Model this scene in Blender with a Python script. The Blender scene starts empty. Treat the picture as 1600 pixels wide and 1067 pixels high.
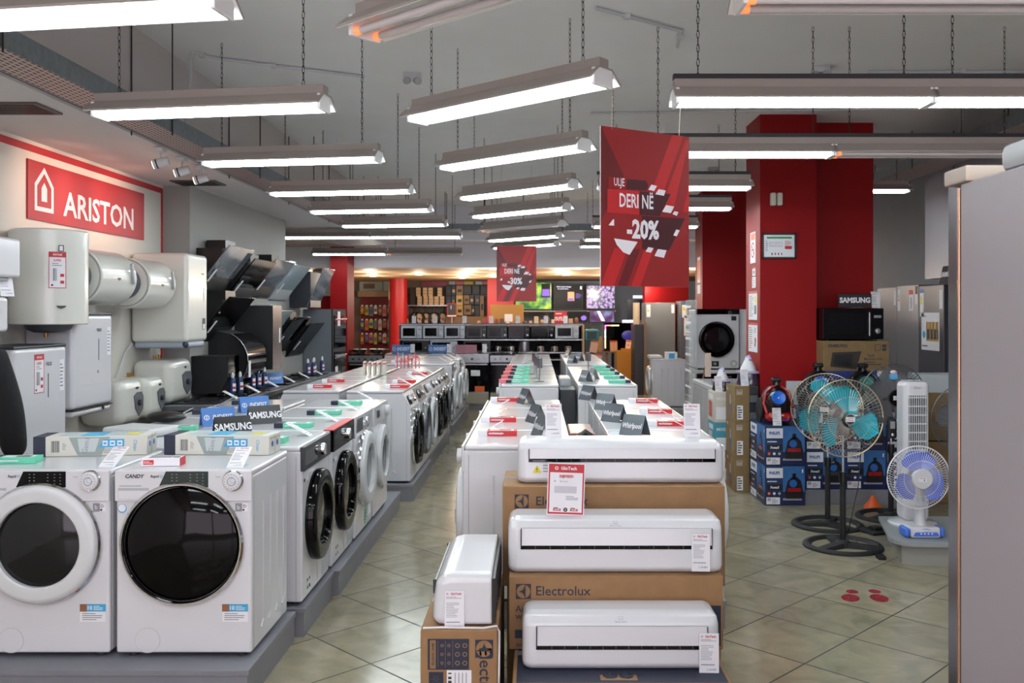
import bpy, bmesh, math, random
from mathutils import Matrix, Vector

# ------------------------------------------------------------------ camera, world, exposure
S = bpy.context.scene
COL = S.collection
cam_data = bpy.data.cameras.new('camera'); cam = bpy.data.objects.new('camera', cam_data); COL.objects.link(cam)
S.camera = cam
CAM_H = 1.67
cam.location = (0, 0, CAM_H); cam.rotation_euler = (math.radians(90), 0, 0)
cam_data.sensor_width = 36; cam_data.lens = 36 * 1415 / 1600
cam_data.shift_x = -38 / 1600; cam_data.shift_y = -43.5 / 1600
cam_data.clip_start = 0.05; cam_data.clip_end = 100
cam_data.dof.use_dof = True; cam_data.dof.focus_distance = 4.6; cam_data.dof.aperture_fstop = 5.6
world = bpy.data.worlds.new('world'); S.world = world; world.use_nodes = True
bg = world.node_tree.nodes['Background']
bg.inputs[0].default_value = (1.0, 0.88, 0.99, 1); bg.inputs[1].default_value = 2.5     # daylight coming in through the open shop front
S.view_settings.view_transform = 'Standard'; S.view_settings.look = 'None'
S.view_settings.gamma = 1; S.view_settings.use_curve_mapping = False
S.view_settings.exposure = 0.47
S.cycles.use_denoising = True
S.cycles.max_bounces = 7; S.cycles.diffuse_bounces = 4; S.cycles.glossy_bounces = 4
S.cycles.transmission_bounces = 6; S.cycles.transparent_max_bounces = 10
S.cycles.sample_clamp_indirect = 6; S.cycles.caustics_reflective = False; S.cycles.caustics_refractive = False
R = math.radians
random.seed(7)

# ------------------------------------------------------------------ helpers
def W(x, y, Y):
    """a point of the room seen at picture position x, y and standing Y metres into the shop"""
    return Vector(((x - 838) / 1415 * Y, Y, CAM_H - (y - 490) / 1415 * Y))
def wx(x, Y): return (x - 838) / 1415 * Y
def wz(y, Y): return CAM_H - (y - 490) / 1415 * Y

def lin(h):
    h = h.lstrip('#'); c = [int(h[i:i + 2], 16) / 255 for i in (0, 2, 4)]
    return tuple(x / 12.92 if x <= .04045 else ((x + .055) / 1.055) ** 2.4 for x in c) + (1,)
MC = {}
def mat(name, col, rough=.5, metal=0, coat=0, emit=0, alpha=1, trans=0, noise=0, nscale=8, bump=0, bscale=60, spec=.5):
    if name in MC: return MC[name]
    m = bpy.data.materials.new(name); m.use_nodes = True; nt = m.node_tree; b = nt.nodes['Principled BSDF']
    c = lin(col)
    b.inputs['Base Color'].default_value = c; b.inputs['Roughness'].default_value = rough
    b.inputs['Metallic'].default_value = metal; b.inputs['Coat Weight'].default_value = coat
    b.inputs['Coat Roughness'].default_value = .08
    b.inputs['Alpha'].default_value = alpha; b.inputs['Transmission Weight'].default_value = trans
    b.inputs['Specular IOR Level'].default_value = spec
    if emit:
        b.inputs['Emission Color'].default_value = c; b.inputs['Emission Strength'].default_value = emit
    if noise or bump:
        tc = nt.nodes.new('ShaderNodeTexCoord')
    if noise:
        n = nt.nodes.new('ShaderNodeTexNoise'); n.inputs['Scale'].default_value = nscale; n.inputs['Detail'].default_value = 5
        nt.links.new(tc.outputs['Object'], n.inputs['Vector'])
        r = nt.nodes.new('ShaderNodeValToRGB')
        r.color_ramp.elements[0].position = .3; r.color_ramp.elements[1].position = .7
        r.color_ramp.elements[0].color = tuple(v * (1 - noise) for v in c[:3]) + (1,)
        r.color_ramp.elements[1].color = tuple(min(1, v * (1 + noise)) for v in c[:3]) + (1,)
        nt.links.new(n.outputs['Fac'], r.inputs['Fac']); nt.links.new(r.outputs['Color'], b.inputs['Base Color'])
    if bump:
        n = nt.nodes.new('ShaderNodeTexNoise'); n.inputs['Scale'].default_value = bscale
        nt.links.new(tc.outputs['Object'], n.inputs['Vector'])
        bp = nt.nodes.new('ShaderNodeBump'); bp.inputs['Strength'].default_value = bump; bp.inputs['Distance'].default_value = .01
        nt.links.new(n.outputs['Fac'], bp.inputs['Height']); nt.links.new(bp.outputs['Normal'], b.inputs['Normal'])
    MC[name] = m; return m

WHITE = mat('white_enamel', '#d2d1d6', .22, coat=.4)
WHITE2 = mat('white_plastic', '#cccdd0', .3)
CREAM = mat('cream_plastic', '#d6d3c6', .4)
OFFW = mat('off_white_paint', '#c9cccb', .6, noise=.03)
PAPER = mat('white_paper', '#e4e2e8', .6)
GREYP = mat('grey_print', '#85848c', .6)
LGREY = mat('light_grey_plastic', '#a5a7aa', .4)
BLACK = mat('black_plastic', '#0c0c0e', .35)
GLOSSBLACK = mat('gloss_black_glass', '#030304', .06, spec=.2)
DARKGLASS = mat('smoked_glass', '#131417', .08, spec=.4)
MATTBLACK = mat('matt_black', '#101012', .7)
DGREY = mat('dark_grey', '#2c2e33', .45)
MGREY = mat('mid_grey', '#5c6066', .5)
CHROME = mat('chrome', '#d4d4d6', .1, metal=1)
STEEL = mat('brushed_steel', '#9a9aa0', .32, metal=1, noise=.06, nscale=30)
DSTEEL = mat('dark_steel', '#4a4a50', .35, metal=.9, noise=.05, nscale=20)
GALV = mat('galvanised_steel', '#7e858a', .5, metal=.6, noise=.12, nscale=25)
PLINTH = mat('grey_plinth_laminate', '#77777f', .45, noise=.04)
RED = mat('shop_red_paint', '#880409', .55, spec=.2)
REDP = mat('red_print', '#b5202c', .5)
BRED = mat('bright_red', '#c01a1e', .4)
CARD = mat('cardboard', '#8f6b48', .75, noise=.08, nscale=14)
CARD2 = mat('brown_cardboard', '#7d6440', .75, noise=.08, nscale=14)
NAVY = mat('navy_ink', '#20263a', .55)
MINT = mat('mint_card', '#5fbf9f', .5)
CYAN = mat('cyan_print', '#3a9cc8', .5)
BLUE = mat('blue_print', '#1d5fae', .45)
SIGNBLUE = mat('sign_blue', '#3f6fb0', .5)
YELLOW = mat('yellow_print', '#d8c420', .5)
ORANGE = mat('orange_plastic', '#d85a1a', .5)
GREEN = mat('green_print', '#2f8a4c', .5)
CLEAR = mat('clear_acrylic', '#e8f0f2', .08, alpha=.12)
FILM = mat('clear_film', '#dfe6ea', .15, alpha=.25)
ROSE = mat('rose_metal', '#b98c78', .25, metal=.8)
TUBE = mat('lit_fluorescent_tube', '#f0fbfd', .4, emit=20)
TUBEOFF = mat('unlit_tube', '#cfc8c8', .25)
TUBEHOT = mat('glowing_tube_end', '#ff8a50', .4, emit=.7)
FIX = mat('fixture_enamel', '#a39a94', .4)
REFL = mat('fixture_reflector', '#f0f0f0', .35)
ZINC = mat('chain_zinc', '#3c3a38', .5, metal=.6)
GOLD = mat('brass', '#a07a40', .3, metal=1)
OCHRE = mat('ochre_laminate', '#a8701c', .5)
SKIN = mat('skin', '#b98d72', .5)
CLOTH = mat('black_cloth', '#07070a', .95, bump=.3, bscale=40)

class MB:
    def __init__(s): s.bm = bmesh.new(); s.mats = []; s.M = Matrix(); s.wn = False
    def mi(s, m):
        if m not in s.mats: s.mats.append(m)
        return s.mats.index(m)
    def raw(s, vs, fs, m, M=None):
        T = s.M @ M if M is not None else s.M
        k = s.mi(m); bv = [s.bm.verts.new(T @ Vector(v)) for v in vs]
        for f in fs:
            try:
                q = s.bm.faces.new([bv[i] for i in f]); q.material_index = k; q.smooth = True
            except ValueError: pass
    def box(s, x0, x1, y0, y1, z0, z1, m, bev=0, seg=2, M=None):
        if x1 < x0: x0, x1 = x1, x0
        if y1 < y0: y0, y1 = y1, y0
        if z1 < z0: z0, z1 = z1, z0
        vs = [(x, y, z) for x in (x0, x1) for y in (y0, y1) for z in (z0, z1)]
        fs = [(0, 1, 3, 2), (4, 6, 7, 5), (0, 4, 5, 1), (2, 3, 7, 6), (0, 2, 6, 4), (1, 5, 7, 3)]
        if not bev: return s.raw(vs, fs, m, M)
        s.wn = True
        t = bmesh.new(); bv = [t.verts.new(v) for v in vs]
        for f in fs: t.faces.new([bv[i] for i in f])
        bmesh.ops.bevel(t, geom=t.edges[:], offset=bev, segments=seg, profile=.5, affect='EDGES')
        s.take(t, m, M)
    def take(s, t, m, M=None):
        t.verts.index_update()
        s.raw([v.co.copy() for v in t.verts], [[v.index for v in f.verts] for f in t.faces], m, M); t.free()
    def lathe(s, prof, m, M=None, n=32, a0=0, a1=360):
        s.wn = True
        full = abs(a1 - a0) >= 360; k = n if full else n + 1
        vs, fs, L = [], [], len(prof)
        for i in range(k):
            a = R(a0 + (a1 - a0) * i / n)
            for r, z in prof: vs.append((r * math.cos(a), r * math.sin(a), z))
        for i in range(n):
            j = (i + 1) % k
            for q in range(L - 1):
                a, b, c, d = i * L + q, j * L + q, j * L + q + 1, i * L + q + 1
                if prof[q][0] < 1e-6: fs.append((a, c, d))
                elif prof[q + 1][0] < 1e-6: fs.append((a, b, c))
                else: fs.append((a, b, c, d))
        s.raw(vs, fs, m, M)
    def cyl(s, p0, p1, r, m, n=14, r2=None):
        p0, p1 = Vector(p0), Vector(p1); d = p1 - p0; r2 = r if r2 is None else r2
        M = Matrix.Translation(p0) @ d.to_track_quat('Z', 'Y').to_matrix().to_4x4()
        s.lathe([(0, 0), (r, 0), (r2, d.length), (0, d.length)], m, M, n)
    def ball(s, c, r, m, n=16, M=None):
        rx, ry, rz = r if isinstance(r, tuple) else (r, r, r)
        T = Matrix.Translation(c) @ Matrix.Diagonal((rx, ry, rz, 1))
        if M is not None: T = M @ T
        h = max(4, n // 2)
        s.lathe([(math.sin(math.pi * i / h) if 0 < i < h else 0, -math.cos(math.pi * i / h)) for i in range(h + 1)], m, T, n)
    def prism(s, poly, y0, y1, m, M=None):
        """polygon in x,z pushed along y"""
        n = len(poly); vs = [(x, y0, z) for x, z in poly] + [(x, y1, z) for x, z in poly]
        fs = [tuple(range(n)), tuple(range(2 * n - 1, n - 1, -1))] + [(i, i + n, (i + 1) % n + n, (i + 1) % n) for i in range(n)]
        s.raw(vs, fs, m, M)
    def prismx(s, poly, x0, x1, m, M=None):
        """polygon in y,z pushed along x"""
        n = len(poly); vs = [(x0, y, z) for y, z in poly] + [(x1, y, z) for y, z in poly]
        fs = [tuple(range(n)), tuple(range(2 * n - 1, n - 1, -1))] + [(i, (i + 1) % n, (i + 1) % n + n, i + n) for i in range(n)]
        s.raw(vs, fs, m, M)
    def tube(s, pts, r, m, n=6, closed=False):
        pts = [Vector(p) for p in pts]; N = len(pts); vs, fs = [], []
        up = Vector((0, 0, 1))
        for i, p in enumerate(pts):
            a = pts[i - 1] if (i or closed) else p; b = pts[(i + 1) % N] if (i < N - 1 or closed) else p
            t = (b - a).normalized()
            u = t.cross(up)
            if u.length < .05: u = t.cross(Vector((1, 0, 0)))
            u.normalize(); v = t.cross(u)
            for k in range(n):
                an = 2 * math.pi * k / n; vs.append(p + (u * math.cos(an) + v * math.sin(an)) * r)
        for i in range(N if closed else N - 1):
            j = (i + 1) % N
            for k in range(n):
                l = (k + 1) % n; fs.append((i * n + k, i * n + l, j * n + l, j * n + k))
        if not closed: fs += [tuple(range(n))[::-1], tuple(range((N - 1) * n, N * n))]
        s.raw(vs, fs, m)
    def rect(s, x0, x1, z0, z1, y, m, th=.0008): s.box(x0, x1, y - th, y, z0, z1, m)
    def disc(s, cx, cz, r, y, m, th=.0008, n=28, sx=1):
        s.prism([(cx + r * sx * math.cos(2 * math.pi * i / n), cz + r * math.sin(2 * math.pi * i / n)) for i in range(n)], y - th, y, m)
    def poly(s, pts, y, m, th=.0008): s.prism(pts, y - th, y, m)
    def ring(s, cx, cz, r0, r1, y, m, n=28):
        vs = []
        for i in range(n):
            a = 2 * math.pi * i / n
            vs += [(cx + r0 * math.cos(a), y, cz + r0 * math.sin(a)), (cx + r1 * math.cos(a), y, cz + r1 * math.sin(a))]
        s.raw(vs, [(2 * i, 2 * i + 1, (2 * i + 3) % (2 * n), (2 * i + 2) % (2 * n)) for i in range(n)], m)
    def text(s, t, x, z, h, y, m, bold=0, al='CENTER', sx=1, rot=0, sh=0):
        vs, fs = glyphs(t, bold, al, sh)
        M = Matrix.Translation((x, y - .0012, z)) @ Matrix.Rotation(R(90), 4, 'X') @ Matrix.Rotation(R(rot), 4, 'Z') @ Matrix.Diagonal((h * 1.37 * sx, h * 1.37, 1, 1))
        s.raw(vs, fs, m, M)
    def lines(s, x0, x1, z0, z1, n, y, m, seed=1, fill=.4):
        rnd = random.Random(seed); st = (z1 - z0) / n
        for i in range(n):
            z = z1 - st * (i + .5); s.rect(x0, x0 + (x1 - x0) * rnd.uniform(.55, 1), z - st * fill / 2, z + st * fill / 2, y, m, .0004)
    def bars(s, x0, x1, z0, z1, n, y, m, seed=1):
        rnd = random.Random(seed); st = (x1 - x0) / n
        for i in range(n):
            a = x0 + st * i; s.rect(a, a + st * rnd.uniform(.3, .7), z0, z1, y, m, .0004)
    def build(s, name, parent=None, label=None, cat=None, group=None, kind=None, loc=None, sharp=38, rz=0):
        me = bpy.data.meshes.new(name)
        bmesh.ops.recalc_face_normals(s.bm, faces=s.bm.faces[:]) if len(s.bm.faces) < 60000 else None
        s.bm.to_mesh(me); s.bm.free()
        for m in s.mats: me.materials.append(m)
        me.set_sharp_from_angle(angle=R(sharp))
        o = bpy.data.objects.new(name, me); COL.objects.link(o)
        if s.wn: md = o.modifiers.new('weighted_normal', 'WEIGHTED_NORMAL'); md.keep_sharp = True; md.weight = 80
        if parent: o.parent = parent
        if loc: o.location = loc
        if rz: o.rotation_euler = (0, 0, R(rz))
        return tag(o, label, cat, group, kind)
TC = {}
def glyphs(t, bold, al, sh):
    k = (t, bold, al, sh)
    if k in TC: return TC[k]
    c = bpy.data.curves.new('t', 'FONT'); c.body = t; c.align_x = al; c.align_y = 'CENTER'; c.resolution_u = 2; c.offset = bold; c.shear = sh
    o = bpy.data.objects.new('t', c); me = bpy.data.meshes.new_from_object(o)
    TC[k] = ([tuple(v.co) for v in me.vertices], [tuple(p.vertices) for p in me.polygons])
    bpy.data.objects.remove(o); bpy.data.curves.remove(c); bpy.data.meshes.remove(me); return TC[k]
def tag(o, label=None, cat=None, group=None, kind=None):
    if label: o['label'] = label
    if cat: o['category'] = cat
    if group: o['group'] = group
    if kind: o['kind'] = kind
    return o
def empty(name, loc=(0, 0, 0), rz=0, label=None, cat=None, group=None):
    o = bpy.data.objects.new(name, None); COL.objects.link(o); o.location = loc; o.rotation_euler = (0, 0, R(rz))
    o.empty_display_size = .1
    return tag(o, label, cat, group)
KIDS = {}
def copy_tree(o, parent=None):
    c = o.copy(); COL.objects.link(c)
    if parent: c.parent = parent
    for ch in list(o.children): copy_tree(ch, c)
    return c
PROTO = {}
def put(key, maker, loc, rz=0, label=None, cat=None, group=None, tilt=None, **kw):
    """first call builds the thing, later calls copy it with its parts"""
    if key not in PROTO: PROTO[key] = o = maker(**kw)
    else:
        o = copy_tree(PROTO[key])
    o.location = loc; o.rotation_euler = (tilt[0] if tilt else 0, tilt[1] if tilt else 0, R(rz))
    if label: o['label'] = label
    if cat: o['category'] = cat
    if group: o['group'] = group
    elif 'group' in o: del o['group']
    return o
def struct(name, m, *boxes):
    b = MB()
    for q in boxes: b.box(*q, m)
    return b.build(name, kind='structure')
ORD = ['first', 'second', 'third', 'fourth', 'fifth', 'sixth', 'seventh', 'eighth', 'ninth', 'tenth', 'eleventh', 'twelfth', 'thirteenth', 'fourteenth', 'fifteenth', 'sixteenth', 'seventeenth', 'eighteenth', 'nineteenth', 'twentieth']
RZ90 = Matrix.Rotation(R(90), 4, 'Z'); RZm90 = Matrix.Rotation(R(-90), 4, 'Z')
def T(x, y, z): return Matrix.Translation((x, y, z))
YF = Matrix.Rotation(R(90), 4, 'X')      # lathe axis turned to point to -Y

# ------------------------------------------------------------------ the room
def floor_material():
    m = bpy.data.materials.new('floor_tiles'); m.use_nodes = True; nt = m.node_tree; b = nt.nodes['Principled BSDF']
    N = nt.nodes.new; L = nt.links.new
    tc = N('ShaderNodeTexCoord'); mp = N('ShaderNodeMapping'); mp.inputs['Rotation'].default_value = (0, 0, R(-45)); mp.inputs['Location'].default_value = (-.056, -.198, 0)
    L(tc.outputs['Object'], mp.inputs['Vector'])
    br = N('ShaderNodeTexBrick'); br.offset = 0; br.squash = 1
    br.inputs['Scale'].default_value = 1; br.inputs['Mortar Size'].default_value = .0045; br.inputs['Mortar Smooth'].default_value = .1
    br.inputs['Brick Width'].default_value = .488; br.inputs['Row Height'].default_value = .488; br.inputs['Bias'].default_value = 0
    br.inputs['Color1'].default_value = lin('#8c8570'); br.inputs['Color2'].default_value = lin('#98907a'); br.inputs['Mortar'].default_value = lin('#26241f')
    L(mp.outputs['Vector'], br.inputs['Vector'])
    n = N('ShaderNodeTexNoise'); n.inputs['Scale'].default_value = 5; n.inputs['Detail'].default_value = 8; n.inputs['Distortion'].default_value = 1.2
    L(tc.outputs['Object'], n.inputs['Vector'])
    r = N('ShaderNodeValToRGB'); r.color_ramp.elements[0].position = .3; r.color_ramp.elements[0].color = (.78, .78, .76, 1); r.color_ramp.elements[1].position = .7; r.color_ramp.elements[1].color = (1.08, 1.06, 1.05, 1)
    L(n.outputs['Fac'], r.inputs['Fac'])
    mx = N('ShaderNodeMix'); mx.data_type = 'RGBA'; mx.blend_type = 'MULTIPLY'; mx.inputs[0].default_value = 1
    L(br.outputs['Color'], mx.inputs[6]); L(r.outputs['Color'], mx.inputs[7]); L(mx.outputs[2], b.inputs['Base Color'])
    mr = N('ShaderNodeMapRange'); mr.inputs['To Min'].default_value = .16; mr.inputs['To Max'].default_value = .7
    L(br.outputs['Fac'], mr.inputs['Value']); L(mr.outputs['Result'], b.inputs['Roughness'])
    bp = N('ShaderNodeBump'); bp.inputs['Strength'].default_value = .3; bp.inputs['Distance'].default_value = .002; bp.invert = True
    L(br.outputs['Fac'], bp.inputs['Height']); L(bp.outputs['Normal'], b.inputs['Normal'])
    return m
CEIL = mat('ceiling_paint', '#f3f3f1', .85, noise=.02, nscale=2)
WALLW = mat('white_wall_paint', '#d9d4cc', .7, noise=.02, nscale=3)
WALLG = mat('grey_wall_paint', '#8d9196', .7, noise=.03, nscale=3)
WALLD = mat('dark_wall_paint', '#8f9095', .7, noise=.03, nscale=3)
WOODC = mat('tan_ceiling_paint', '#cdaa84', .6)
BLUEW = mat('blue_grey_wall', '#b8c8dc', .7)
LILAC = mat('pale_wall_panel', '#a7a2a8', .25)
H = 3.54; SOF = 2.835
struct('floor', floor_material(), (-7, 6.2, -2.5, 24, -.1, 0))
struct('ceiling', CEIL, (-3.6, 5.1, -2.5, 15.75, H, H + .15))
struct('ceiling_drop', mat('beam_paint', '#f2f2f8', .7), (-6.7, 5.1, 15.75, 16.6, 2.95, H + .15), (-6.7, 5.1, 16.6, 16.9, 2.515, H + .15))
struct('ceiling_far', WOODC, (-6.7, 5.1, 16.9, 24, 2.515, 2.75))
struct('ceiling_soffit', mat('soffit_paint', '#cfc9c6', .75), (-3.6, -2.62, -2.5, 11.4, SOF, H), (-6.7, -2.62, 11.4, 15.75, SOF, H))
wl = struct('wall_left', WALLW, (-3.6, -3.4, -2.5, 8.25, 0, SOF))
struct('wall_left_pillar', mat('pillar_grey', '#94928f', .7), (-3.6, -3.157, 8.25, 11.4, 0, SOF), (-3.4, -3.157, 11.4, 12.5, 0, 2.25))
struct('wall_left_recess', OFFW, (-6.7, -3.4, 11.3, 11.4, 0, SOF), (-6.8, -6.6, 11.4, 24, 0, 3))
struct('wall_back', mat('back_wall_paint', '#6b5c50', .7), (-6.7, -.95, 23.6, 23.8, 0, 2.75))
struct('wall_back_right', BLUEW, (-.95, 5.1, 23.6, 23.8, 0, 2.75))
struct('wall_right', WALLD, (5.02, 5.2, -2.5, 24, 0, H))
struct('wall_right_upper', LILAC, (4.4, 4.95, 7.0, 10.25, 2.06, 3.25))
struct('wall_left_red', RED, (-6.6, -3.86, 17.6, 17.65, 0, 2.02))
# red columns
def column(name, x0, x1, y0, y1, z1, m=RED): return struct(name, m, (x0, x1, y0, y1, 0, z1))
column('wall_column', 2.10, 2.63, 8.5, 9.06, H)
column('wall_column', 2.63, 3.30, 8.87, 9.3, H)
column('wall_column', 2.53, 3.35, 13.8, 14.4, H)
column('wall_column', 2.46, 3.45, 20.5, 21.0, 2.515)
column('wall_column', -3.63, -3.33, 15.95, 16.55, 2.95)
b = MB(); b.cyl((-3.35, 22, 0), (-3.35, 22, 2.515), .21, BRED, 28); b.build('wall_column', kind='structure')
b = MB(); b.box(-1.2, -.55, 22.2, 22.9, 0, 2.515, BRED); b.build('wall_column', kind='structure')
# shop front behind the camera: low wall, mullions and a lintel around open glazing
struct('wall_front', WALLW, (-3.6, 5.1, -2.6, -2.5, 0, .35), (-3.6, 5.1, -2.6, -2.5, 2.75, H), (-3.6, -3.2, -2.6, -2.5, .35, 2.75), (4.7, 5.1, -2.6, -2.5, .35, 2.75), (-.35, -.2, -2.6, -2.5, .35, 2.75), (2.2, 2.35, -2.6, -2.5, .35, 2.75))
# soffit vents
for i, (cx, cy) in enumerate(((-2.95, 5.12), (-3.0, 8.04))):
    b = MB(); b.box(cx - .2, cx + .2, cy - .14, cy + .14, SOF - .012, SOF, mat('vent_grey', '#5a544e', .6))
    for k in range(7): b.box(cx - .17, cx + .17, cy - .11 + k * .034, cy - .098 + k * .034, SOF - .016, SOF - .011, BLACK)
    b.build('ceiling_vent', label='dark slotted air vent in the left soffit, ' + ('nearer the camera' if i == 0 else 'beside the grey pillar'), cat='vent')
# trims on the soffit wall
b = MB(); b.box(-3.4, -3.397, -2.4, 8.24, 2.76, 2.808, REDP); b.box(-3.4, -3.397, 8.20, 8.24, .8, 2.76, REDP); b.build('trim_1', kind='structure')

# ARISTON sign
b = MB(); b.M = T(-3.4, 0, 0) @ RZ90      # local x = +Y of the room, faces +X
x0, x1, z0, z1 = 6.036, 7.823, 2.305, 2.705
b.box(x0, x1, -.012, 0, z0, z1, mat('sign_red', '#a81d26', .5))
y = -.0125
def stroke(b, pts, w, y, m, closed=True):
    n = len(pts)
    for i in range(n if closed else n - 1):
        p, q = Vector(pts[i]), Vector(pts[(i + 1) % n]); d = (q - p).normalized(); nn = Vector((-d.y, d.x)) * w / 2; e = d * w * .4
        b.poly([tuple(p - e + nn), tuple(q + e + nn), tuple(q + e - nn), tuple(p - e - nn)], y, m)
O_ = [(6.115, 2.37), (6.355, 2.37), (6.355, 2.553), (6.235, 2.675), (6.115, 2.553)]; I_ = [(6.145, 2.40), (6.325, 2.40), (6.325, 2.54), (6.235, 2.632), (6.145, 2.54)]
b.raw([(x, y - .0006, z) for x, z in O_] + [(x, y - .0006, z) for x, z in I_], [(k, (k + 1) % 5, (k + 1) % 5 + 5, k + 5) for k in range(5)], PAPER)
b.poly([(6.20, 2.44), (6.27, 2.44), (6.27, 2.53), (6.235, 2.57), (6.20, 2.53)], y, PAPER)
b.text('ARISTON', 7.06, 2.45, .18, y, PAPER, bold=.02, sx=1.1)
b.build('wall_sign', label='wide red wall sign with white house logo and ARISTON lettering', cat='sign')

# ------------------------------------------------------------------ ceiling lights
def make_chain(length):
    b = MB(); n = max(2, int(length / .034)); st = length / n
    for i in range(n):
        z = (i + .5) * st; a = (i % 2) * 90
        pts = []
        for k in range(8):
            an = 2 * math.pi * k / 8
            pts.append(Matrix.Rotation(R(a), 3, 'Z') @ Vector((  .0065 * math.cos(an), 0, z + .62 * st * math.sin(an))))
        b.tube(pts, .0019, ZINC, 4, closed=True)
    return b
def make_fixture(lit):
    """lit: 2 both tubes on, 0 both off"""
    L = 1.25; o = empty('ceiling_light')
    b = MB()
    b.box(-L / 2, L / 2, -.035, .035, .045, .095, FIX, .004)
    b.prismx([(-.115, -.012), (-.118, -.006), (-.05, .05), (.05, .05), (.118, -.006), (.115, -.012), (.046, .044), (-.046, .044)], -L / 2 - .01, L / 2 + .01, FIX)
    b.prismx([(-.112, -.012), (-.044, .0435), (.044, .0435), (.112, -.012), (.110, -.014), (.043, .041), (-.043, .041), (-.110, -.014)], -L / 2 - .008, L / 2 + .008, REFL)
    b.build('housing', o)
    for s in (-1, 1):
        b = MB(); b.box(s * (L / 2 - .022), s * (L / 2 - .002), -.07, .07, -.034, .045, REFL, .006); b.build('lamp_holder', o)
        b = MB(); b.cyl((-L / 2 + .024, s * .045, -.016), (L / 2 - .024, s * .045, -.016), .0145, TUBE if lit else TUBEOFF, 10)
        if not lit:
            b.cyl((-L / 2 + .024, s * .045, -.016), (-L / 2 + .05, s * .045, -.016), .0155, TUBEHOT, 10)
        b.build('tube', o)
    clen = H - (2.72 + .095)
    for s in (-1, 1):
        b = make_chain(clen)
        b.M = T(0, 0, 0); o2 = b.build('chain', o); o2.location = (s * (L / 2 - .12), 0, .095)
    return o
def light(x0, y0, x1, y1, lit, label, group, z=2.72):
    a = Vector((x0, y0)); c = Vector((x1, y1)); mid = (a + c) / 2; d = c - a
    o = put('fixture%d' % lit, make_fixture, (mid.x, mid.y, z), math.degrees(math.atan2(d.y, d.x)), label, 'ceiling light', group, lit=lit)
    return o
gl = 'twin tube lights of the left row'
for i, Y in enumerate((3.27, 4.74, 6.28, 7.86, 9.25, 10.75)):
    light(-2.30, Y, -1.05, Y - .19, 1, 'lit twin tube light on chains, %s from the camera in the left row' % ORD[i], gl)
light(-3.42, 12.35, -2.28, 12.3, 1, 'lit twin tube light by the grey left wall, left one of the joined pair', gl)
light(-2.26, 12.3, -1.02, 12.25, 1, 'lit twin tube light, right one of the bright joined pair at the left', gl)
light(-3.78, 15.35, -2.54, 15.33, 1, 'lit tube light just before the far ceiling drop, above the red column', gl, 2.69)
light(-2.50, 15.33, -1.26, 15.3, 0, 'unlit tube light with orange glowing ends, before the far ceiling drop', gl, 2.69)
for i, Y in enumerate((1.75, .2, -1.3)):
    for k, (xa, xb, dy) in enumerate(((-2.3, -1.05, -.19), (-.685, .343, -.88), (.685, 1.91, 0), (1.93, 3.16, 0))):
        light(xa, Y, xb, Y + dy, 1, 'lit tube light over the entrance, %s back in the %s row' % (ORD[i], ('left', 'middle', 'right', 'far right')[k]), 'tube lights over the shop entrance')
gm = 'slanting twin tube lights of the middle row'
for i, Y in enumerate((3.4, 4.9, 6.5, 8.2, 9.75, 11.4, 12.95, 14.4)):
    light(-.685, Y, .343, Y - .88, 0 if i in (0, 5) else 1, ('unlit' if i in (0, 5) else 'lit') + ' slanting tube light on chains, %s from the camera in the middle row' % ORD[i], gm)
gr = 'tube lights of the right row'
for i, Y in enumerate((3.03, 4.44, 5.9, 7.47, 8.94, 10.8, 12.7, 14.0)):
    a = 0 if i == 0 else 1
    light(.685 - (.16 if i == 3 else 0), Y, 1.91 - (.16 if i == 3 else 0), Y, a, ('unlit' if not a else 'lit') + ' tube light, %s from the camera in the right row' % ORD[i], gr)
    if i in (1, 2):
        a2 = 0 if i == 2 else 1
        light(1.93, Y, 3.16, Y, a2, ('unlit' if not a2 else 'lit') + ' tube light joined to the %s light of the right row' % ORD[i], gr)

light(2.72, 9.65, 3.95, 9.65, 1, 'lit tube light hanging higher, right behind the red pilaster', None, 2.99)
for i, Y in enumerate((4.44, 5.9, 7.47, 8.94, 10.8)):
    b = MB(); x1 = 3.18 if i < 2 else (1.76 if i == 2 else 1.93); x0 = .67 if i != 2 else .5; b.box(x0, x1, Y - .02, Y + .02, 2.816, 2.842, DGREY); b.build('support_rail', label='dark rail on top of the right row lights, %s from the camera' % ORD[i], cat='support rail', group='rails over the right row lights')
# cable trays
def perf_mat():
    m = bpy.data.materials.new('perforated_tray'); m.use_nodes = True; nt = m.node_tree; b = nt.nodes['Principled BSDF']
    tc = nt.nodes.new('ShaderNodeTexCoord'); br = nt.nodes.new('ShaderNodeTexBrick'); br.inputs['Scale'].default_value = 1
    br.inputs['Brick Width'].default_value = .05; br.inputs['Row Height'].default_value = .03; br.inputs['Mortar Size'].default_value = .008; br.inputs['Mortar Smooth'].default_value = 0
    br.inputs['Color1'].default_value = br.inputs['Color2'].default_value = lin('#26211f'); br.inputs['Mortar'].default_value = lin('#b9a39d')
    mp = nt.nodes.new('ShaderNodeMapping'); mp.inputs['Rotation'].default_value = (0, 0, R(90))
    nt.links.new(tc.outputs['Object'], mp.inputs[0]); nt.links.new(mp.outputs[0], br.inputs['Vector']); nt.links.new(br.outputs['Color'], b.inputs['Base Color'])
    b.inputs['Metallic'].default_value = .2; b.inputs['Roughness'].default_value = .5; return m
PERF = perf_mat()
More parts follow.
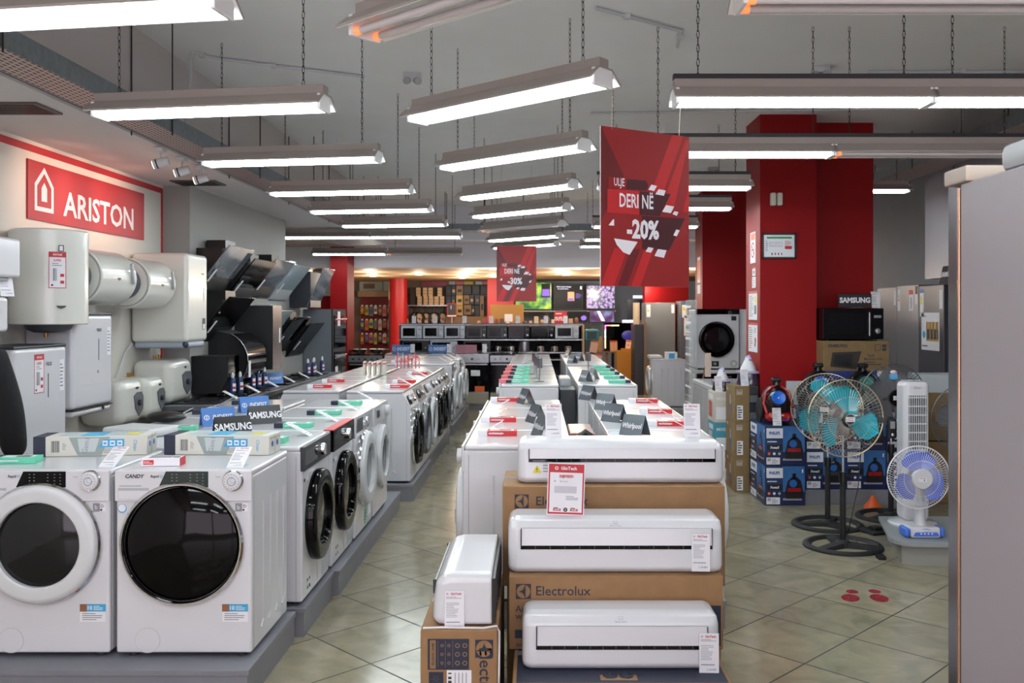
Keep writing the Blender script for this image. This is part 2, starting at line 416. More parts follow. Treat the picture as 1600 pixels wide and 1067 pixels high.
def tray(x0, x1, y0, y1, z, label, along='y'):
    o = empty('cable_tray', ((x0 + x1) / 2, (y0 + y1) / 2, z), label=label, cat='cable tray')
    cx, cy = (x0 + x1) / 2, (y0 + y1) / 2
    w, l = (x1 - x0) / 2, (y1 - y0) / 2
    b = MB(); b.box(-w, w, -l, l, 0, .004, PERF); b.build('tray_floor', o)
    for s in (-1, 1):
        b = MB()
        if along == 'y': b.box(s * w, s * (w + .006), -l, l, -.005, .10, GALV)
        else: b.box(-w, w, s * l, s * (l + .006), -.005, .10, GALV)
        b.build('side_rail', o)
    n = 7; Ln = (y1 - y0) if along == 'y' else (x1 - x0)
    for k in range(n):
        t = -Ln / 2 + Ln * (k + .5) / n
        for s in (-1, 1):
            b = MB(); p = (s * (w + .012), t) if along == 'y' else (t, s * (l + .012))
            b.cyl((p[0], p[1], -.03), (p[0], p[1], H - z), .005, ZINC, 6); b.build('hanger_rod', o)
    b = MB()
    for q in range(3):
        pts = []
        for k in range(41):
            t = -Ln / 2 + Ln * k / 40; off = (-.5 + q * .5) * (w if along == 'y' else l) + .02 * math.sin(k * 1.3 + q)
            zz = .03 + .02 * math.sin(k * .9 + q * 2) + (.09 if k % 9 == 4 + q else 0)
            pts.append((off, t, zz) if along == 'y' else (t, off, zz))
        b.tube(pts, .011, DGREY, 5)
    b.build('cables', o)
tray(-2.60, -2.36, 1.2, 14.2, 2.85, 'long perforated cable tray running beside the left soffit')
tray(3.85, 4.25, 5.5, 13.0, 3.18, 'cable tray hanging under the right side of the ceiling')
tray(-2.3, 1.9, 13.9, 14.12, 2.95, 'cable tray crossing the shop below the far ceiling drop', 'x')

# track spotlights
WARM = mat('warm_lamp_face', '#ffe2c0', .4, emit=9)
for i, (Y, z) in enumerate(((6.34, 2.74), (6.72, 2.74), (7.10, 2.74))):
    o = empty('track_spotlight', (-2.63, Y, z), label='small white spotlight under the cable tray, %s from the camera' % ORD[i], cat='spotlight', group='track spotlights at the left tray')
    b = MB(); b.box(-.03, .03, -.04, .04, .06, .09, WHITE2, .004); b.build('bracket', o)
    b = MB(); b.cyl((0, 0, .06), (0, 0, 0), .006, WHITE2, 8); b.build('stem', o)
    d = Vector((-.8, -.15, -.25)).normalized()
    b = MB(); p = Vector((0, 0, -.015)); b.cyl(p - d * .055, p + d * .05, .03, WHITE2, 18, .034); b.cyl(p + d * .02, p + d * .03, .0345, DGREY, 18); b.cyl(p + d * .05, p + d * .053, .028, WARM, 18); b.build('head', o)
    ld = bpy.data.lights.new('spotlight_lamp', 'SPOT'); ld.energy = 15; ld.color = (1, .62, .45); ld.spot_size = R(75); ld.spot_blend = .8; ld.shadow_soft_size = .03
    lo = bpy.data.objects.new('spotlight_lamp', ld); COL.objects.link(lo); lo.parent = o; lo.location = p + d * .07
    lo.rotation_euler = (Vector((-.77, .15 * i - .1, -.22))).to_track_quat('-Z', 'Y').to_euler()

# conduits, sensors
def conduit(pts, label):
    b = MB(); b.tube(pts, .012, WHITE2, 8)
    for k in range(len(pts) - 1):
        p, q = Vector(pts[k]), Vector(pts[k + 1]); m = p.lerp(q, .35); b.box(m.x - .02, m.x + .02, m.y - .02, m.y + .02, m.z - .016, m.z + .016, WHITE2)
    b.build('ceiling_conduit', label=label, cat='cable conduit')
hz = H - .014
conduit([(-2.45, 6.3, 2.9), (-2.45, 6.45, hz), (-2.3, 6.6, hz), (-1.35, 7.1, hz)], 'thin white conduit on the ceiling above the second left light')
conduit([(.36, 5.5, hz), (.95, 5.95, hz), (.98, 6.3, hz)], 'thin white conduit on the ceiling leading to the hanging sign')
conduit([(2.55, 6.95, hz), (4.6, 6.95, hz)], 'thin white conduit on the ceiling at the upper right')
conduit([(.5, 8.4, hz), (4.6, 8.1, hz)], 'thin white conduit on the ceiling in front of the red column')
for i, (x, Y, r) in enumerate(((-.97, 7.06, 10), (2.16, 6.87, -20), (2.26, 11.6, 0))):
    o = empty('emergency_light', (x, Y, H), r, 'twin-head emergency unit on the ceiling, ' + ('between the left and middle light rows', 'near the top right', 'between the two red columns')[i], 'emergency light')
    b = MB(); b.box(-.07, .07, -.05, .05, -.05, 0, WHITE2, .006); b.build('body', o)
    for s in (-1, 1):
        b = MB(); b.cyl((s * .035, -.03, -.06), (s * .045, -.075, -.075), .028, LGREY, 14); b.build('lamp_head', o)
b = MB(); b.box(-3.07, -2.35, 12.6, 14.2, 2.74, 2.84, mat('cassette_grey', '#8b929a', .5), .01); b.box(-2.75, -2.45, 12.7, 13.0, 2.735, 2.741, DGREY)
for x in (-3.0, -2.42):
    for yy in (12.7, 14.1): b.cyl((x, yy, 2.84), (x, yy, SOF + .01 if x < -2.62 else H), .006, ZINC, 6)
b.build('ceiling_air_conditioner', label='flat grey unit hanging under the ceiling behind the bright left lights', cat='air conditioner')

# far downlights
DL = mat('downlight_glow', '#ffe0a8', .4, emit=14)
def dl(x, y, i):
    Y = (2.515 - CAM_H) * 1415 / (490 - y); b = MB()
    b.lathe([(.001, -.012), (.075, -.012), (.075, -.004)], DL, None, 20); b.lathe([(.075, -.014), (.095, -.012), (.097, 0)], WHITE2, None, 20)
    o = b.build('recessed_downlight', label='round warm downlight in the far tan ceiling, %s from the left' % ORD[i], cat='ceiling light', group='recessed downlights in the tan ceiling', loc=(wx(x, Y), Y, 2.515))
    ld = bpy.data.lights.new('downlight_lamp', 'POINT'); ld.energy = 15; ld.color = (1, .88, .72); ld.shadow_soft_size = .08
    lo = bpy.data.objects.new('downlight_lamp', ld); COL.objects.link(lo); lo.parent = o; lo.location = (0, 0, -.3)
for i, (x, y) in enumerate(((478, 424.5), (577, 425), (582, 431), (654, 428.5), (722, 434), (727, 429.5), (735, 425.2), (770, 420), (771, 432), (873, 425.5), (885, 429), (903, 419.5), (946, 430), (972, 424), (1010, 431), (1040, 425), (1084, 420))): dl(x, y, i)  # the four behind the foreground sign are unseen, added to brighten the right wall

# hanging promotion signs
SGD = mat('sign_dark_red', '#640e14', .5); SGM = mat('sign_mid_red', '#8c1216', .5); SGL = mat('sign_light_red', '#b81a1e', .5); SGX = mat('sign_deep_red', '#43101a', .45)
def promo(loc, rz, pct, label, dim):
    o = empty('hanging_sign', loc, rz, label, 'hanging sign', 'hanging discount signs')
    A = (SGD, SGM, SGL, SGX); b = MB(); w, h = .5, .7
    def P(u, v): return (-w / 2 + u * w, h / 2 - v * h)      # u,v 0..1 from top left
    b.box(-w / 2, w / 2, 0, .006, -h / 2, h / 2, PAPER); b.rect(-w / 2, w / 2, -h / 2, h / 2, 0, A[0], .0006)
    y = -.0006
    b.poly([P(.0, 0), P(1, 0), P(1, 1), P(.0, 1), P(.0, .6), P(.25, .3)], y, A[1], .0003); y = -.0009
    for a, c in ((.80, .92), (.97, 1.09)):
        pass
    def band(u0, u1, v0, v1, s, m):      # slanted stripe; shifts left s per unit of v
        q = [(u0 - s * v0, v0), (u1 - s * v0, v0), (u1 - s * v1, v1), (u0 - s * v1, v1)]
        q = [(min(1, max(0, u)), v) for u, v in q]; b.poly([P(*k) for k in q], y, m, .0004)
    band(.80, .93, 0, .42, .62, A[2]); band(.97, 1.12, .02, .5, .62, A[2]); band(1.2, 1.3, .3, .5, .55, A[2])
    band(.62, .76, .6, 1, .62, A[2]); band(.95, 1.05, .6, 1, .62, A[2]); band(.80, .9, .7, 1, .62, A[0])
    y = -.0013
    b.poly([P(.08, .315), P(.50, .315), P(.52, .335), P(.52, .365), P(.50, .385), P(.08, .385)], y, A[1], .0004)
    b.poly([P(.28, .318), P(.49, .318), P(.515, .335), P(.515, .365), P(.49, .382), P(.28, .382)], y - .0004, A[3], .0004)
    b.poly([P(.07, .39), P(.78, .39), P(.65, .54), P(.07, .54)], y, A[2], .0004); b.poly([P(.42, .39), P(.78, .39), P(.65, .54), P(.42, .54)], y - .0004, A[3], .0004)
    b.poly([P(.14, .545), P(.95, .545), P(.76, .76), P(.14, .76)], y, A[1], .0004); b.poly([P(.45, .545), P(.95, .545), P(.76, .76), P(.45, .76)], y - .0004, A[3], .0004)
    y = -.0022
    for q in ([(.52, .375), (.555, .34), (.62, .345), (.585, .38)], [(.60, .40), (.64, .365), (.72, .37), (.70, .405)], [(.68, .51), (.725, .465), (.82, .47), (.78, .515)], [(.80, .52), (.825, .50), (.87, .505), (.85, .53)],
              [(.08, .62), (.13, .58), (.14, .58), (.14, .62)], [(.81, .66), (.845, .62), (.885, .625), (.85, .665)], [(.49, .775), (.52, .745), (.58, .75), (.55, .78)], [(.59, .80), (.63, .755), (.73, .76), (.70, .81)], [(.14, .70), (.40, .715), (.31, .80), (.24, .785), (.17, .74)]):
        b.poly([P(*k) for k in q], y, PAPER, .0004)
    def tx(t, u, v, hh, bo, sx): p = P(u, v); b.text(t, p[0], p[1], hh, -.002, PAPER, bo, sx=sx)
    tx('ULJE', .195, .345, .036, .012, .62); tx('DERI NË', .385, .46, .062, .02, .62); tx('-' + pct, .46, .64, .082, .04, .80)
    b.build('panel', o)
    return o
# foreground sign hangs between two lights
sa, sb = Vector((.283, 3.96)), Vector((.709, 4.215)); sm = (sa + sb) / 2
o = promo((sm.x, sm.y, 2.142), math.degrees(math.atan2(sb.y - sa.y, sb.x - sa.x)), '20%', 'large red hanging sign reading DERI NË -20% in the foreground', 0)
for s, tgt in ((-1, (.34, 4.03, 2.74)), (1, (.70, 4.40, 2.72))):
    b = MB(); inv = (Matrix.Translation(o.location) @ Matrix.Rotation(o.rotation_euler.z, 4, 'Z')).inverted(); b.tube([(s * .19, 0, .34), tuple(inv @ Vector(tgt))], .0016, mat('string', '#c8bfa0', .8), 5); b.build('string', o)
o = promo((wx(807, 11.4), 11.4, wz(427.5, 11.4)), 0, '30%', 'smaller red hanging sign reading DERI NË -30% farther back', 1)
for s in (-1, 1):
    b = MB(); b.tube([(s * .19, 0, .34), (s * .19, 0, H - wz(427.5, 11.4))], .0016, mat('string', '#c8bfa0'), 5); b.build('string', o)

# ------------------------------------------------------------------ price cards, tents, small boxes
def draw_card(b, w=.075, h=.155, y=0, seed=1):
    b.rect(-w / 2, w / 2, 0, h, y + .001, PAPER, .0012); b.text('GloTech', .006, h * .925, .0085, y - .0004, REDP, .03); b.ring(-w * .36, h * .925, .002, .0036, y - .0008, REDP, 12)
    b.lines(-w * .42, w * .42, h * .80, h * .86, 2, y, GREYP, seed); b.lines(-w * .42, w * .25, h * .34, h * .72, 10, y, GREYP, seed + 1, .3); b.lines(-w * .42, w * .42, h * .2, h * .26, 1, y, GREYP, 5)
    b.text('L 34.900', w * .12, h * .11, .0075, y, GREYP, .02)
def make_price_card(tilt=-20):
    o = empty('price_card'); b = MB(); b.M = Matrix.Rotation(R(tilt), 4, 'X'); draw_card(b); b.build('card', o)
    b = MB(); b.M = Matrix.Rotation(R(tilt), 4, 'X'); b.box(-.039, .039, .0012, .0022, 0, .157, CLEAR); b.M = Matrix(); b.box(-.039, .039, -.002, .075, 0, .002, CLEAR); b.build('acrylic_holder', o)
    return o
def lab(o, name, fn, y=0):
    b = MB(); b.M = T(0, y, 0); fn(b); return b.build(name, o)
def card(x, y, z, rz, label, group=None, tilt=-20):
    return put('card%d' % tilt, make_price_card, (x, y, z + .001), rz, label, 'price card', group, tilt=None) if tilt == -20 else put('card%d' % tilt, lambda: make_price_card(tilt), (x, y, z + .001), rz, label, 'price card', group)
def make_promo_card(seed=1):
    o = empty('promotion_card'); b = MB(); w, h = .15, .21
    b.rect(-w / 2 - .004, w / 2 + .004, -.004, h + .004, .001, PAPER, .001); b.rect(-w / 2, w / 2, 0, h, 0, REDP); b.rect(-w / 2 + .006, w / 2 - .006, .008, h * .83, -.0008, PAPER)
    b.text('GloTech', .01, h * .915, .014, -.0008, PAPER, .03); b.ring(-.042, h * .915, .004, .0075, -.001, PAPER, 14)
    b.text('SHIJEVEREN', 0, h * .755, .012, -.0016, REDP, .03, sx=.7); b.text('Electrolux', -.01, h * .655, .006, -.0016, GREYP); b.ring(-.048, h * .655, .002, .004, -.0018, GREYP, 10)
    b.rect(-w * .33, w * .3, h * .42, h * .56, -.0016, mat('faint_print', '#c2bfc8', .6), .0004); b.lines(0, w * .38, h * .28, h * .37, 3, -.0016, GREYP)
    for s in (-1, 1): b.rect(s * .036 - .016, s * .036 + .016, h * .065, h * .11, -.0016, REDP, .0004); b.text('29.990', s * .036, h * .088, .006, -.002, PAPER, .03); b.rect(s * .036 - .014, s * .036 + .004, h * .115, h * .13, -.0016, BLACK, .0004)
    b.disc(0, h * .09, .009, -.0016, DGREY, n=16); b.text('2', 0, h * .09, .008, -.0024, PAPER, .02)
    b.build('card', o); return o
def make_heater_card():
    b = MB(); w, h = .11, .24
    b.rect(-w / 2, w / 2, 0, h, .001, PAPER, .001); b.rect(-w / 2, w / 2, h * .85, h, 0, REDP); b.text('GloTech', 0, h * .92, .012, -.0008, PAPER, .03); b.text('SUPER', 0, h * .76, .016, 0, REDP, .02, sx=.8)
    for a in (0, 1): b.rect(-w / 2 + a * (w - .004), -w / 2 + .004 + a * (w - .004), 0, h, 0, REDP)
    b.rect(-w / 2, w / 2, 0, .004, 0, REDP); b.lathe([(.012, 0), (.012, .08)], LGREY, T(-.015, 0, .05), 10); b.lines(-w * .3, w * .3, h * .6, h * .7, 2, 0, GREYP)
    for z in (.03, .075): b.rect(.018, .042, z, z + .02, 0, REDP)
    b.disc(-w * .3, .02, .007, 0, DGREY)
    return b.build('price_card')
def make_tent(brand, m, w=.2, h=.11, d=.1):
    b = MB(); n = Vector((0, h, d / 2)).normalized()
    for s in (-1, 1):
        b.prismx([(s * d / 2, 0), (s * (d / 2 - .003), 0), (0, h - .003), (0, h)], -w / 2, w / 2, m)
    ang = math.degrees(math.atan2(d / 2, h))
    for s in (0, 180):
        b.M = Matrix.Rotation(R(s), 4, 'Z') @ T(0, -d / 2, 0) @ Matrix.Rotation(R(-ang), 4, 'X')
        if brand == 'INDESIT':
            b.text('INDESIT', .02, h * .52, .03, -.001, PAPER, .02, sx=.8, sh=.2); b.ring(-w * .36, h * .52, .012, .017, -.0015, PAPER, 16); b.rect(-w * .36 - .003, -w * .36 + .003, h * .44, h * .6, -.001, PAPER)
        else: b.text(brand, 0, h * .5, .042 if brand == 'SAMSUNG' else .03, -.001, PAPER, .03, sx=.78)
    return b.build('brand_tent')
def make_leaflet_box(c1, c2, w=.22, d=.09, h=.028, txt=None):
    b = MB(); b.box(-w / 2, w / 2, -d / 2, d / 2, 0, h, c1, .001, 1); b.box(-w / 2 - .0008, -w * .26, -d / 2 - .0008, d / 2 + .0008, -.0002, h + .0008, c2)
    b.lines(-w * .2, w * .4, h * .3, h * .7, 1, -d / 2 - .001, PAPER); b.box(-w * .2, w * .42, -d * .3, d * .3, h, h + .0006, PAPER); b.box(w * .05, w * .35, -d * .2, d * .15, h, h + .001, DGREY)
    if txt: b.text(txt, -w * .05, h * .5, h * .42, -d / 2 - .0008, PAPER, .02)
    return b.build('accessory_box')
def mint_box(x, y, z, rz, label, group): return put('mint', lambda: make_leaflet_box(MINT, NAVY), (x, y, z + .0005), rz, label, 'accessory box', group)
def red_box(x, y, z, rz, label, group): return put('redb', lambda: make_leaflet_box(BRED, PAPER, txt='ANTICALC'), (x, y, z + .0005), rz, label, 'accessory box', group)

# ------------------------------------------------------------------ washing machines and dryers
MH = .83; MD = .57
def door(o, cx, cz, ro, ri, ring, glass, trim, y, dome=.03, handle=True, bulge=.035):
    d = MB(); Mx = T(cx, y, cz) @ YF
    if trim: d.lathe([(ro - .004, 0), (ro + .010, .002), (ro + .011, .016), (ro + .004, .026), (ro - .004, .026)], trim, Mx, 56)
    d.lathe([(ro + .002, .0), (ro + .003, bulge * .55), (ro - .006, bulge * .85), (ro - (ro - ri) * .35, bulge), (ri + .006, bulge * .93), (ri, bulge * .80), (ri, bulge * .4)], ring, Mx, 56)
    if handle: d.box(cx + ro * .86, cx + ro * .93, y - bulge - .004, y - bulge * .6, cz - .02, cz + .05, LGREY, .004)
    D = d.build('door', o)
    g = MB(); g.lathe([(0, bulge * .45 + dome), (ri * .4, bulge * .45 + dome * .93), (ri * .75, bulge * .45 + dome * .6), (ri * .99, bulge * .45)], glass, Mx, 48)
    g.build('door_glass', D)
    return D
def make_washer(style):
    o = empty('washing_machine'); f = -MD / 2; w = .302
    slope = style in ('slope_chrome', 'slope_grey', 'side_white')
    b = MB(); body = WHITE
    if slope: b.prismx([(MD / 2, .02), (f, .02), (f, .66), (f + .07, MH - .03), (MD / 2, MH - .03)], -w + .002, w - .002, body)
    else: b.box(-w + .002, w - .002, f, MD / 2, .02, MH - .026, body, .012, 3)
    for s in (-1, 1):      # pressed ribs on the side panels
        for yy in (-.12, -.01, .10, .21):
            b.tube([(s * (w - .002), yy - .03, .09), (s * (w - .002), yy, .12), (s * (w - .002), yy, MH - .16)], .006, body, 8)
        b.box(s * (w - .004), s * w, f + .03, f + .034, .03, MH - .05, LGREY)
        for yy in (f + .05, MD / 2 - .06):
            b.cyl((s * .24, yy, 0), (s * .24, yy, .022), .022, DGREY, 10)
    b.build('cabinet', o)
    b = MB(); b.box(-w, w, f + (.065 if slope else .012), MD / 2 + .004, MH - .028, MH, body, .010, 3); b.build('top_panel', o)
    y = f - .0008
    def seam(z): return (-w + .004, w - .004, z, z + .002, y, LGREY)
    if style in ('candy_white', 'candy_black'):
        b = MB(); b.box(-w, w, f - .010, f + .012, .692, MH - .002, body, .006); b.poly([(-.075, .825), (.112, .825), (.112, .755), (-.107, .755)], f - .0105, GLOSSBLACK if style == 'candy_white' else mat('dark_green_glass', '#2a3533', .1))
        for k in range(4):
            for q in (-.05, -.03, .03, .06, .085): b.rect(q, q + .006, .768 + k * .014, .771 + k * .014, f - .0116, GREYP, .0004)
        b.text('CANDY', -.215, .803, .017, f - .0105, DGREY, .03, sh=.25) if style == 'candy_black' else b.text('CANDY', -.255, .803, .012, f - .0105, GREYP, .02, sh=.2)
        b.text('Rapid', -.125, .803, .012, f - .0105, DGREY, .02, sh=.2); b.ring(-.095, .803, .004, .006, f - .0115, CYAN, 12)
        b.lines(-.28, -.12, .757, .765, 1, f - .0105, GREYP); b.text('WiFi', .155, .80, .008, f - .0105, GREYP)
        b.build('control_panel', o)
        b = MB(); b.prismx([(f - .011, .735), (f - .004, .752), (f - .011, .752)], -.285, -.15, LGREY); b.box(-.286, -.149, f - .0125, f - .008, .700, .742, body, .004); b.build('detergent_drawer', o)
        k = MB(); Mx = T(.222, f - .010, .785) @ YF; k.lathe([(.046, 0), (.046, .006), (.042, .009)], CHROME, Mx, 40); k.lathe([(.040, .004), (.040, .022), (.036, .026), (0, .027)], body, Mx, 40)
        k.ring(.222, .785, .0165, .0185, f - .0372, DGREY, 24); k.ring(.228, .789, .010, .0115, f - .0376, CYAN, 20)
        for q in range(16): a = q * math.pi / 8; k.disc(.222 + .031 * math.cos(a), .785 + .031 * math.sin(a), .0022, f - .037, GREYP, n=6)
        k.build('program_dial', o)
        if style == 'candy_white': door(o, 0, .506, .258, .186, WHITE2, DARKGLASS, CHROME, f, .02, False, .05)
        else:
            door(o, -.005, .506, .262, .252, GLOSSBLACK, GLOSSBLACK, CHROME, f, .05, False, .03)
        b = MB(); b.disc(-.16 if style == 'candy_black' else -.135, .077, .056, y, LGREY, .0006, 36); b.disc(-.16 if style == 'candy_black' else -.135, .077, .0545, y - .0006, body, .0008, 36); b.build('filter_cover', o)
        b = MB(); b.box(.17, .284, y - .0006, y, .16, .238, PAPER); b.rect(.17, .284, .205, .238, y - .0006, CYAN); b.rect(.17, .20, .205, .238, y - .0014, mat('photo_brown', '#8a5a3a', .6)); b.text('10', .213, .221, .018, y - .0012, PAPER, .03); b.lines(.23, .275, .21, .232, 3, y - .0012, PAPER); b.lines(.18, .275, .165, .2, 4, y - .0006, GREYP); b.build('guarantee_sticker', o)
        b = MB(); b.rect(.258, .283, .647, .683, y, PAPER); b.rect(.228, .2575, .647, .683, y - .0004, GREYP); b.lines(.26, .28, .662, .68, 4, y - .0008, DGREY); b.rect(.26, .268, .65, .658, y - .0008, BLACK); b.text('b', .242, .665, .02, y - .0012, PAPER); b.build('app_sticker', o)
        if style == 'candy_black': b = MB(); b.disc(-.272, .66, .02, y, CYAN, .0008, 24); b.disc(-.272, .662, .0165, y - .0008, PAPER, .0006, 24); b.build('round_sticker', o)
    elif style in ('dark_panel', 'dark_panel_red'):
        b = MB(); b.box(-w, w - .004, f - .012, f + .01, .70, MH - .004, GLOSSBLACK if style == 'dark_panel_red' else DGREY, .003)
        if style == 'dark_panel_red': b.box(-w, w - .004, f - .010, f + .05, MH - .003, MH + .002, REDP)
        b.rect(-.285, -.02, .725, .80, f - .012, GLOSSBLACK); b.build('control_panel', o)
        k = MB(); Mx = T(.055, f - .012, .765) @ YF; k.lathe([(.034, 0), (.034, .022), (.030, .028), (0, .029)], CHROME, Mx, 32); k.build('program_dial', o)
        door(o, .0, .42, .245, .165, GLOSSBLACK, DARKGLASS, None, f, .005, False, .055)
        b = MB(); b.rect(-.28, -.17, .635, .66, y, WHITE2); b.rect(-.275, -.245, .638, .657, y - .0008, DGREY); b.build('front_label', o)
        b = MB()
        for q in range(9): b.prismx([(f - .003, .05 + q * .017), (f - .0005, .05 + q * .017), (f - .0005, .059 + q * .017)], .13, .27, LGREY)
        b.rect(.02, .022, .03, .2, y, LGREY)
        for q in range(2):
            for r_ in range(2): b.rect(-.2 + q * .045, -.185 + q * .045, .06 + r_ * .04, .075 + r_ * .04, y, DGREY)
        b.build('vent_grille', o)
    elif style == 'chrome_white':
        b = MB(); b.box(-w, w, f - .006, f + .01, .69, MH - .002, body, .005); b.poly([(-.26, .81), (-.06, .81), (-.06, .72), (-.28, .72)], f - .0065, DGREY); b.lines(.08, .25, .73, .80, 4, f - .0065, GREYP); b.build('control_panel', o)
        k = MB(); Mx = T(.03, f - .006, .765) @ YF; k.lathe([(.034, 0), (.034, .02), (0, .024)], CHROME, Mx, 28); k.build('program_dial', o)
        door(o, -.01, .45, .25, .165, WHITE2, mat('silver_glass', '#8e9194', .2, metal=.5), CHROME, f, .0, True, .06)
        b = MB(); b.rect(.02, .10, .03, .16, y, mat('energy_green', '#88b8a0', .6)); b.lines(.03, .09, .04, .15, 5, y - .0008, DGREY); b.build('energy_label', o); b = MB(); b.rect(.13, .25, .08, .2, y, PAPER); b.build('care_sticker', o)
    elif style == 'white_door':
        b = MB(); b.box(-w, w, f - .006, f + .01, .69, MH - .002, body, .005); b.rect(-.2, -.08, .735, .79, f - .006, DGREY); b.build('control_panel', o)
        k = MB(); Mx = T(.2, f - .006, .76) @ YF; k.lathe([(.04, 0), (.038, .03), (0, .034)], WHITE2, Mx, 28); k.build('program_dial', o)
        door(o, 0, .43, .235, .15, WHITE2, DARKGLASS, None, f, .0, True, .045)
        b = MB(); b.rect(.05, .10, .16, .22, y, BLUE); b.build('blue_sticker', o); b = MB(); b.rect(.14, .26, .16, .24, y, PAPER); b.lines(.15, .25, .17, .23, 4, y - .0008, GREYP); b.build('care_sticker', o)
    elif style in ('slope_chrome', 'slope_grey', 'side_white'):
        dk = style != 'side_white'
        t = math.atan2(.07, .14)
        b = MB(); b.M = T(0, f + .001, .662) @ Matrix.Rotation(-t, 4, 'X')
        b.box(-w + .01, w - .01, -.006, 0, .0, .145, DGREY if style == 'slope_grey' else body, .002); b.rect(-.24, -.06, .03, .12, -.0065, GLOSSBLACK); b.build('control_panel', o)
        k = MB(); Mx = T(0, f + .001, .662) @ Matrix.Rotation(-t, 4, 'X') @ T(.05, -.006, .075) @ YF; k.lathe([(.036, 0), (.036, .026), (0, .03)], CHROME if dk else WHITE2, Mx, 28); k.build('program_dial', o)
        door(o, 0, .38, .25, .20 if dk else .17, mat('grey_door_ring', '#6d7074', .25, metal=.5) if style == 'slope_grey' else (GLOSSBLACK if dk else WHITE2), GLOSSBLACK, CHROME if style != 'side_white' else mat('grey_trim', '#7a7d80', .2, metal=.8), f, .02, False, .06)
    elif style == 'stacked':
        b = MB(); b.box(-w, w, f - .012, f + .01, .765, MH + .01, GLOSSBLACK, .003); b.ring(.17, .79, .016, .02, f - .0128, LGREY, 24); b.build('control_panel', o)
        door(o, -.015, .42, .245, .17, GLOSSBLACK, DARKGLASS, None, f, .01, False, .05)
        b = MB(); b.rect(-.08, .02, .045, .12, y, BLACK); b.text('10', -.04, .083, .035, y - .0008, WHITE2, .02); b.build('warranty_sticker', o); b = MB(); b.rect(.19, .26, .68, .74, y, BLACK); b.build('corner_sticker', o); b = MB(); b.disc(.225, .085, .05, y, LGREY, .0008); b.disc(.225, .085, .028, y - .0008, WHITE2, .0008); b.build('filter_cover', o)
    return o
def washer(style, x, y, rz, label, group, z=.15): return put('w_' + style, lambda: make_washer(style), (x, y, z), rz, label, 'washing machine', group)
PZ = .15
def plinth(x0, x1, y0, y1, label, z=PZ - .001):
    b = MB(); b.box(x0, x1, y0, y1, 0, z - .025, PLINTH); b.box(x0 - .008, x1 + .008, y0 - .008, y1 + .008, z - .025, z, PLINTH, .003); b.build('display_plinth', label=label, cat='plinth')
TOP = PZ + MH
# island A: two machines facing the camera, four facing the aisle, four facing the heaters
plinth(-2.56, -1.235, 3.87, 4.62, 'grey plinth under the two front-facing washing machines')
washer('candy_white', -2.185, 4.0 + MD / 2, 0, 'front-facing washing machine with a wide white door ring, at the left edge', 'front-facing washing machines')
washer('candy_black', -1.557, 4.0 + MD / 2, 0, 'white front-facing washing machine with a huge black glass door', 'front-facing washing machines')
ax = -1.215 - MD / 2
plinth(-2.47, -1.20, 4.68, 5.34, 'grey plinth under the first dark-panelled machine')
plinth(-2.47, -1.17, 5.36, 7.75, 'long grey plinth under the other machines of the left front block')
for i, (st, lb) in enumerate((('dark_panel', 'white dryer with dark grey control panel, nearest on the left aisle'), ('dark_panel_red', 'white dryer with glossy black panel and a red strip on top'), ('chrome_white', 'white washing machine with chrome-rimmed white door beside the aisle'), ('white_door', 'washing machine with plain white door ending the left front block'))):
    washer(st, ax + .005 * i, 5.0 + .66 * i, 90, lb, 'aisle-side machines of the left front block')
for i in range(4):
    washer('white_door', -1.83 - MD / 2 - .03, 5.0 + .66 * i, -90, 'white machine turned to the heater wall, %s along the left front block' % ORD[i], 'wall-side machines of the left front block')
# island B
plinth(-2.42, -1.10, 8.05, 9.42, 'grey plinth of the second left block, nearer half')
plinth(-2.42, -1.14, 9.44, 11.9, 'grey plinth of the second left block, farther half')
bx = -1.13 - MD / 2
for i, st in enumerate(('slope_chrome', 'slope_grey', 'side_white', 'slope_chrome', 'slope_chrome', 'slope_grey')):
    washer(st, bx, 8.42 + .615 * i, 90, {'slope_chrome': 'white washing machine with black chrome-rimmed door', 'slope_grey': 'washing machine with grey ring door', 'side_white': 'all-white washing machine with sloping panel'}[st] + ', %s along the second left block' % ORD[i], 'aisle-side machines of the second left block')
for i in range(6):
    washer('side_white', -1.77 - MD / 2, 8.42 + .615 * i, -90, 'white machine turned to the hood wall, %s along the second left block' % ORD[i], 'wall-side machines of the second left block')
# island C
plinth(-2.2, -1.14, 12.4, 15.2, 'grey plinth of the third left block')
for i in range(4):
    washer('side_white' if i % 2 else 'chrome_white', -1.17 - MD / 2, 12.75 + .63 * i, 90, 'white washing machine with shiny door rim, %s along the third left block' % ORD[i], 'aisle-side machines of the third left block')
    washer('white_door', -1.78 - MD / 2, 12.75 + .63 * i, -90, 'white machine turned left, %s along the third left block' % ORD[i], 'wall-side machines of the third left block')
# island D / E / F in the centre
plinth(-.37, 1.0, 4.80, 7.45, 'grey plinth under the middle block behind the air conditioners')
for i in range(4):
    washer('white_door', -.387 + MD / 2, 5.05 + .63 * i, -90, 'white machine facing the left aisle, %s along the middle front block' % ORD[i], 'left machines of the middle front block')
    washer('white_door', .985 - MD / 2, 5.05 + .63 * i, 90, 'white machine facing the right aisle, %s along the middle front block' % ORD[i], 'right machines of the middle front block')
plinth(-.34, .97, 8.8, 11.95, 'grey plinth under the middle block with mint boxes')
plinth(-.34, .97, 12.35, 15.4, 'grey plinth under the farthest middle block')
for i in range(5):
    for bl, y0 in (('middle block with mint boxes', 9.08), ('farthest middle block', 12.65)):
        washer('white_door', -.355 + MD / 2, y0 + .615 * i, -90, 'white machine facing the left aisle, %s along the %s' % (ORD[i], bl), 'left machines of the ' + bl)
        washer('white_door', .975 - MD / 2, y0 + .615 * i, 90, 'white machine facing the right aisle, %s along the %s' % (ORD[i], bl), 'right machines of the ' + bl)
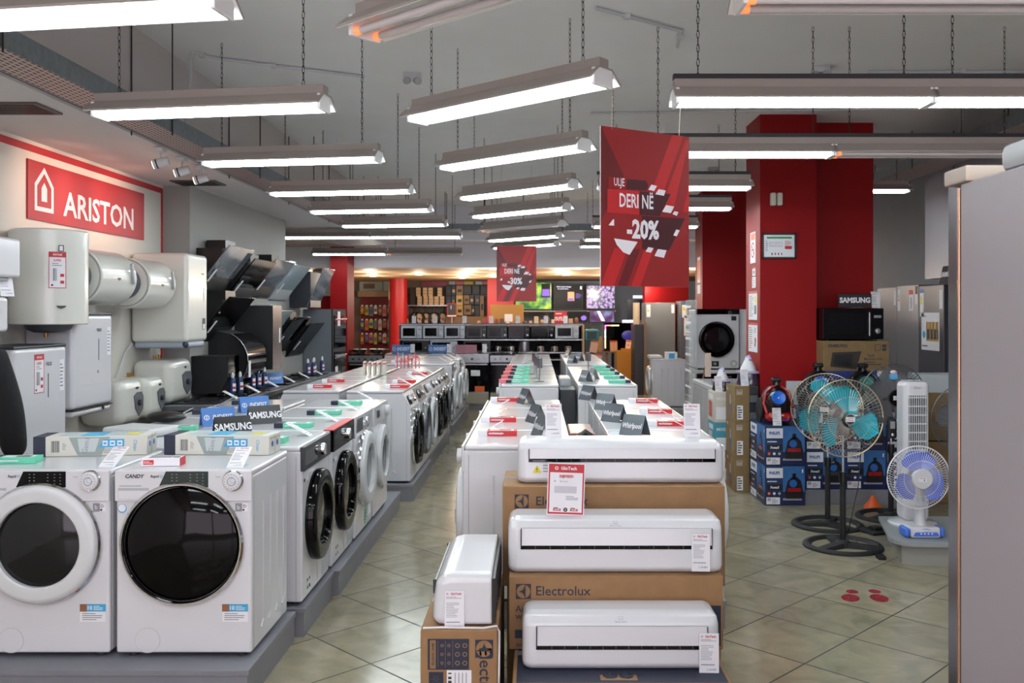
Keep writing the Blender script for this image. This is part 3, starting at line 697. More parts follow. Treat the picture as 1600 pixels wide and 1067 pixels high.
b = MB(); b.box(.2, .37, 5.6, 6.1, PZ, .93, mat('dark_red_lacquer', '#6a1016', .25), .02); b.build('red_appliance_box', label='dark red glossy box standing in the gap of the middle front block', cat='box')
b = MB(); b.tube([(.29 + .05 * math.cos(a / 12 * 6.283), 5.35, .82 + .15 * math.sin(a / 12 * 6.283)) for a in range(12)], .02, BLACK, 8, closed=True); b.box(.24, .34, 5.3, 5.4, PZ, .68, DGREY); b.build('coiled_drain_hose', label='coiled black hose standing in the gap of the middle front block', cat='hose')
b = MB(); b.box(.235, .39, 8.95, 9.4, PZ, .92, DGREY, .01); b.box(.24, .36, 9.4, 9.9, PZ, 1.0, LGREY, .02); b.build('backing_panel', label='grey standing panels in the gap of the middle block with mint boxes', cat='panel')

# ------------------------------------------------------------------ things lying on the machines
def make_hose_pack():
    b = MB(); w, d, h = .52, .17, .095
    b.box(-w / 2, w / 2, -d / 2, d / 2, 0, h, mat('pack_white', '#cfcdc4', .5), .002, 1); b.box(-w / 2 - .001, -w / 2 + .055, -d / 2 - .001, d / 2 + .001, -.0003, h + .001, NAVY)
    y = -d / 2 - .0002
    b.bars(-w / 2 + .08, -w / 2 + .12, .02, h - .02, 9, y, DGREY); b.lines(-w / 2 + .13, -w / 2 + .15, .03, h - .03, 5, y, GREYP)
    b.poly([(-w / 2 + .16, h - .004), (.09, h - .004), (.05, .004), (-.06, .004), (-w / 2 + .2, .004)], y, mat('pack_photo', '#8e9a98', .35)); b.poly([(-.06, h - .01), (.04, h - .01), (.02, .02), (-.05, .02)], y - .0008, mat('pack_photo_light', '#b9c2c2', .35)); b.text('Gsm1', -.02, h * .55, .025, y - .0016, GREYP, rot=80)
    b.poly([(.06, h - .015), (.155, h - .015), (.155, h - .055), (.035, h - .055)], y - .0008, CYAN)
    for k in range(3): b.rect(.055 + k * .034, .078 + k * .034, h - .047, h - .022, y - .0016, PAPER); b.rect(.06 + k * .034, .073 + k * .034, h - .04, h - .03, y - .0022, CYAN)
    b.lines(.06, .15, .012, .035, 3, y, GREYP); b.text('Clean', .205, h * .5, .018, y, CYAN, rot=-90)
    b.box(-w * .3, w * .42, -d * .42, d * .42, h, h + .0008, mat('pack_top', '#a9b8bd', .4)); b.box(-w * .1, w * .1, -d * .42, d * .42, h, h + .0016, CYAN); b.box(w * .28, w * .4, -d * .2, d * .2, h, h + .0016, YELLOW)
    b.M = T(w / 2, 0, 0) @ RZ90
    for s in (-1, 1): b.disc(s * .035, .05, .014, -.0002, BLUE)
    b.rect(-.07, .07, .078, .08, 0, DGREY); b.rect(-.0008, .0008, 0, h, 0, GREYP)
    return b.build('accessory_pack')
g = 'long accessory packs on the front machines'
put('hose', make_hose_pack, (-1.555, 4.50, TOP + .001), -3, 'long white and navy accessory pack on the machine with the black door', 'accessory pack', g)
put('hose', make_hose_pack, (-2.17, 4.47, TOP + .001), 8, 'long white and navy accessory pack on the machine with the white door ring', 'accessory pack', g)
b = MB(); b.box(-.085, .085, -.04, .04, 0, .036, PAPER, .001, 1); b.rect(-.076, -.03, .008, .028, -.0405, BRED); b.lines(-.074, -.032, .012, .024, 2, -.0415, PAPER); b.box(.0851, .0856, -.04, .04, 0, .036, REDP); b.box(-.06, .04, -.025, .03, .036, .0366, GREYP); b.box(.045, .075, -.02, .01, .036, .0366, DGREY)
b.build('small_filter_box', label='small white and red box lying on the machine with the black door', cat='accessory box', loc=(-1.70, 4.13, TOP + .001), rz=4)
g = 'mint and navy boxes on the front block'
for x, y, r, lb in ((-2.42, 4.20, 6, 'mint and navy box on the front-facing machine at the left picture edge'), (-2.12, 5.35, 4, 'mint and navy box behind the left long accessory pack'), (-1.45, 4.86, 0, 'mint and navy box half behind the right long accessory pack'), (-1.47, 5.50, 0, 'mint and navy box on the machine with the red strip'), (-1.45, 6.2, 0, 'mint and navy box on the machine with the chrome-rimmed white door'), (-1.44, 6.88, 0, 'mint and navy box on the last aisle-side machine of the front block'), (-2.25, 6.25, 10, 'mint and navy box at the wall side behind the tents'), (-2.2, 6.9, 10, 'mint and navy box at the wall side, farthest in the front block')):
    mint_box(x, y, TOP, r, lb, g)
g = 'tilted price cards on the front block'
for x, y, r, t, lb in ((-1.35, 4.05, 0, -62, 'white price card leaning back on the front edge beside the round dial'), (-1.93, 4.06, -4, -62, 'white price card leaning back on the machine with the white door ring'),
                       (-1.27, 5.12, 90, -62, 'white price card on the front edge of the first dark-panelled dryer'), (-1.27, 5.80, 90, -62, 'white price card on the front edge of the second dark-panelled dryer'), (-1.27, 6.46, 90, -62, 'white price card on the chrome-rimmed machine'), (-1.27, 7.15, 90, -62, 'white price card on the last machine of the front block'),
                       (-2.38, 5.9, -90, -62, 'clear price card on the wall side of the front block, nearer'), (-2.38, 6.75, -90, -62, 'clear price card on the wall side of the front block, farther')):
    card(x, y, TOP, r, lb, g, t)
TB = mat('tent_black', '#17171b', .35)
put('tS', lambda: make_tent('SAMSUNG', TB), (-1.72, 5.12, TOP + .001), 33, 'black tent sign reading SAMSUNG, nearer and partly behind the pack', 'tent sign', 'black tent signs')
put('tS', lambda: make_tent('SAMSUNG', TB), (-1.72, 5.72, TOP + .001), 33, 'black tent sign reading SAMSUNG, farther on the front block', 'tent sign', 'black tent signs')
put('tI', lambda: make_tent('INDESIT', SIGNBLUE), (-1.97, 5.60, TOP + .001), 33, 'blue tent sign reading INDESIT, nearer on the front block', 'tent sign', 'blue tent signs')
put('tI', lambda: make_tent('INDESIT', SIGNBLUE), (-1.98, 6.35, TOP + .001), 33, 'blue tent sign reading INDESIT, farther on the front block', 'tent sign', 'blue tent signs')
b = MB(); b.box(-.17, .17, -.12, .12, 0, .05, WHITE2, .02, 3); b.build('basin_lid', label='low white tray lying on the wall-side machines', cat='tray', loc=(-2.25, 5.15, TOP + .001), rz=-20)
b = MB(); b.ball((0, 0, .035), (.13, .08, .035), BLACK, 20); b.build('black_cushion_case', label='flat black pouch below the two smallest water heaters', cat='pouch', loc=(-2.35, 5.75, TOP + .001))
# island B, C tops
g = 'red boxes on the second left block'
for x, y, r, lb in ((-1.30, 8.45, 0, 'red flat box on the aisle machines of the second left block, nearest'), (-1.32, 9.05, -4, 'red flat box on the second machine of the second left block'), (-2.02, 8.45, 8, 'red flat box on the wall-side machines, nearest'), (-2.05, 9.15, 8, 'red flat box on the wall-side machines, second'), (-1.35, 10.3, 0, 'red flat box farther along the second left block')):
    red_box(x, y, TOP, r, lb, g)
for k in range(5):
    b = MB(); b.box(-.012, .012, -.06, .06, 0, .15, CREAM, .003); b.box(-.0125, .0125, -.0605, .0605, .12, .135, REDP)
    b.build('leaflet_stand', label='narrow upright cream leaflet on the second left block, %s from the left' % ORD[k], cat='leaflet', group='upright leaflets', loc=(-1.93 + .055 * k, 10.2, TOP + .001))
b = MB()
for k in range(14): b.box(-.16 + .023 * k, -.145 + .023 * k, -.01, .01, 0, .16 + .05 * math.sin(k * 1.9), mat('clear_pink', '#c9505a', .3, alpha=.6) if k % 2 else FILM)
b.build('display_rack', label='clear rack with red prints on the second left block', cat='rack', loc=(-1.62, 11.4, TOP + .001))
g = 'price cards on the second left block'
for i in range(4): card(-1.2, 8.75 + .6 * i, TOP, 90, 'leaning price card, %s along the second left block' % ORD[i], g, -62)
g = 'price cards on the third left block'
for i in range(4): card(-1.25, 12.85 + .6 * i, TOP, 90, 'leaning price card, %s along the third left block' % ORD[i], g, -62)
for i in range(3): red_box(-1.95, 12.9 + .6 * i, TOP, 0, 'red flat box, %s along the third left block' % ORD[i], 'red boxes on the third left block')
# centre island tops
TG = mat('tent_grey', '#5d636a', .3, metal=.3)
tg = lambda: make_tent('Whirlpool', TG, .15, .115, .10)
for i, (x, y, r) in enumerate(((.04, 5.1, -68), (.0, 5.75, -68), (-.08, 6.95, -68), (.56, 5.15, -42), (.50, 5.8, -42), (.50, 6.5, -42), (.42, 7.25, -55))):
    put('tW', tg, (x, y, TOP + .001), r, ('grey tent sign on the left machines' if i < 3 else 'grey tent sign on the right machines') + ' of the middle block, %s back' % ORD[i if i < 3 else i - 3], 'tent sign', 'grey tent signs of the middle front block')
for i, (x, y) in enumerate(((-.22, 5.15), (-.24, 5.8), (-.25, 7.15))): red_box(x, y, TOP, 0, 'red flat box, %s along the left side of the middle front block' % ORD[i], 'red boxes of the middle front block')
for i, (x, y) in enumerate(((.80, 5.6), (.83, 6.3), (.83, 7.05))): red_box(x, y, TOP, -2, 'red flat box, %s along the right side of the middle front block' % ORD[i], 'red boxes of the middle front block')
for i in range(3): card(-.33, 5.2 + .65 * i, TOP, -90, 'leaning price card, %s on the left edge of the middle front block' % ORD[i], 'price cards of the middle front block', -62); card(.93, 5.2 + .65 * i, TOP, 90, 'leaning price card, %s on the right edge of the middle front block' % ORD[i], 'price cards of the middle front block', -62)
for i in range(5):
    mint_box(-.19, 9.05 + .62 * i, TOP, 0, 'mint box, %s along the left side of the middle block' % ORD[i], 'mint boxes of the middle block')
    mint_box(.83, 9.05 + .62 * i, TOP, 180, 'mint box, %s along the right side of the middle block' % ORD[i], 'mint boxes of the middle block')
    b = MB(); b.box(-.06, .06, -.05, .05, 0, .03, mat('pale_red_box', '#d86a6e', .5), .002, 1); b.build('accessory_box', label='small pink-red box, %s at the left edge of the middle block' % ORD[i], cat='accessory box', group='small pink-red boxes of the middle block', loc=(-.315, 9.1 + .62 * i, TOP + .001))
def make_card_stand():
    o = empty('chrome_card_stand'); b = MB(); b.box(-.05, .05, -.03, .03, 0, .008, CHROME, .002, 1); b.cyl((0, 0, .008), (0, 0, .2), .01, CHROME, 10); b.build('base', o)
    b = MB(); b.box(-.015, .015, -.05, .05, .14, .24, STEEL, .003); b.build('holder', o); return o
for i, (x, y) in enumerate(((.0, 9.6), (.03, 9.15), (-.02, 10.3), (.60, 10.5))): put('stand', make_card_stand, (x, y, TOP + .001), 20, 'thin chrome card stand, %s of those on the middle block' % ORD[i], 'card stand', 'chrome card stands')
for i, (x, y, r) in enumerate(((.50, 9.2, -65), (.6, 9.6, -75), (.5, 12.6, -60), (.62, 13.2, -60), (.0, 12.9, -80), (.5, 14.2, -70))): put('tW', tg, (x, y, TOP + .001), r, 'grey tent sign on the rear middle blocks, %s from the camera' % ORD[i], 'tent sign', 'grey tent signs of the rear middle blocks')
for i in range(5): card(-.2, 12.6 + .6 * i, TOP, -90, 'leaning price card, %s on the farthest middle block' % ORD[i], 'price cards of the farthest middle block', -62)

# ------------------------------------------------------------------ air conditioners on their cartons
def e_logo(b, cx, cz, s, y, rot=0):
    def Rr(p): a = R(rot); return (cx + p[0] * math.cos(a) - p[1] * math.sin(a), cz + p[0] * math.sin(a) + p[1] * math.cos(a))
    b.poly([Rr(p) for p in ((-s, -s), (s, -s), (s, s), (-s, s))], y, NAVY, .0006)
    b.disc(cx, cz, s * .9, y - .0006, CARD, .0006, 36)
    b.poly([Rr((x * s, z * s)) for x, z in ((.28, .86), (.28, -.86), (.20, -.86), (.08, -.5), (-.15, -.18), (-.5, -.03), (-.86, 0), (-.5, .03), (-.15, .18), (.08, .5), (.20, .86))], y - .0012, NAVY, .0006)
def carton(name, x0, x1, y0, y1, z0, z1, label, deco=None, tape=True):
    o = empty(name, ((x0 + x1) / 2, (y0 + y1) / 2, z0), label=label, cat='cardboard box'); w, d, h = (x1 - x0) / 2, (y1 - y0) / 2, z1 - z0
    b = MB(); b.box(-w, w, -d, d, 0, h, CARD, .004, 1)
    b.box(-w + .01, w - .01, -.001, .001, h, h + .0008, mat('carton_seam', '#5a4128', .8))
    if deco: deco(b, w, d, h)
    b.build('carton', o)
    if tape: b = MB(); b.box(-w + .004, w - .004, -.025, .025, h + .0008, h + .0014, FILM); b.build('packing_tape', o)
    return o
def d1(b, w, d, h):
    e_logo(b, -w + .085, h - .068, .031, -d); b.text('Electrolux', -w + .262, h - .068, .041, -d, NAVY, .008, al='CENTER', sx=1.0)
def d2(b, w, d, h):
    e_logo(b, -w + .06, h - .063, .031, -d); b.text('Electrolux', -w + .222, h - .062, .040, -d, NAVY, .008)
    b.text('American design', -w + .027, h - .135, .028, -d, NAVY, .004, al='LEFT'); b.text('with air care', -w + .027, h - .165, .028, -d, NAVY, .004, al='LEFT')
    b.rect(-w + .025, -w + .2, h - .255, h - .22, -d, NAVY); b.text('AIR CARE', -w + .105, h - .237, .016, -d - .0008, CARD, .01); b.text('EACS/I-09HM', -w + .03, h - .283, .014, -d, NAVY, .008, al='LEFT')
    b.rect(w - .20, w - .01, .015, h * .6, -d, NAVY)
def d3(b, w, d, h):
    b.box(-w + .015, w - .015, -d + .03, d - .02, h, h + .0006, NAVY); b.box(-.08, .06, -d + .05, -d + .10, h, h + .0012, CARD)
    for s in (-1, 1): b.lathe([(.0, h + .0018), (.028, h + .0018)], NAVY, T(-.01 + s * .03, -d + .09, 0), 20)
    b.rect(-w + .03, w - .03, .03, h - .03, -d, NAVY)
def d4(b, w, d, h):
    y = -d - .0002
    b.rect(-w + .028, w - .107, h - .149, h - .033, y, NAVY, .0006); b.rect(-w + .036, -w + .058, h - .145, h - .038, y - .0006, CARD, .0006); b.text('SMART INVERTER', -w + .047, h - .09, .010, y - .0012, NAVY, .01, rot=-90, sx=.8)
    for k in range(2):
        for q in range(3): cx, cz = -w + .082 + k * .026, h - .058 - q * .033; b.ring(cx, cz, .0035, .006, y - .001, CARD, 10)
    for k in range(3): b.rect(-w + .066 + .028 * k, -w + .067 + .028 * k, h - .14, h - .04, y - .0006, CARD)
    for k in range(2):
        for q in range(3): b.ring(-w + .16 - .0 + k * .028 - .02, h - .058 - q * .033, .006, .009, y - .001, CARD, 14)
    b.rect(-w + .032, -w + .087, -.0 + h - .29, h - .158, y, NAVY, .0006)
    for k in range(8):
        a = k * math.pi / 4; c = Vector((-w + .059, h - .185)); b.poly([tuple(c + Vector((math.cos(a + .08), math.sin(a + .08))) * .004), tuple(c + Vector((math.cos(a), math.sin(a))) * .021), tuple(c + Vector((math.cos(a - .08), math.sin(a - .08))) * .004)], y - .0006, CARD)
    b.text('COOL', -w + .06, h - .25, .018, y - .0008, CARD, .01)
    b.rect(-w + .10, w - .098, h - .3, h - .151, y - .0008, PAPER, .0006)
    for k in range(9): b.rect(-w + .105, -w + .118, h - .16 - .015 * k, h - .165 - .015 * k - .004 * (k % 3), y - .0016, DGREY)
    for k in range(4): b.rect(-w + .13 + k * .014, -w + .133 + k * .014, h - .28, h - .16, y - .0016, GREYP, .0004)
    e_logo(b, w - .05, h - .07, .034, y, -90); b.text('Electrolux', w - .047, h - .20, .048, y, NAVY, .01, rot=-90)
    b.box(-w + .07, w - .14, -d + .02, -d + .09, h + .0002, h + .0008, mat('carton_print', '#4e3c2c', .7)); b.box(-w + .072, w - .142, -d + .022, -d + .088, h + .0004, h + .0012, CARD)
carton('appliance_carton', -.15, .838, 4.02, 4.42, .46, .905, 'long brown carton printed Electrolux, topmost, under the highest air conditioner', d1)
carton('appliance_carton', -.13, .82, 4.02, 4.42, .0, .459, 'long brown carton at the bottom of the rear air conditioner pile')
carton('appliance_carton', -.113, .768, 3.72, 4.00, .29, .592, 'brown carton printed Electrolux under the middle air conditioner', d2)
carton('appliance_carton', -.09, .735, 3.36, 4.01, .0, .289, 'brown carton with dark blue top under the lowest air conditioner', d3)
carton('appliance_carton', -.438, -.147, 3.42, 4.16, .0, .475, 'brown carton standing end-on with vertical Electrolux lettering and snowflake print', d4)
def ac_unit(loc, w, d, h, label, slot, panel, style='a', rz=0, tilt=0):
    """slot: height of the dark air slot, panel: (left, right) of the raised panel"""
    o = empty('air_conditioner', loc, rz, label, 'air conditioner')
    b = MB(); t = bmesh.new()
    prof = [(d / 2, 0), (-d / 2 + .02, 0), (-d / 2, .02), (-d / 2 + .005, h * .5), (-d / 2 + .014, h * .82), (-d / 2 + .04, h * .95), (-d / 2 + .085, h), (d / 2, h)]
    n = len(prof); vs = []
    for k, (x, s) in enumerate(((-w / 2, .0), (-w / 2 + .010, .65), (-w / 2 + .034, 1), (w / 2 - .034, 1), (w / 2 - .010, .65), (w / 2, .0))):
        ins = (1 - s) * .032
        for yy, zz in prof:
            y2 = min(d / 2, yy + (ins if yy < d / 2 - .001 else 0)); z2 = min(zz, h - ins * .9) if zz > .02 else zz + ins * .3
            vs.append((x, y2, z2))
    fs = [(k * n + i, (k + 1) * n + i, (k + 1) * n + (i + 1) % n, k * n + (i + 1) % n) for k in range(5) for i in range(n)] + [tuple(range(n)), tuple(range(5 * n, 6 * n))[::-1]]
    b.raw(vs, fs, WHITE)
    bm2 = b.bm; bmesh.ops.recalc_face_normals(bm2, faces=bm2.faces[:])
    ed = [e for e in bm2.edges if e.calc_face_angle(0) > R(18)]
    bmesh.ops.bevel(bm2, geom=ed, offset=.009, segments=3, profile=.5, affect='EDGES')
    for f in bm2.faces: f.smooth = True
    b.wn = True
    bk = MB(); bk.box(-w / 2 + .006, w / 2 - .006, d / 2 + .001, d / 2 + .012, .01, h - .02, BLACK); 
    for k in range(int(w / .05)): bk.box(-w / 2 + .02 + k * .05, -w / 2 + .045 + k * .05, d / 2 + .012, d / 2 + .014, .03, h - .05, DGREY)
    b.build('casing', o, sharp=60); bk.build('back_plate', o)
    def fy(z): return -d / 2 + (.005 * z / (h * .5) if z < h * .5 else .005 + .009 * (z - h * .5) / (h * .32))
    xl, xr = panel; zt = min(slot + .078, h * .82)
    def strip(x0_, x1_, z0_, z1_, m, off, th=.002):
        bb = MB(); bb.raw([(x0_, fy(z0_) - off, z0_), (x1_, fy(z0_) - off, z0_), (x1_, fy(z1_) - off, z1_), (x0_, fy(z1_) - off, z1_), (x0_, fy(z0_) - off + th, z0_), (x1_, fy(z0_) - off + th, z0_), (x1_, fy(z1_) - off + th, z1_), (x0_, fy(z1_) - off + th, z1_)], [(0, 1, 2, 3), (7, 6, 5, 4), (0, 4, 5, 1), (3, 2, 6, 7), (0, 3, 7, 4), (1, 5, 6, 2)], m); return bb
    strip(xl + .002, xr - .002, slot + .007, zt, WHITE, .0065, .006).build('front_flap', o)
    bb = MB(); bb.raw([(xl, fy(slot - .008) - .004, slot - .009), (xr, fy(slot) - .004, slot - .009), (xr, fy(slot + .007) - .004, slot + .008), (xl, fy(slot + .007) - .004, slot + .008)], [(0, 1, 2, 3)], GLOSSBLACK)
    bb.box(xl, xl + .0045, fy(slot) - .0068, fy(zt), slot, zt, BLACK); bb.box(xr - .003, xr, fy(slot) - .0068, fy(zt), slot, zt, DGREY)
    if style != 'b': bb.box(xl, xr, fy(zt) - .006, fy(zt), zt, zt + .002, LGREY)
    for k in range(12):
        x = xl + .06 + (xr - xl - .12) * k / 11; bb.box(x, x + .002, fy(slot) - .0055, fy(slot), slot - .006, slot + .004, MGREY)
    bb.build('air_slot', o)
    lb = MB(); t2 = math.atan2(.026, h * .13)
    lb.M = T(0, -d / 2 + .027, h * .885) @ Matrix.Rotation(-t2, 4, 'X')
    if style != 'b': lb.rect(-.009, .009, .0, .013, -.001, LGREY, .0006); lb.rect(-.007, .007, .002, .011, -.002, WHITE, .0006); lb.text('Electrolux', 0, -.009, .008, -.001, GREYP, .0)
    else:
        lb.M = T(0, -d / 2, 0); lb.poly([(-w / 2 + .068, .05), (-w / 2 + .108, .05), (-w / 2 + .088, .085)], -.002, YELLOW); lb.text('!', -w / 2 + .088, .063, .018, -.003, DGREY, .02); lb.lines(-w / 2 + .07, -w / 2 + .16, .095, .108, 2, -.002, GREYP); lb.lines(-w / 2 + .115, -w / 2 + .15, .05, .09, 3, -.002, GREYP)
    lb.build('print', o)
    return o
ac_unit((.380, 4.17, .906), .93, .21, .19, 'white wall air conditioner, the highest one on the pile of cartons', .106, (-.415, .425), 'b')
ac_unit((.330, 3.855, .593), .895, .21, .226, 'white wall air conditioner in the middle of the pile of cartons', .110, (-.395, .40), 'a')
ac_unit((.329, 3.60, .290), .768, .20, .212, 'white wall air conditioner, the lowest and smallest on the cartons', .090, (-.33, .335), 'c')
o = ac_unit((-.285, 3.79, .476), .66, .23, .20, 'white air conditioner lying end-on on the left carton', .112, (-.28, .28), 'c', rz=-90)
card(.08, 4.21, .906 + .189, 0, 'price card standing on the highest air conditioner, left', 'price cards on the air conditioners', -12)
card(.725, 4.21, .906 + .189, -4, 'price card standing on the highest air conditioner, right', 'price cards on the air conditioners', -12)
def stuck(name, mk, loc, rz, tx, label, cat):
    b = mk(); o = b if isinstance(b, bpy.types.Object) else b.build(name)
    o.name = name; o.location = loc; o.rotation_euler = (tx, 0, R(rz)); tag(o, label, cat); return o
def mk_card():
    b = MB(); draw_card(b); b.box(-.039, .039, .0012, .002, -.002, .157, CLEAR); return b
stuck('price_card', mk_card, (.68, 3.742, .605), -4, -.03, 'white price card stuck on the right front of the middle air conditioner', 'price card')
stuck('price_card', mk_card, (.664, 3.48, .285), -2, -.02, 'white price card stuck on the right front of the lowest air conditioner', 'price card')
stuck('price_card', mk_card, (-.312, 3.452, .458), 2, -.02, 'white price card with a black smudge stuck on the end-on air conditioner', 'price card')
o = make_promo_card(); o.location = (.122, 3.83, .822); o.rotation_euler = (-.06, R(2), 0); tag(o, 'red-framed promotion card in front of the highest air conditioner', 'price card')
b = MB(); b.tube([(-.43, 3.435, .477), (-.36, 3.432, .481), (-.2, 3.43, .479), (-.152, 3.46, .477), (-.141, 3.45, .46), (-.141, 3.42, .3), (-.14, 3.41, .02)], .004, PAPER, 6); b.build('packing_strap', label='thin white strap lying over the carton of the end-on air conditioner', cat='strap')

# ------------------------------------------------------------------ left wall: water heaters
XW = -3.4
GREYCAP = mat('heater_grey_cap', '#55595f', .45)
HC = mat('heater_enamel', '#d3d2cb', .25, coat=.4)
def badge(b, y, z, x, w=.05): b.M = T(x, y, z) @ RZ90; b.poly([(-w / 2, w * .14), (-w * .32, -w * .08), (0, -w * .2), (w * .32, -w * .08), (w / 2, w * .14)], 0, BLACK, .002); b.M = Matrix()
# 1 vertical cylinder
o = empty('water_heater', (-3.155, 5.86, 1.60), label='tall vertical cylindrical white water heater under the red wall sign', cat='water heater')
b = MB(); b.lathe([(0, 0), (.224, .0), (.232, .006), (.232, .595), (.222, .606), (0, .614)], HC, None, 64); b.build('tank', o, sharp=25)
b = MB(); b.lathe([(0, -.055), (.09, -.05), (.13, -.03), (.145, 0)], GREYCAP, None, 36); b.cyl((-.05, .06, -.05), (-.05, .06, -.085), .012, GOLD, 10); b.build('bottom_cap', o)
b = MB(); b.M = Matrix.Rotation(R(28), 4, 'Z') @ T(0, -.2345, 0); b.poly([(.07 - .03, .12), (.07 - .02, .107), (.07, .10), (.09, .107), (.10, .12)], 0, BLACK, .001); b.build('badge', o); b = MB(); b.M = Matrix.Rotation(R(28), 4, 'Z') @ T(0, -.2345, 0); b.rect(.055, .085, .46, .50, 0, DGREY); b.rect(.06, .08, .465, .495, -.001, PAPER); b.build('sticker', o)
oo = make_heater_card(); oo.location = (-3.155 + .236 * math.cos(R(-50)), 5.86 + .236 * math.sin(R(-50)), 1.83); oo.rotation_euler = (0, 0, R(38)); oo.scale = (.9, 1, .95); tag(oo, 'red-headed price card on the vertical cylindrical water heater', 'price card')
# 2,3 horizontal cylinders
def hor(y0, L, r, zc, label):
    o = empty('water_heater', (-3.15, y0, zc), label=label, cat='water heater'); Mx = Matrix.Rotation(R(-90), 4, 'X')
    b = MB(); b.lathe([(0, .0), (r - .022, 0), (r - .020, .006), (r - .006, .006), (r, .014), (r, L - .03), (r - .02, L - .005), (0, L)], HC, Mx, 56); b.build('tank', o, sharp=30)
    b = MB(); b.lathe([(0, -.04), (r * .54, -.037), (r * .62, -.02), (r * .63, 0)], GREYCAP, Mx, 32); b.lathe([(r - .017, -.001), (r - .013, -.001), (r - .013, .004)], GREYP, Mx, 48); b.build('end_cap', o)
    b = MB(); badge(b, L * .45, -r * .05, r * .985 + .004, .055); b.build('badge', o)
    b = MB(); b.M = T(r * .97 + .008, L * .8, .0) @ Matrix.Rotation(R(15), 4, 'X'); b.box(0, .02, -.012, .012, -.04, .11, LGREY, .003); b.build('thermometer', o)
    b = MB(); b.box(-.25, -r * .8, L * .3, L * .36, -.06, .06, STEEL); b.box(-.25, -r * .8, L * .7, L * .76, -.06, .06, STEEL); b.build('bracket', o)
hor(6.16, .56, .198, 1.925, 'horizontal cylindrical water heater, the one right behind the vertical cylinder')
hor(6.93, .52, .195, 1.905, 'horizontal cylindrical water heater, the one farther along the wall')
# 4 large flat heater
o = empty('water_heater', (-3.15, 7.8, 1.38), label='large upright flat-sided white water heater at the end of the heater wall', cat='water heater')
b = MB(); b.box(-.24, .235, -.235, .235, .05, .80, HC, .035, 4); b.build('tank', o, sharp=50)
b = MB(); b.box(-.22, .215, -.215, .215, 0, .055, mat('heater_light_cap', '#9aa3b0', .4), .02, 3); b.ball((.20, -.19, .03), (.03, .03, .03), mat('dark_blue_knob', '#222a4a', .3), 14); b.build('bottom_cap', o)
Q = T(.236, 0, 0) @ RZ90
for nm, q, m in (('logo_print', (.08, .14, .63, .64), DGREY), ('energy_label', (.10, .17, .15, .25), DGREY), ('handle_line', (.13, .15, .4, .52), LGREY)): b = MB(); b.M = Q; b.rect(*q, 0, m); (b.rect(.11, .16, .155, .2, -.001, PAPER) if nm == 'energy_label' else 0); b.build(nm, o)
# velis style flat heaters
def velis(y0, y1, z0, z1, label):
    o = empty('water_heater', (XW + .003, (y0 + y1) / 2, z0), label=label, cat='water heater'); w = (y1 - y0) / 2; h = z1 - z0
    b = MB(); b.M = RZ90; b.box(-w, w, -.33, 0, .05, h - .012, WHITE, .03, 4); b.build('tank', o, sharp=50)
    b = MB(); b.M = RZ90; b.box(-w + .002, w - .002, -.328, 0, h - .018, h, DGREY, .008, 2); b.build('top_trim', o); b = MB(); b.M = RZ90; b.box(-w, w, -.331, 0, .045, .052, BLACK, .002); b.box(-w + .01, w - .01, -.32, -.01, 0, .048, WHITE, .02, 3); b.disc(w * .5, .03, .014, -.325, BLACK, .004); b.build('bottom_trim', o)
    b = MB(); b.M = RZ90; b.text('VELIS', w * .25, h - .12, .022, -.3305, DGREY, .03); b.rect(w * .22, w * .25, h - .33, h - .18, -.3305, DGREY); b.rect(w * .68, w * .86, h - .3, h - .1, -.3305, PAPER); b.lines(w * .7, w * .84, h - .28, h - .12, 7, -.3313, GREYP)
    b.disc(w * .2, .29, .012, -.3305, GREYP); b.rect(-w * .6, w * .8, .205, .207, -.3305, LGREY); b.build('front_print', o)
velis(5.32, 5.92, .62, 1.475, 'tall flat water heater with a red price card, right of the person')
velis(6.0, 6.56, .975, 1.675, 'tall flat white water heater with dark bottom line, below the horizontal cylinders')
oo = make_heater_card(); oo.location = (XW + .334, 5.585, 1.18); oo.rotation_euler = (0, 0, R(90)); tag(oo, 'red-headed price card on the flat water heater behind the person', 'price card')
# small square heaters
def small(y0, y1, z0, z1, label):
    o = empty('small_water_heater', (XW, (y0 + y1) / 2, z0), label=label, cat='water heater', group='small square water heaters'); w = (y1 - y0) / 2; h = z1 - z0
    b = MB(); b.M = RZ90; b.box(-w, w, -.34, 0, 0, h, HC, min(w, .075), 6); b.build('tank', o, sharp=60)
    b = MB(); b.M = RZ90 @ T(w * .38, -.341, h * .46); b.prism([(-w * .42, h * .17), (-w * .15, h * .24), (w * .25, h * .24), (w * .42, h * .12), (w * .38, -h * .16), (w * .02, -h * .3), (-w * .3, -h * .12)], 0, -.006, GREYCAP); b.lathe([(h * .07, 0), (h * .065, .02), (0, .022)], DGREY, YF @ T(0, 0, .004), 20); b.build('front_shield', o)
    b = MB(); badge(b, w * .25, h * .80, .342, .06); b.build('badge', o)
    b = MB(); b.M = RZ90; b.cyl((-w * .2, -.12, h - .01), (-w * .2, -.12, h + .035), .012, GOLD, 10); b.cyl((w * .2, -.12, h - .01), (w * .2, -.12, h + .035), .012, GOLD, 10); b.build('pipe_fittings', o)
small(6.70, 7.08, .83, 1.17, 'small square water heater, nearest of the three on the wall')
small(7.14, 7.49, .84, 1.16, 'small square water heater, middle of the three on the wall')
small(7.58, 8.08, .905, 1.28, 'small square water heater, farthest and largest of the three on the wall')
o = card(XW + .03, 6.9, 1.2, 90, 'small price card standing against the wall above the nearest small water heater', None, -12)
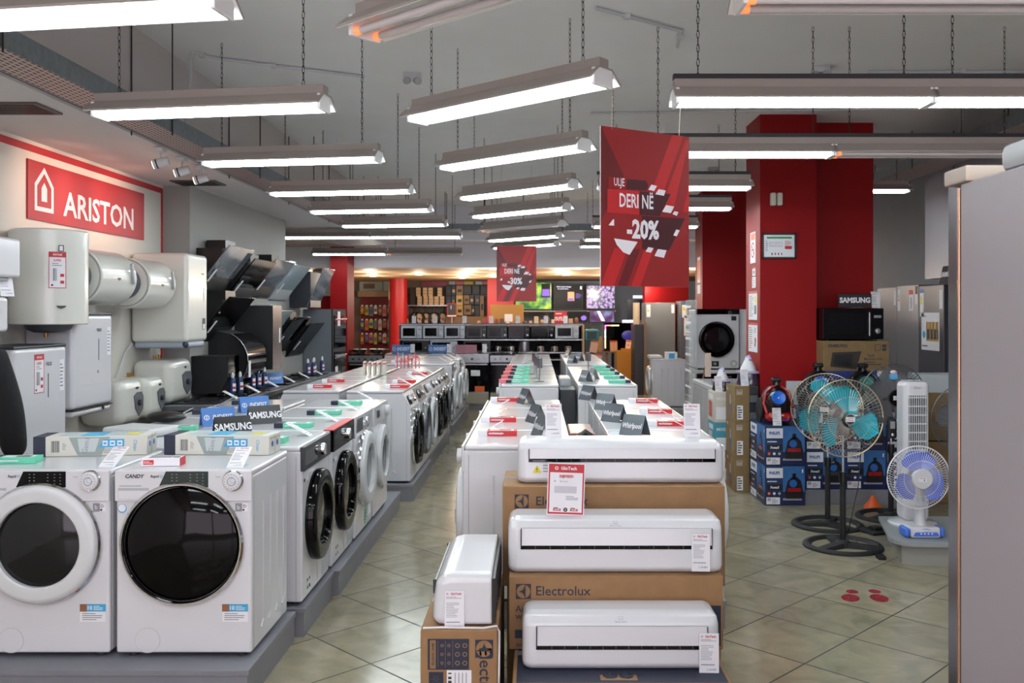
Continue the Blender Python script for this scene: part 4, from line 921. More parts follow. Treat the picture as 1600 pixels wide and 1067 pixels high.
for i, (z0, z1, yb) in enumerate(((1.87, 2.09, 5.10), (1.57, 1.76, 4.98))):
    o = empty('wall_heater_box', (XW, yb, z0), label='white box-shaped wall unit at the left edge, ' + ('upper' if i == 0 else 'lower'), cat='wall unit', group='box-shaped wall units')
    b = MB(); b.box(0, .5, -.30, 0, 0, z1 - z0, WHITE, .02, 3); b.build('casing', o)
    b = MB(); b.box(.02, .46, -.28, -.02, -.02, 0, LGREY, .004); b.build('bottom_grille', o)
o = card(XW + .47, 5.02, 1.765, 60, 'price card between the two box-shaped wall units', None, -12)
b = MB(); b.tube([(-3.385, 7.3, 1.15), (-3.37, 7.35, 1.25), (-3.38, 7.45, 1.35), (-3.37, 7.55, 1.42)], .006, WHITE2, 6); b.build('power_cord', label='white cord on the wall beside the largest small water heater', cat='cord')

# person at the left edge
def person():
    o = empty('person', (-2.925, 4.55, 0), label='person in black clothes standing by the water heaters at the left edge', cat='person')
    V = [((0, 0, .93), (.155, .12)), ((0, 0, 1.08), (.145, .11)), ((0, 0, 1.25), (.17, .125)), ((0, 0, 1.40), (.165, .115)), ((0, 0, 1.49), (.075, .075)), ((0, .01, 1.56), (.055, .06)),
         ((.19, 0, 1.43), (.085, .085)), ((.265, .02, 1.16), (.078, .078)), ((.27, -.05, .93), (.06, .06)),
         ((-.19, 0, 1.43), (.085, .085)), ((-.265, .02, 1.16), (.078, .078)), ((-.27, -.05, .93), (.06, .06)),
         ((.095, 0, .86), (.105, .105)), ((.105, -.01, .48), (.072, .075)), ((.105, .03, .10), (.05, .05)),
         ((-.095, 0, .86), (.105, .105)), ((-.105, -.01, .48), (.072, .075)), ((-.105, .03, .10), (.05, .05))]
    E = [(0, 1), (1, 2), (2, 3), (3, 4), (4, 5), (3, 6), (6, 7), (7, 8), (3, 9), (9, 10), (10, 11), (0, 12), (12, 13), (13, 14), (0, 15), (15, 16), (16, 17)]
    skin('clothed_body', V, E, CLOTH, o)
    h = MB(); h.ball((0, -.005, 1.66), (.077, .095, .115), SKIN, 24); h.ball((0, -.10, 1.65), (.012, .018, .02), SKIN, 10); h.cyl((0, 0, 1.52), (0, 0, 1.60), .052, SKIN, 16)
    for s in (-1, 1): h.ball((s * .078, 0, 1.655), (.012, .02, .032), SKIN, 10); h.ball((s * .03, -.088, 1.675), (.012, .008, .007), PAPER, 8); h.ball((s * .03, -.094, 1.675), (.005, .004, .005), BLACK, 8)
    h.box(-.022, .022, -.098, -.09, 1.603, 1.611, mat('lips', '#8a4a42', .5), .003, 1); h.build('head', o)
    h = MB(); h.ball((0, .018, 1.69), (.086, .098, .105), mat('dark_hair', '#15110e', .8, bump=.5, bscale=80), 24); h.build('hair', o)
    for s in (-1, 1):
        x = s * .215
        hv = [((x, -.12, .93), (.028, .02)), ((x, -.135, .86), (.036, .016))]; he = [(0, 1)]
        for k in range(4):
            a = len(hv); yy = -.165 + .02 * k; L_ = (.034, .04, .037, .03)[k]
            hv += [((x, yy, .83), (.009, .009)), ((x - s * .008, yy - .005, .83 - L_), (.0085, .0085)), ((x - s * .022, yy - .004, .83 - L_ * 1.9), (.007, .007))]; he += [(1, a), (a, a + 1), (a + 1, a + 2)]
        a = len(hv); hv += [((x - s * .01, -.17, .88), (.011, .011)), ((x - s * .018, -.195, .85), (.009, .009))]; he += [(0, a), (a, a + 1)]
        Q = T(s * .27 - x, .07, -.02); hv = [(tuple(Q @ Vector(p)), r_) for p, r_ in hv]
        skin('hand', hv, he, SKIN, o, 1)
        f = MB(); f.ball((s * .105, -.045, .045), (.05, .135, .045), MATTBLACK, 18); f.box(s * .105 - .048, s * .105 + .048, -.17, .08, 0, .02, MATTBLACK, .008); f.build('shoe', o)
    o.rotation_euler = (0, 0, R(188))
def skin(name, V, E, m, parent, lv=2):
    me = bpy.data.meshes.new(name); me.from_pydata([v[0] for v in V], E, []); me.materials.append(m)
    o = bpy.data.objects.new(name, me); COL.objects.link(o); o.parent = parent
    md = o.modifiers.new('skin', 'SKIN'); md.use_smooth_shade = True
    if not me.skin_vertices:
        bpy.context.view_layer.objects.active = o; o.select_set(True)
        bm = bmesh.new(); bm.from_mesh(me); bm.verts.layers.skin.verify(); bm.to_mesh(me); bm.free()
    for i, v in enumerate(V):
        me.skin_vertices[0].data[i].radius = v[1]
    me.skin_vertices[0].data[0].use_root = True
    s = o.modifiers.new('sub', 'SUBSURF'); s.levels = s.render_levels = lv
    return o
person()

# ------------------------------------------------------------------ left wall: cooker hoods over the hob counter
HG = mat('hood_glass_grey', '#6a6e76', .08, coat=.6, noise=.2, nscale=5)
def make_hood(style):
    o = empty('cooker_hood')     # local +x out of the wall, y along the wall; origin on the wall at the hood's middle
    if style in ('slant', 'slant_black', 'slant_white'):
        pl = {'slant': HG, 'slant_black': GLOSSBLACK, 'slant_white': mat('hood_glass_pale', '#9fb0b6', .1, coat=.5)}[style]
        b = MB(); b.prism([(0, -.2), (.03, -.2), (.24, .14), (.24, .18), (0, .18)], -.345, .345, BLACK if style != 'slant_white' else LGREY); b.build('body', o)
        b = MB(); b.M = T(.165, 0, -.015) @ Matrix.Rotation(R(38), 4, 'Y'); b.box(-.02, -.008, -.37, .37, -.27, .27, pl, .002, 1); b.build('glass_panel', o)
        b = MB(); b.box(.02, .2, -.14, .14, .18, .27, BLACK if style != 'slant_white' else LGREY); b.build('chimney', o)
        b = MB(); b.M = T(.19, -.30, .02) @ Matrix.Rotation(R(38), 4, 'Y') @ RZ90; b.box(-.02, .02, -.012, -.008, -.18, -.04, PAPER); b.build('price_tag', o)
    elif style == 'box':
        b = MB(); b.box(0, .40, -.16, .16, -.335, .335, mat('hood_side_dark', '#1e1f22', .4), .003, 1); b.build('body', o)
        b = MB(); b.box(.40, .405, -.162, .162, -.335, .335, mat('warm_steel', '#8d8480', .25, metal=.8, noise=.1), .002, 1); b.build('front_panel', o)
        b = MB(); b.box(.406, .408, .06, .10, -.06, .10, PAPER); b.build('price_tag', o)
    elif style == 'block':
        b = MB(); b.prism([(0, -.18), (.25, -.18), (.33, -.05), (.33, .16), (0, .16)], -.15, .15, MATTBLACK); b.build('body', o); b = MB(); b.box(.331, .336, -.15, .15, -.05, .16, GLOSSBLACK); b.build('front_panel', o)
    elif style == 'tower':
        b = MB(); b.box(0, .27, -.28, .28, -.22, .24, mat('dark_blue_grey', '#23272f', .4), .004); b.build('body', o)
        b = MB(); b.M = T(.33, 0, .02) @ Matrix.Rotation(R(24), 4, 'Y'); b.box(-.006, .006, -.30, .30, -.27, .29, HG, .002, 1); b.build('glass_panel', o)
    elif style == 'curve':
        pts = []
        for k in range(13):
            a = R(-62 + 124 * k / 12); pts.append((.10 + .30 * math.cos(a), .29 * math.sin(a)))
        b = MB(); b.prism([(0, -.3)] + [(x - .03, z) for x, z in pts] + [(0, .3)], -.24, .24, MATTBLACK); b.build('body', o)
        b = MB(); n = len(pts); b.prism(pts + [(x - .012, z) for x, z in pts[::-1]], -.3, .3, GLOSSBLACK)
        b.tube([(x + .001, -.3, z) for x, z in pts], .005, STEEL, 6); b.build('glass_panel', o)
        b = MB(); b.box(.40, .403, -.28, -.22, -.16, .0, PAPER); b.build('price_tag', o)
    return o
hoods = [('slant', 8.75, 2.10), ('slant_black', 9.50, 2.02), ('slant', 10.25, 2.06), ('slant_white', 11.0, 2.04), ('tower', 11.85, 1.97),
         ('slant_black', 8.75, 1.62), ('box', 9.62, 1.42), ('slant_white', 10.2, 1.50), ('slant_black', 11.0, 1.42), ('slant_black', 11.75, 1.34),
         ('block', 8.43, 1.12), ('curve', 8.95, 1.22)]
for i, (st, y, z) in enumerate(hoods):
    row = 'upper' if i < 5 else ('middle' if i < 10 else 'lower'); k = i if i < 5 else (i - 5 if i < 10 else i - 10)
    nm = {'slant': 'slanting cooker hood with grey mirror glass', 'slant_black': 'slanting black glass cooker hood', 'slant_white': 'slanting pale glass cooker hood', 'box': 'square steel cooker hood with dark side', 'tower': 'deep dark cooker hood with mirror front', 'block': 'small boxy black cooker hood', 'curve': 'curved black cooker hood with steel rim'}[st]
    o = put('hood_' + st, lambda: make_hood(st), (-3.155, y, z), 0, nm + ', %s in the %s row' % (ORD[k], row), 'cooker hood', 'cooker hoods on the grey wall')
# counter with hobs
b = MB(); b.box(-3.15, -2.62, 7.6, 12.0, 0, .86, DGREY); b.build('hob_counter_base', label='dark base of the hob counter below the hoods', cat='counter')
b = MB(); b.box(-3.15, -2.60, 7.55, 12.0, .861, .90, MGREY, .004); b.box(-2.605, -2.595, 7.55, 12.0, .86, .905, STEEL, .002); b.build('worktop', label='long grey worktop with steel front edge below the cooker hoods', cat='worktop')
def make_hob(m):
    b = MB(); b.box(-.22, .22, -.27, .27, 0, .012, m, .004)
    for x in (-.1, .1):
        for y in (-.14, .14): b.lathe([(.06, .012), (.06, .022), (.035, .026), (0, .026)], BLACK, T(x, y, 0), 18)
    return b.build('hob')
for i in range(6):
    m = (DSTEEL, GLOSSBLACK)[i % 2]; put('hob%d' % (i % 2), lambda: make_hob(m), (-2.88, 7.95 + .68 * i, .9005), 0, ('steel' if i % 2 == 0 else 'black glass') + ' hob set on the worktop, %s from the camera' % ORD[i], 'hob', 'hobs on the worktop')
    card(-2.66, 8.1 + .64 * i, .905, 90, 'leaning price card on the worktop edge, %s from the camera' % ORD[i], 'price cards on the worktop', -62)
def make_bottle():
    o = empty('cleaner_bottle'); b = MB(); b.lathe([(0, 0), (.026, 0), (.028, .01), (.028, .12), (.012, .15), (.012, .16), (0, .16)], mat('bottle_blue', '#1f3560', .3), None, 18); b.build('bottle', o)
    b = MB(); b.lathe([(.014, .15), (.014, .18), (.006, .20), (0, .2)], WHITE2, None, 14); b.build('cap', o); b = MB(); b.lathe([(.0286, .03), (.0286, .1)], PAPER, None, 12, 200, 340); b.lathe([(.0289, .05), (.0289, .07)], REDP, None, 12, 200, 340); b.build('label', o); return o
for i, (x, y) in enumerate(((-2.80, 8.35), (-2.78, 8.5), (-2.82, 9.0), (-2.80, 9.12), (-2.78, 9.26), (-2.75, 10.9), (-2.72, 11.05), (-2.76, 11.25), (-2.72, 11.5))): put('bottle', make_bottle, (x, y, .928), 90, 'small blue cleaner bottle with white cap on the worktop, %s from the camera' % ORD[i], 'bottle', 'cleaner bottles on the worktop')
put('tI', None, (-2.80, 9.62, .93), 30, 'blue tent sign reading INDESIT on the worktop below the hoods', 'tent sign', 'blue tent signs')
# oven tower
o = empty('oven_tower', (-2.95, 12.56, 0), label='tall grey cabinet with built-in ovens beside the red column', cat='oven cabinet')
b = MB(); b.box(-.20, .18, -.32, .5, 0, 1.73, mat('slate_panel', '#6a7077', .5)); b.box(.18, .20, -.32, .5, 0, 1.73, MATTBLACK); b.build('cabinet', o)
for k in range(3):
    b = MB(); b.box(.20, .215, -.26, .45, .2 + .5 * k, .65 + .5 * k, GLOSSBLACK, .004); b.box(.215, .235, -.22, .41, .58 + .5 * k, .60 + .5 * k, CHROME, .003); b.build('oven', o)
b = MB(); b.box(.216, .22, -.25, -.1, .75, .95, PAPER); b.box(.216, .22, -.1, .05, 1.5, 1.7, PAPER); b.build('price_tags', o)
b = MB(); b.box(-.25, .25, -.1, .1, 0, .5, mat('cupboard_green_white', '#b4bab2', .5), .01); b.build('wall_cupboard', label='pale wall cupboard just left of the red column', cat='cupboard', loc=(-4.05, 17.49, 2.01))

# ------------------------------------------------------------------ fans
def guard(b, r, dm, m, nw, ring_m=None, hub=.06, rings=2, wr=.0013):
    """front and back wire guard around the origin, axis -Y"""
    rm = ring_m or m
    N = 40
    b.tube([(r * math.cos(2 * math.pi * k / N), 0, r * math.sin(2 * math.pi * k / N)) for k in range(N)], .0045, rm, 6, closed=True)
    for s in (-1, 1):
        for q in range(rings):
            rr = hub + (r - hub) * (.45 + .35 * q) if rings > 1 else r * .6
            yy = s * dm * math.sqrt(max(0, 1 - (rr / r) ** 2.4))
            b.tube([(rr * math.cos(2 * math.pi * k / 32), yy, rr * math.sin(2 * math.pi * k / 32)) for k in range(32)], wr, m, 4, closed=True)
    for s in (-1, 1):
        for k in range(nw):
            a = 2 * math.pi * k / nw; pts = []
            for q in range(5):
                t = q / 4; rr = hub + (r - hub) * t; aa = a + .25 * t * s
                yy = s * dm * math.sqrt(max(0, 1 - (rr / r) ** 2.4)); pts.append((rr * math.cos(aa), yy, rr * math.sin(aa)))
            b.tube(pts, wr, m, 3)
def blades(b, n, r0, r1, m, sweep=.9, w=1.0, twist=.035, a0=90, y=0):
    for k in range(n):
        A = R(a0 + 360 * k / n); vs, fs = [], []; NR, NA = 7, 6
        for i in range(NR):
            t = i / (NR - 1); rr = r0 + (r1 - r0) * t; half = (.35 + .55 * math.sin(math.pi * min(1, t * .72 + .12))) * w
            if i == NR - 1: half *= .55
            for j in range(NA):
                u = j / (NA - 1) * 2 - 1; aa = A + sweep * t * .5 + u * half * .75
                vs.append((rr * math.cos(aa), y + u * twist - .012 * t + .012 * (1 - u * u), rr * math.sin(aa)))
        for off in (0, .004):
            base = off and len(vs) // 1
        M_ = len(vs); vs += [(x, yy + .003, z) for x, yy, z in vs[:M_]]
        for i in range(NR - 1):
            for j in range(NA - 1):
                q = (i * NA + j, i * NA + j + 1, (i + 1) * NA + j + 1, (i + 1) * NA + j); fs += [q, tuple(v + M_ for v in q[::-1])]
        edge = [j for j in range(NA)] + [i * NA + NA - 1 for i in range(1, NR)] + [(NR - 1) * NA + j for j in range(NA - 2, -1, -1)] + [i * NA for i in range(NR - 2, 0, -1)]
        for i in range(len(edge)): p, q = edge[i], edge[(i + 1) % len(edge)]; fs.append((p, q, q + M_, p + M_))
        b.raw(vs, fs, m)
TURQ = mat('turquoise_blade', '#27b4c6', .2, coat=.5, alpha=.88); BLUEB = mat('blue_blade', '#5f78d8', .3, alpha=.9); CHAMP = mat('champagne_ring', '#c8b294', .3, metal=.7)
WIRE = mat('wire_chrome', '#b9b4a8', .3, metal=.8); DWIRE = mat('wire_dark', '#6d6f72', .35, metal=.6); WWIRE = mat('wire_white', '#e6e6ea', .4)
def stand_fan(kind, hub_z, r, nw=64):
    o = empty('standing_fan')
    b = MB()
    if kind == 'square': b.box(-.19, .19, -.17, .17, 0, .03, MATTBLACK, .012)
    else:
        N = 36; b.lathe([(.215, 0), (.225, .012), (.24, .024), (.262, .024), (.278, .012), (.28, 0)], MATTBLACK, None, 48)
        for k in range(3): a = R(90 + 120 * k); d = Vector((math.cos(a), math.sin(a), 0)); n_ = Vector((-d.y, d.x, 0)); b.raw([tuple(d * .03 + n_ * .05), tuple(d * .03 - n_ * .05), tuple(d * .24 - n_ * .035), tuple(d * .24 + n_ * .035), tuple(d * .03 + n_ * .04 + Vector((0, 0, .035))), tuple(d * .03 - n_ * .04 + Vector((0, 0, .035))), tuple(d * .24 - n_ * .03 + Vector((0, 0, .022))), tuple(d * .24 + n_ * .03 + Vector((0, 0, .022)))], [(3, 2, 1, 0), (4, 5, 6, 7), (0, 1, 5, 4), (1, 2, 6, 5), (2, 3, 7, 6), (3, 0, 4, 7)], MATTBLACK)
        b.lathe([(0, 0), (.065, 0), (.06, .03), (.035, .05), (0, .05)], MATTBLACK, None, 28)
    b.build('base', o)
    b = MB(); b.cyl((0, 0, .03), (0, 0, hub_z - .40), .021, MATTBLACK, 18); b.cyl((0, 0, hub_z - .46), (0, 0, hub_z - .39), .028, BLACK, 18); b.cyl((.02, 0, hub_z - .43), (.055, 0, hub_z - .43), .014, BLACK, 10); b.build('lower_pole', o)
    b = MB(); b.cyl((0, 0, hub_z - .40), (0, 0, hub_z - .10), .009, CHROME, 12); b.build('upper_pole', o)
    b = MB(); b.box(-.035, .035, -.02, .07, hub_z - .13, hub_z - .03, DGREY, .012); b.build('control_housing', o)
    b = MB(); b.M = T(0, 0, hub_z); b.lathe([(0, -.15), (.05, -.145), (.065, -.10), (.065, -.02), (.04, .0)], DGREY, YF @ T(0, 0, 0), 24); b.build('motor', o)
    b = MB(); b.M = T(0, -.06, hub_z)
    if kind == 'turquoise': blades(b, 3, .03, r * .86, TURQ, 1.25, .85, .04, 72)
    else: blades(b, 5, .03, r * .86, mat('smoke_blade', '#74777b', .2, alpha=.75), .6, .95, .025, 80)
    b.lathe([(0, .03), (.03, .028), (.045, .0), (.045, -.02)], mat('clear_smoke_hub', '#6d7a78', .15, alpha=.6) if kind == 'turquoise' else BLACK, YF, 24); b.build('blades', o)
    b = MB(); b.M = T(0, -.05, hub_z); guard(b, r, .075, WIRE if kind == 'turquoise' else DWIRE, nw, CHAMP if kind == 'turquoise' else DWIRE)
    b.build('guard', o)
    b = MB(); b.M = T(0, -.127, hub_z); hr = .035 if kind == 'turquoise' else .062
    b.lathe([(0, .006), (hr * .9, .006), (hr, 0), (hr, -.008)], DGREY if kind == 'turquoise' else GLOSSBLACK, YF, 28); b.ring(0, 0, hr * .98, hr * 1.12, -.004, CHAMP if kind == 'turquoise' else BLACK); b.rect(-.032, .032, -.016, .018, -.0065, PAPER); b.text('GloTech', 0, .009, .008, -.0075, REDP, .02); b.lines(-.026, .026, -.012, .002, 3, -.0073, GREYP); b.build('hub_badge', o)
    return o
o = stand_fan('turquoise', .925, .275); o.location = (2.20, 6.50, 0); o.rotation_euler = (0, 0, R(4)); tag(o, 'standing fan with turquoise blades and round black base, in front', 'fan', 'turquoise standing fans')
o2 = copy_tree(o); o2.location = (2.30, 7.15, 0); o2.rotation_euler = (0, 0, R(-28)); tag(o2, 'standing fan with turquoise blades, behind and to the left of the other', 'fan', 'turquoise standing fans')
for c in o2.children:
    if c.name.startswith('blades'): c.rotation_euler = (0, 0, 0)
o = stand_fan('grey', .99, .27); o.location = (2.905, 7.42, 0); tag(o, 'standing fan with grey smoked blades and large black hub, behind the white tower', 'fan')
b = MB(); b.box(-.035, .035, -.03, 0, -.08, .08, mat('remote_dark', '#15181c', .3), .01); b.box(-.02, .02, -.034, -.03, .0, .06, LGREY, .002); b.ball((0, -.034, -.05), (.015, .006, .015), CHROME, 12)
b.box(-.015, .015, -.005, .08, .06, .09, BLACK); b.build('remote_control', label='black remote control holder clipped on the pole of the grey fan', cat='remote control', loc=(2.88, 7.35, .74), rz=0)
o = stand_fan('square', .86, .27); o.location = (3.30, 7.0, 0); tag(o, 'black-ringed fan half hidden behind the big fridge edge', 'fan')
b = MB(); b.box(-.11, .11, -.10, .10, 0, .02, MATTBLACK, .008); b.box(-.04, .04, -.04, .04, .02, .045, MATTBLACK, .01); b.build('fan_base', label='flat square black fan base on the floor beside the grey platform', cat='fan base', loc=(2.60, 6.93, 0), rz=20)
b = MB(); b.lathe([(0, 0), (.08, 0), (.06, .03), (.035, .06), (.015, .10), (0, .105)], ORANGE, None, 24); b.build('floor_lamp_foot', label='small orange cone foot behind the white tower fan', cat='cone', loc=(2.90, 7.80, 0))
b = MB(); b.tube([(2.62, 7.3, .9), (2.60, 7.25, .6), (2.56, 7.2, .3), (2.50, 7.15, .12), (2.36, 6.86, .01), (2.33, 6.8, .008), (2.345, 6.2, .008)], .004, BLACK, 6); b.box(2.32, 2.37, 6.13, 6.2, 0, .03, BLACK, .004); b.build('power_cord', label='black cord with plug hanging down to the floor by the fans', cat='cord')
# platform
o = empty('display_platform', (0, 0, 0), label='grey low platform with rounded corner under the white fans', cat='platform')
pl = [(3.6, 5.85), (2.50, 5.96), (2.43, 5.985), (2.39, 6.04), (2.385, 6.12), (2.55, 6.75), (3.6, 6.75)]
b = MB(); M_ = Matrix.Rotation(R(90), 4, 'X')
b.prism([(x, -y) for x, y in pl], 0, 0, LGREY) if 0 else None
vs = [(x, y, .135) for x, y in pl] + [(x, y, .16) for x, y in pl]; n = len(pl); b.raw(vs, [tuple(range(n))[::-1], tuple(range(n, 2 * n))] + [(i, (i + 1) % n, (i + 1) % n + n, i + n) for i in range(n)], mat('platform_grey', '#8b8f90', .4)); b.build('platform_top', o)
b = MB(); q_ = [(3.55, 5.90), (2.50, 6.0), (2.44, 6.05), (2.60, 6.71), (3.55, 6.71)]; vs = [(x, y, 0) for x, y in q_] + [(x, y, .1345) for x, y in q_]; n = 5; b.raw(vs, [tuple(range(n))[::-1], tuple(range(n, 2 * n))] + [(i, (i + 1) % n, (i + 1) % n + n, i + n) for i in range(n)], mat('platform_side', '#8a8882', .5)); b.build('platform_base', o)
# tower fan
o = empty('tower_fan', (2.70, 6.50, .16), label='tall white tower fan with vertical grille on the grey platform', cat='fan')
b = MB(); b.lathe([(0, 0), (.165, 0), (.17, .012), (.16, .025), (.09, .04), (0, .04)], WHITE, None, 44); b.build('base', o)
b = MB(); b.box(-.092, .092, -.085, .085, .035, 1.03, WHITE, .04, 5); b.build('body', o, sharp=60)
b = MB(); b.rect(-.062, .062, .48, .93, -.085, mat('grille_dark', '#2b2f33', .5), .002)
for k in range(8): b.rect(-.058 + .0155 * k, -.0525 + .0155 * k, .48, .93, -.087, WHITE2, .004)
for k in range(8): b.rect(-.064, .064, .478 + .062 * k, .486 + .062 * k, -.089, WHITE2, .006)
b.rect(-.07, .07, .16, .955, -.085, WHITE2, .0006) if 0 else None
b.build('grille', o)
b = MB(); b.text('Silver', 0, .985, .018, -.085, GREYP, .01); b.rect(-.004, .004, .1, .22, -.085, DGREY, .002); b.box(-.06, .06, -.06, .06, 1.03, 1.032, LGREY, .0005, 1)
for k in range(4): b.lathe([(.008, 1.032), (.006, 1.036), (0, 1.036)], WHITE2, T(-.036 + k * .024, -.03, 0), 10)
b.build('controls', o)
# table fan
o = empty('table_fan', (2.615, 6.14, .161), label='white table fan with blue blades and blue buttons on the grey platform', cat='fan')
b = MB(); b.box(-.10, .10, -.07, .08, 0, .075, WHITE, .02, 3)
for s in (-1, 1): b.box(s * .10, s * .135, -.06, .07, .004, .068, mat('fan_blue', '#3f6bd0', .3), .018, 3)
b.build('base', o)
b = MB(); b.M = T(0, -.0705, 0) @ Matrix.Rotation(R(-6), 4, 'X'); b.prism([(.085 * math.cos(R(a)), .016 + .05 * math.sin(R(a))) for a in range(0, 181, 12)], -.004, 0, MC['fan_blue']); 
for k in range(4): b.ball((-.036 + .024 * k, -.006, .033), (.007, .005, .006), WHITE2, 10)
b.ball((0, -.006, .054), (.018, .006, .008), WHITE2, 12); b.build('control_panel', o)
b = MB(); b.lathe([(.04, .06), (.034, .12), (.028, .34), (.03, .36)], WHITE2, T(0, .03, 0) , 20); b.build('neck', o)
b = MB(); b.M = T(-.05, 0, .41); b.lathe([(0, -.13), (.045, -.12), (.055, -.05), (.05, 0)], WHITE2, YF, 22); b.cyl((0, .09, .03), (0, .09, .07), .012, WHITE2, 10); b.build('motor', o)
b = MB(); b.M = T(-.05, -.07, .41); blades(b, 3, .03, .18, BLUEB, .15, 1.3, .03, 90); b.lathe([(0, .02), (.03, .02), (.045, 0), (.045, -.02)], WHITE2, YF, 22); b.build('blades', o)
b = MB(); b.M = T(-.05, -.06, .41); guard(b, .21, .065, WWIRE, 70, WWIRE, .045); b.build('guard', o)
b = MB(); b.M = T(-.05, -.126, .41); b.lathe([(0, .008), (.064, .006), (.068, -.004)], WHITE2, YF, 30); b.rect(-.028, .024, -.016, .012, -.0085, PAPER); b.text('GloTech', -.002, .006, .008, -.0095, REDP, .02); b.rect(.005, .012, -.012, -.002, -.0095, BLUE); b.build('hub_badge', o)
b = MB(); b.box(-.03, .03, -.02, .02, 0, .05, mat('toy_blue', '#5aa8d8', .5), .012); b.ball((0, 0, .06), (.028, .02, .018), mat('toy_pink', '#e6c8cc', .5), 12); b.build('small_bottle', label='small light blue and pink container behind the white tower fan', cat='container', loc=(2.86, 7.25, 1.14))

# ------------------------------------------------------------------ vacuum cleaners and their printed boxes
def draw_vac(b, cx, z, s, y, body):      # printed picture of the cleaner
    b.poly([(cx - .34 * s, z), (cx - .36 * s, z + .25 * s), (cx - .26 * s, z + .7 * s), (cx - .1 * s, z + .85 * s), (cx + .12 * s, z + .85 * s), (cx + .27 * s, z + .7 * s), (cx + .36 * s, z + .25 * s), (cx + .34 * s, z)], y, BLACK)
    b.rect(cx - .07 * s, cx + .07 * s, z + .8 * s, z + s, y, BLACK); b.rect(cx - .26 * s, cx + .26 * s, z + .28 * s, z + .42 * s, y - .0008, body); b.disc(cx - .04 * s, z + .6 * s, .15 * s, y - .0008, BLUE)
def make_vac_box(body):
    b = MB(); w, d, h = .175, .27, .345
    P1 = mat('box_blue', '#12325f', .4, noise=.25, nscale=3); P2 = mat('box_light_blue', '#2c6098', .4, noise=.3, nscale=4); P3 = mat('box_navy', '#101c48', .35)
    b.box(-w, w, -d, d, 0, h, P1, .002, 1)
    for M_, ww in ((Matrix(), w), (T(0, 0, 0) @ RZm90, d)):
        b.M = M_; y = -(d if ww == w else w) - .0002
        b.rect(-ww + .003, ww - .003, .003, .12, y, P3, .0004); b.rect(-.02, ww - .003, .12, h - .003, y, P2, .0004)
        b.rect(-ww + .012, -.02 + .0, h - .105, h - .018, y - .0006, PAPER); b.text('PHILIPS', (-ww - .008) / 2 - .002, h - .062, .026 if ww == w else .034, y - .0015, BLUE, .04, sx=.82)
        b.lines(-ww + .02, -.03, h - .145, h - .125, 1, y - .0006, PAPER, 3); b.rect(-ww + .015, -.022, .135, .185, y - .0006, BLACK); b.text('Power5', (-ww - .01) / 2, .158, .022, y - .0016, PAPER, .04, sx=.8, sh=.2)
        for k in range(3): b.disc(-ww + .035 + .045 * k, .105, .012, y - .0008, (ORANGE, PAPER, LGREY)[k])
        b.rect(-ww + .012, -.045, .012, .072, y - .0006, PAPER); b.bars(-ww + .02, -ww + .05, .04, .066, 8, y - .0014, DGREY); b.lines(-ww + .06, -.06, .02, .06, 4, y - .0014, GREYP)
        b.lines(-.02, ww * .85, .045, .065, 2, y - .0006, PAPER, 2); draw_vac(b, ww * .45, .06, .22, y - .0008, body); b.rect(ww - .03, ww - .018, h - .06, h - .03, y - .001, PAPER)
    b.M = Matrix(); return b.build('printed_box')
VR = mat('vac_red', '#a01218', .25, coat=.4); VB = mat('vac_blue', '#141722', .25, coat=.3); VG = mat('vac_green', '#2f8074', .3)
gb = 'blue printed vacuum cleaner boxes'
bx_ = 0
def vbox(x, y, z, col, label): return put('vb' + col, lambda: make_vac_box(VR if col == 'r' else DGREY), (x, y, z), 0, label, 'printed box', gb)
vbox(2.165, 8.15, 0, 'r', 'blue printed cleaner box of the left pair, on the floor')
vbox(2.165, 8.15, .346, 'r', 'blue printed cleaner box of the left pair, under the red cleaner')
b = MB(); b.box(2.355, 3.43, 7.93, 8.49, 0, .128, PLINTH, .004); b.build('display_plinth', label='low grey plinth under the blue boxes behind the fans', cat='plinth')
for i, x in enumerate((2.535, 2.89, 3.245)):
    for k in range(2): vbox(x, 8.21, .129 + .346 * k, 'd' if (i + k) % 2 == 0 else 'r', 'blue printed cleaner box, %s row of the %s stack on the plinth' % (('lower', 'upper')[k], ('left', 'middle', 'right')[i]))
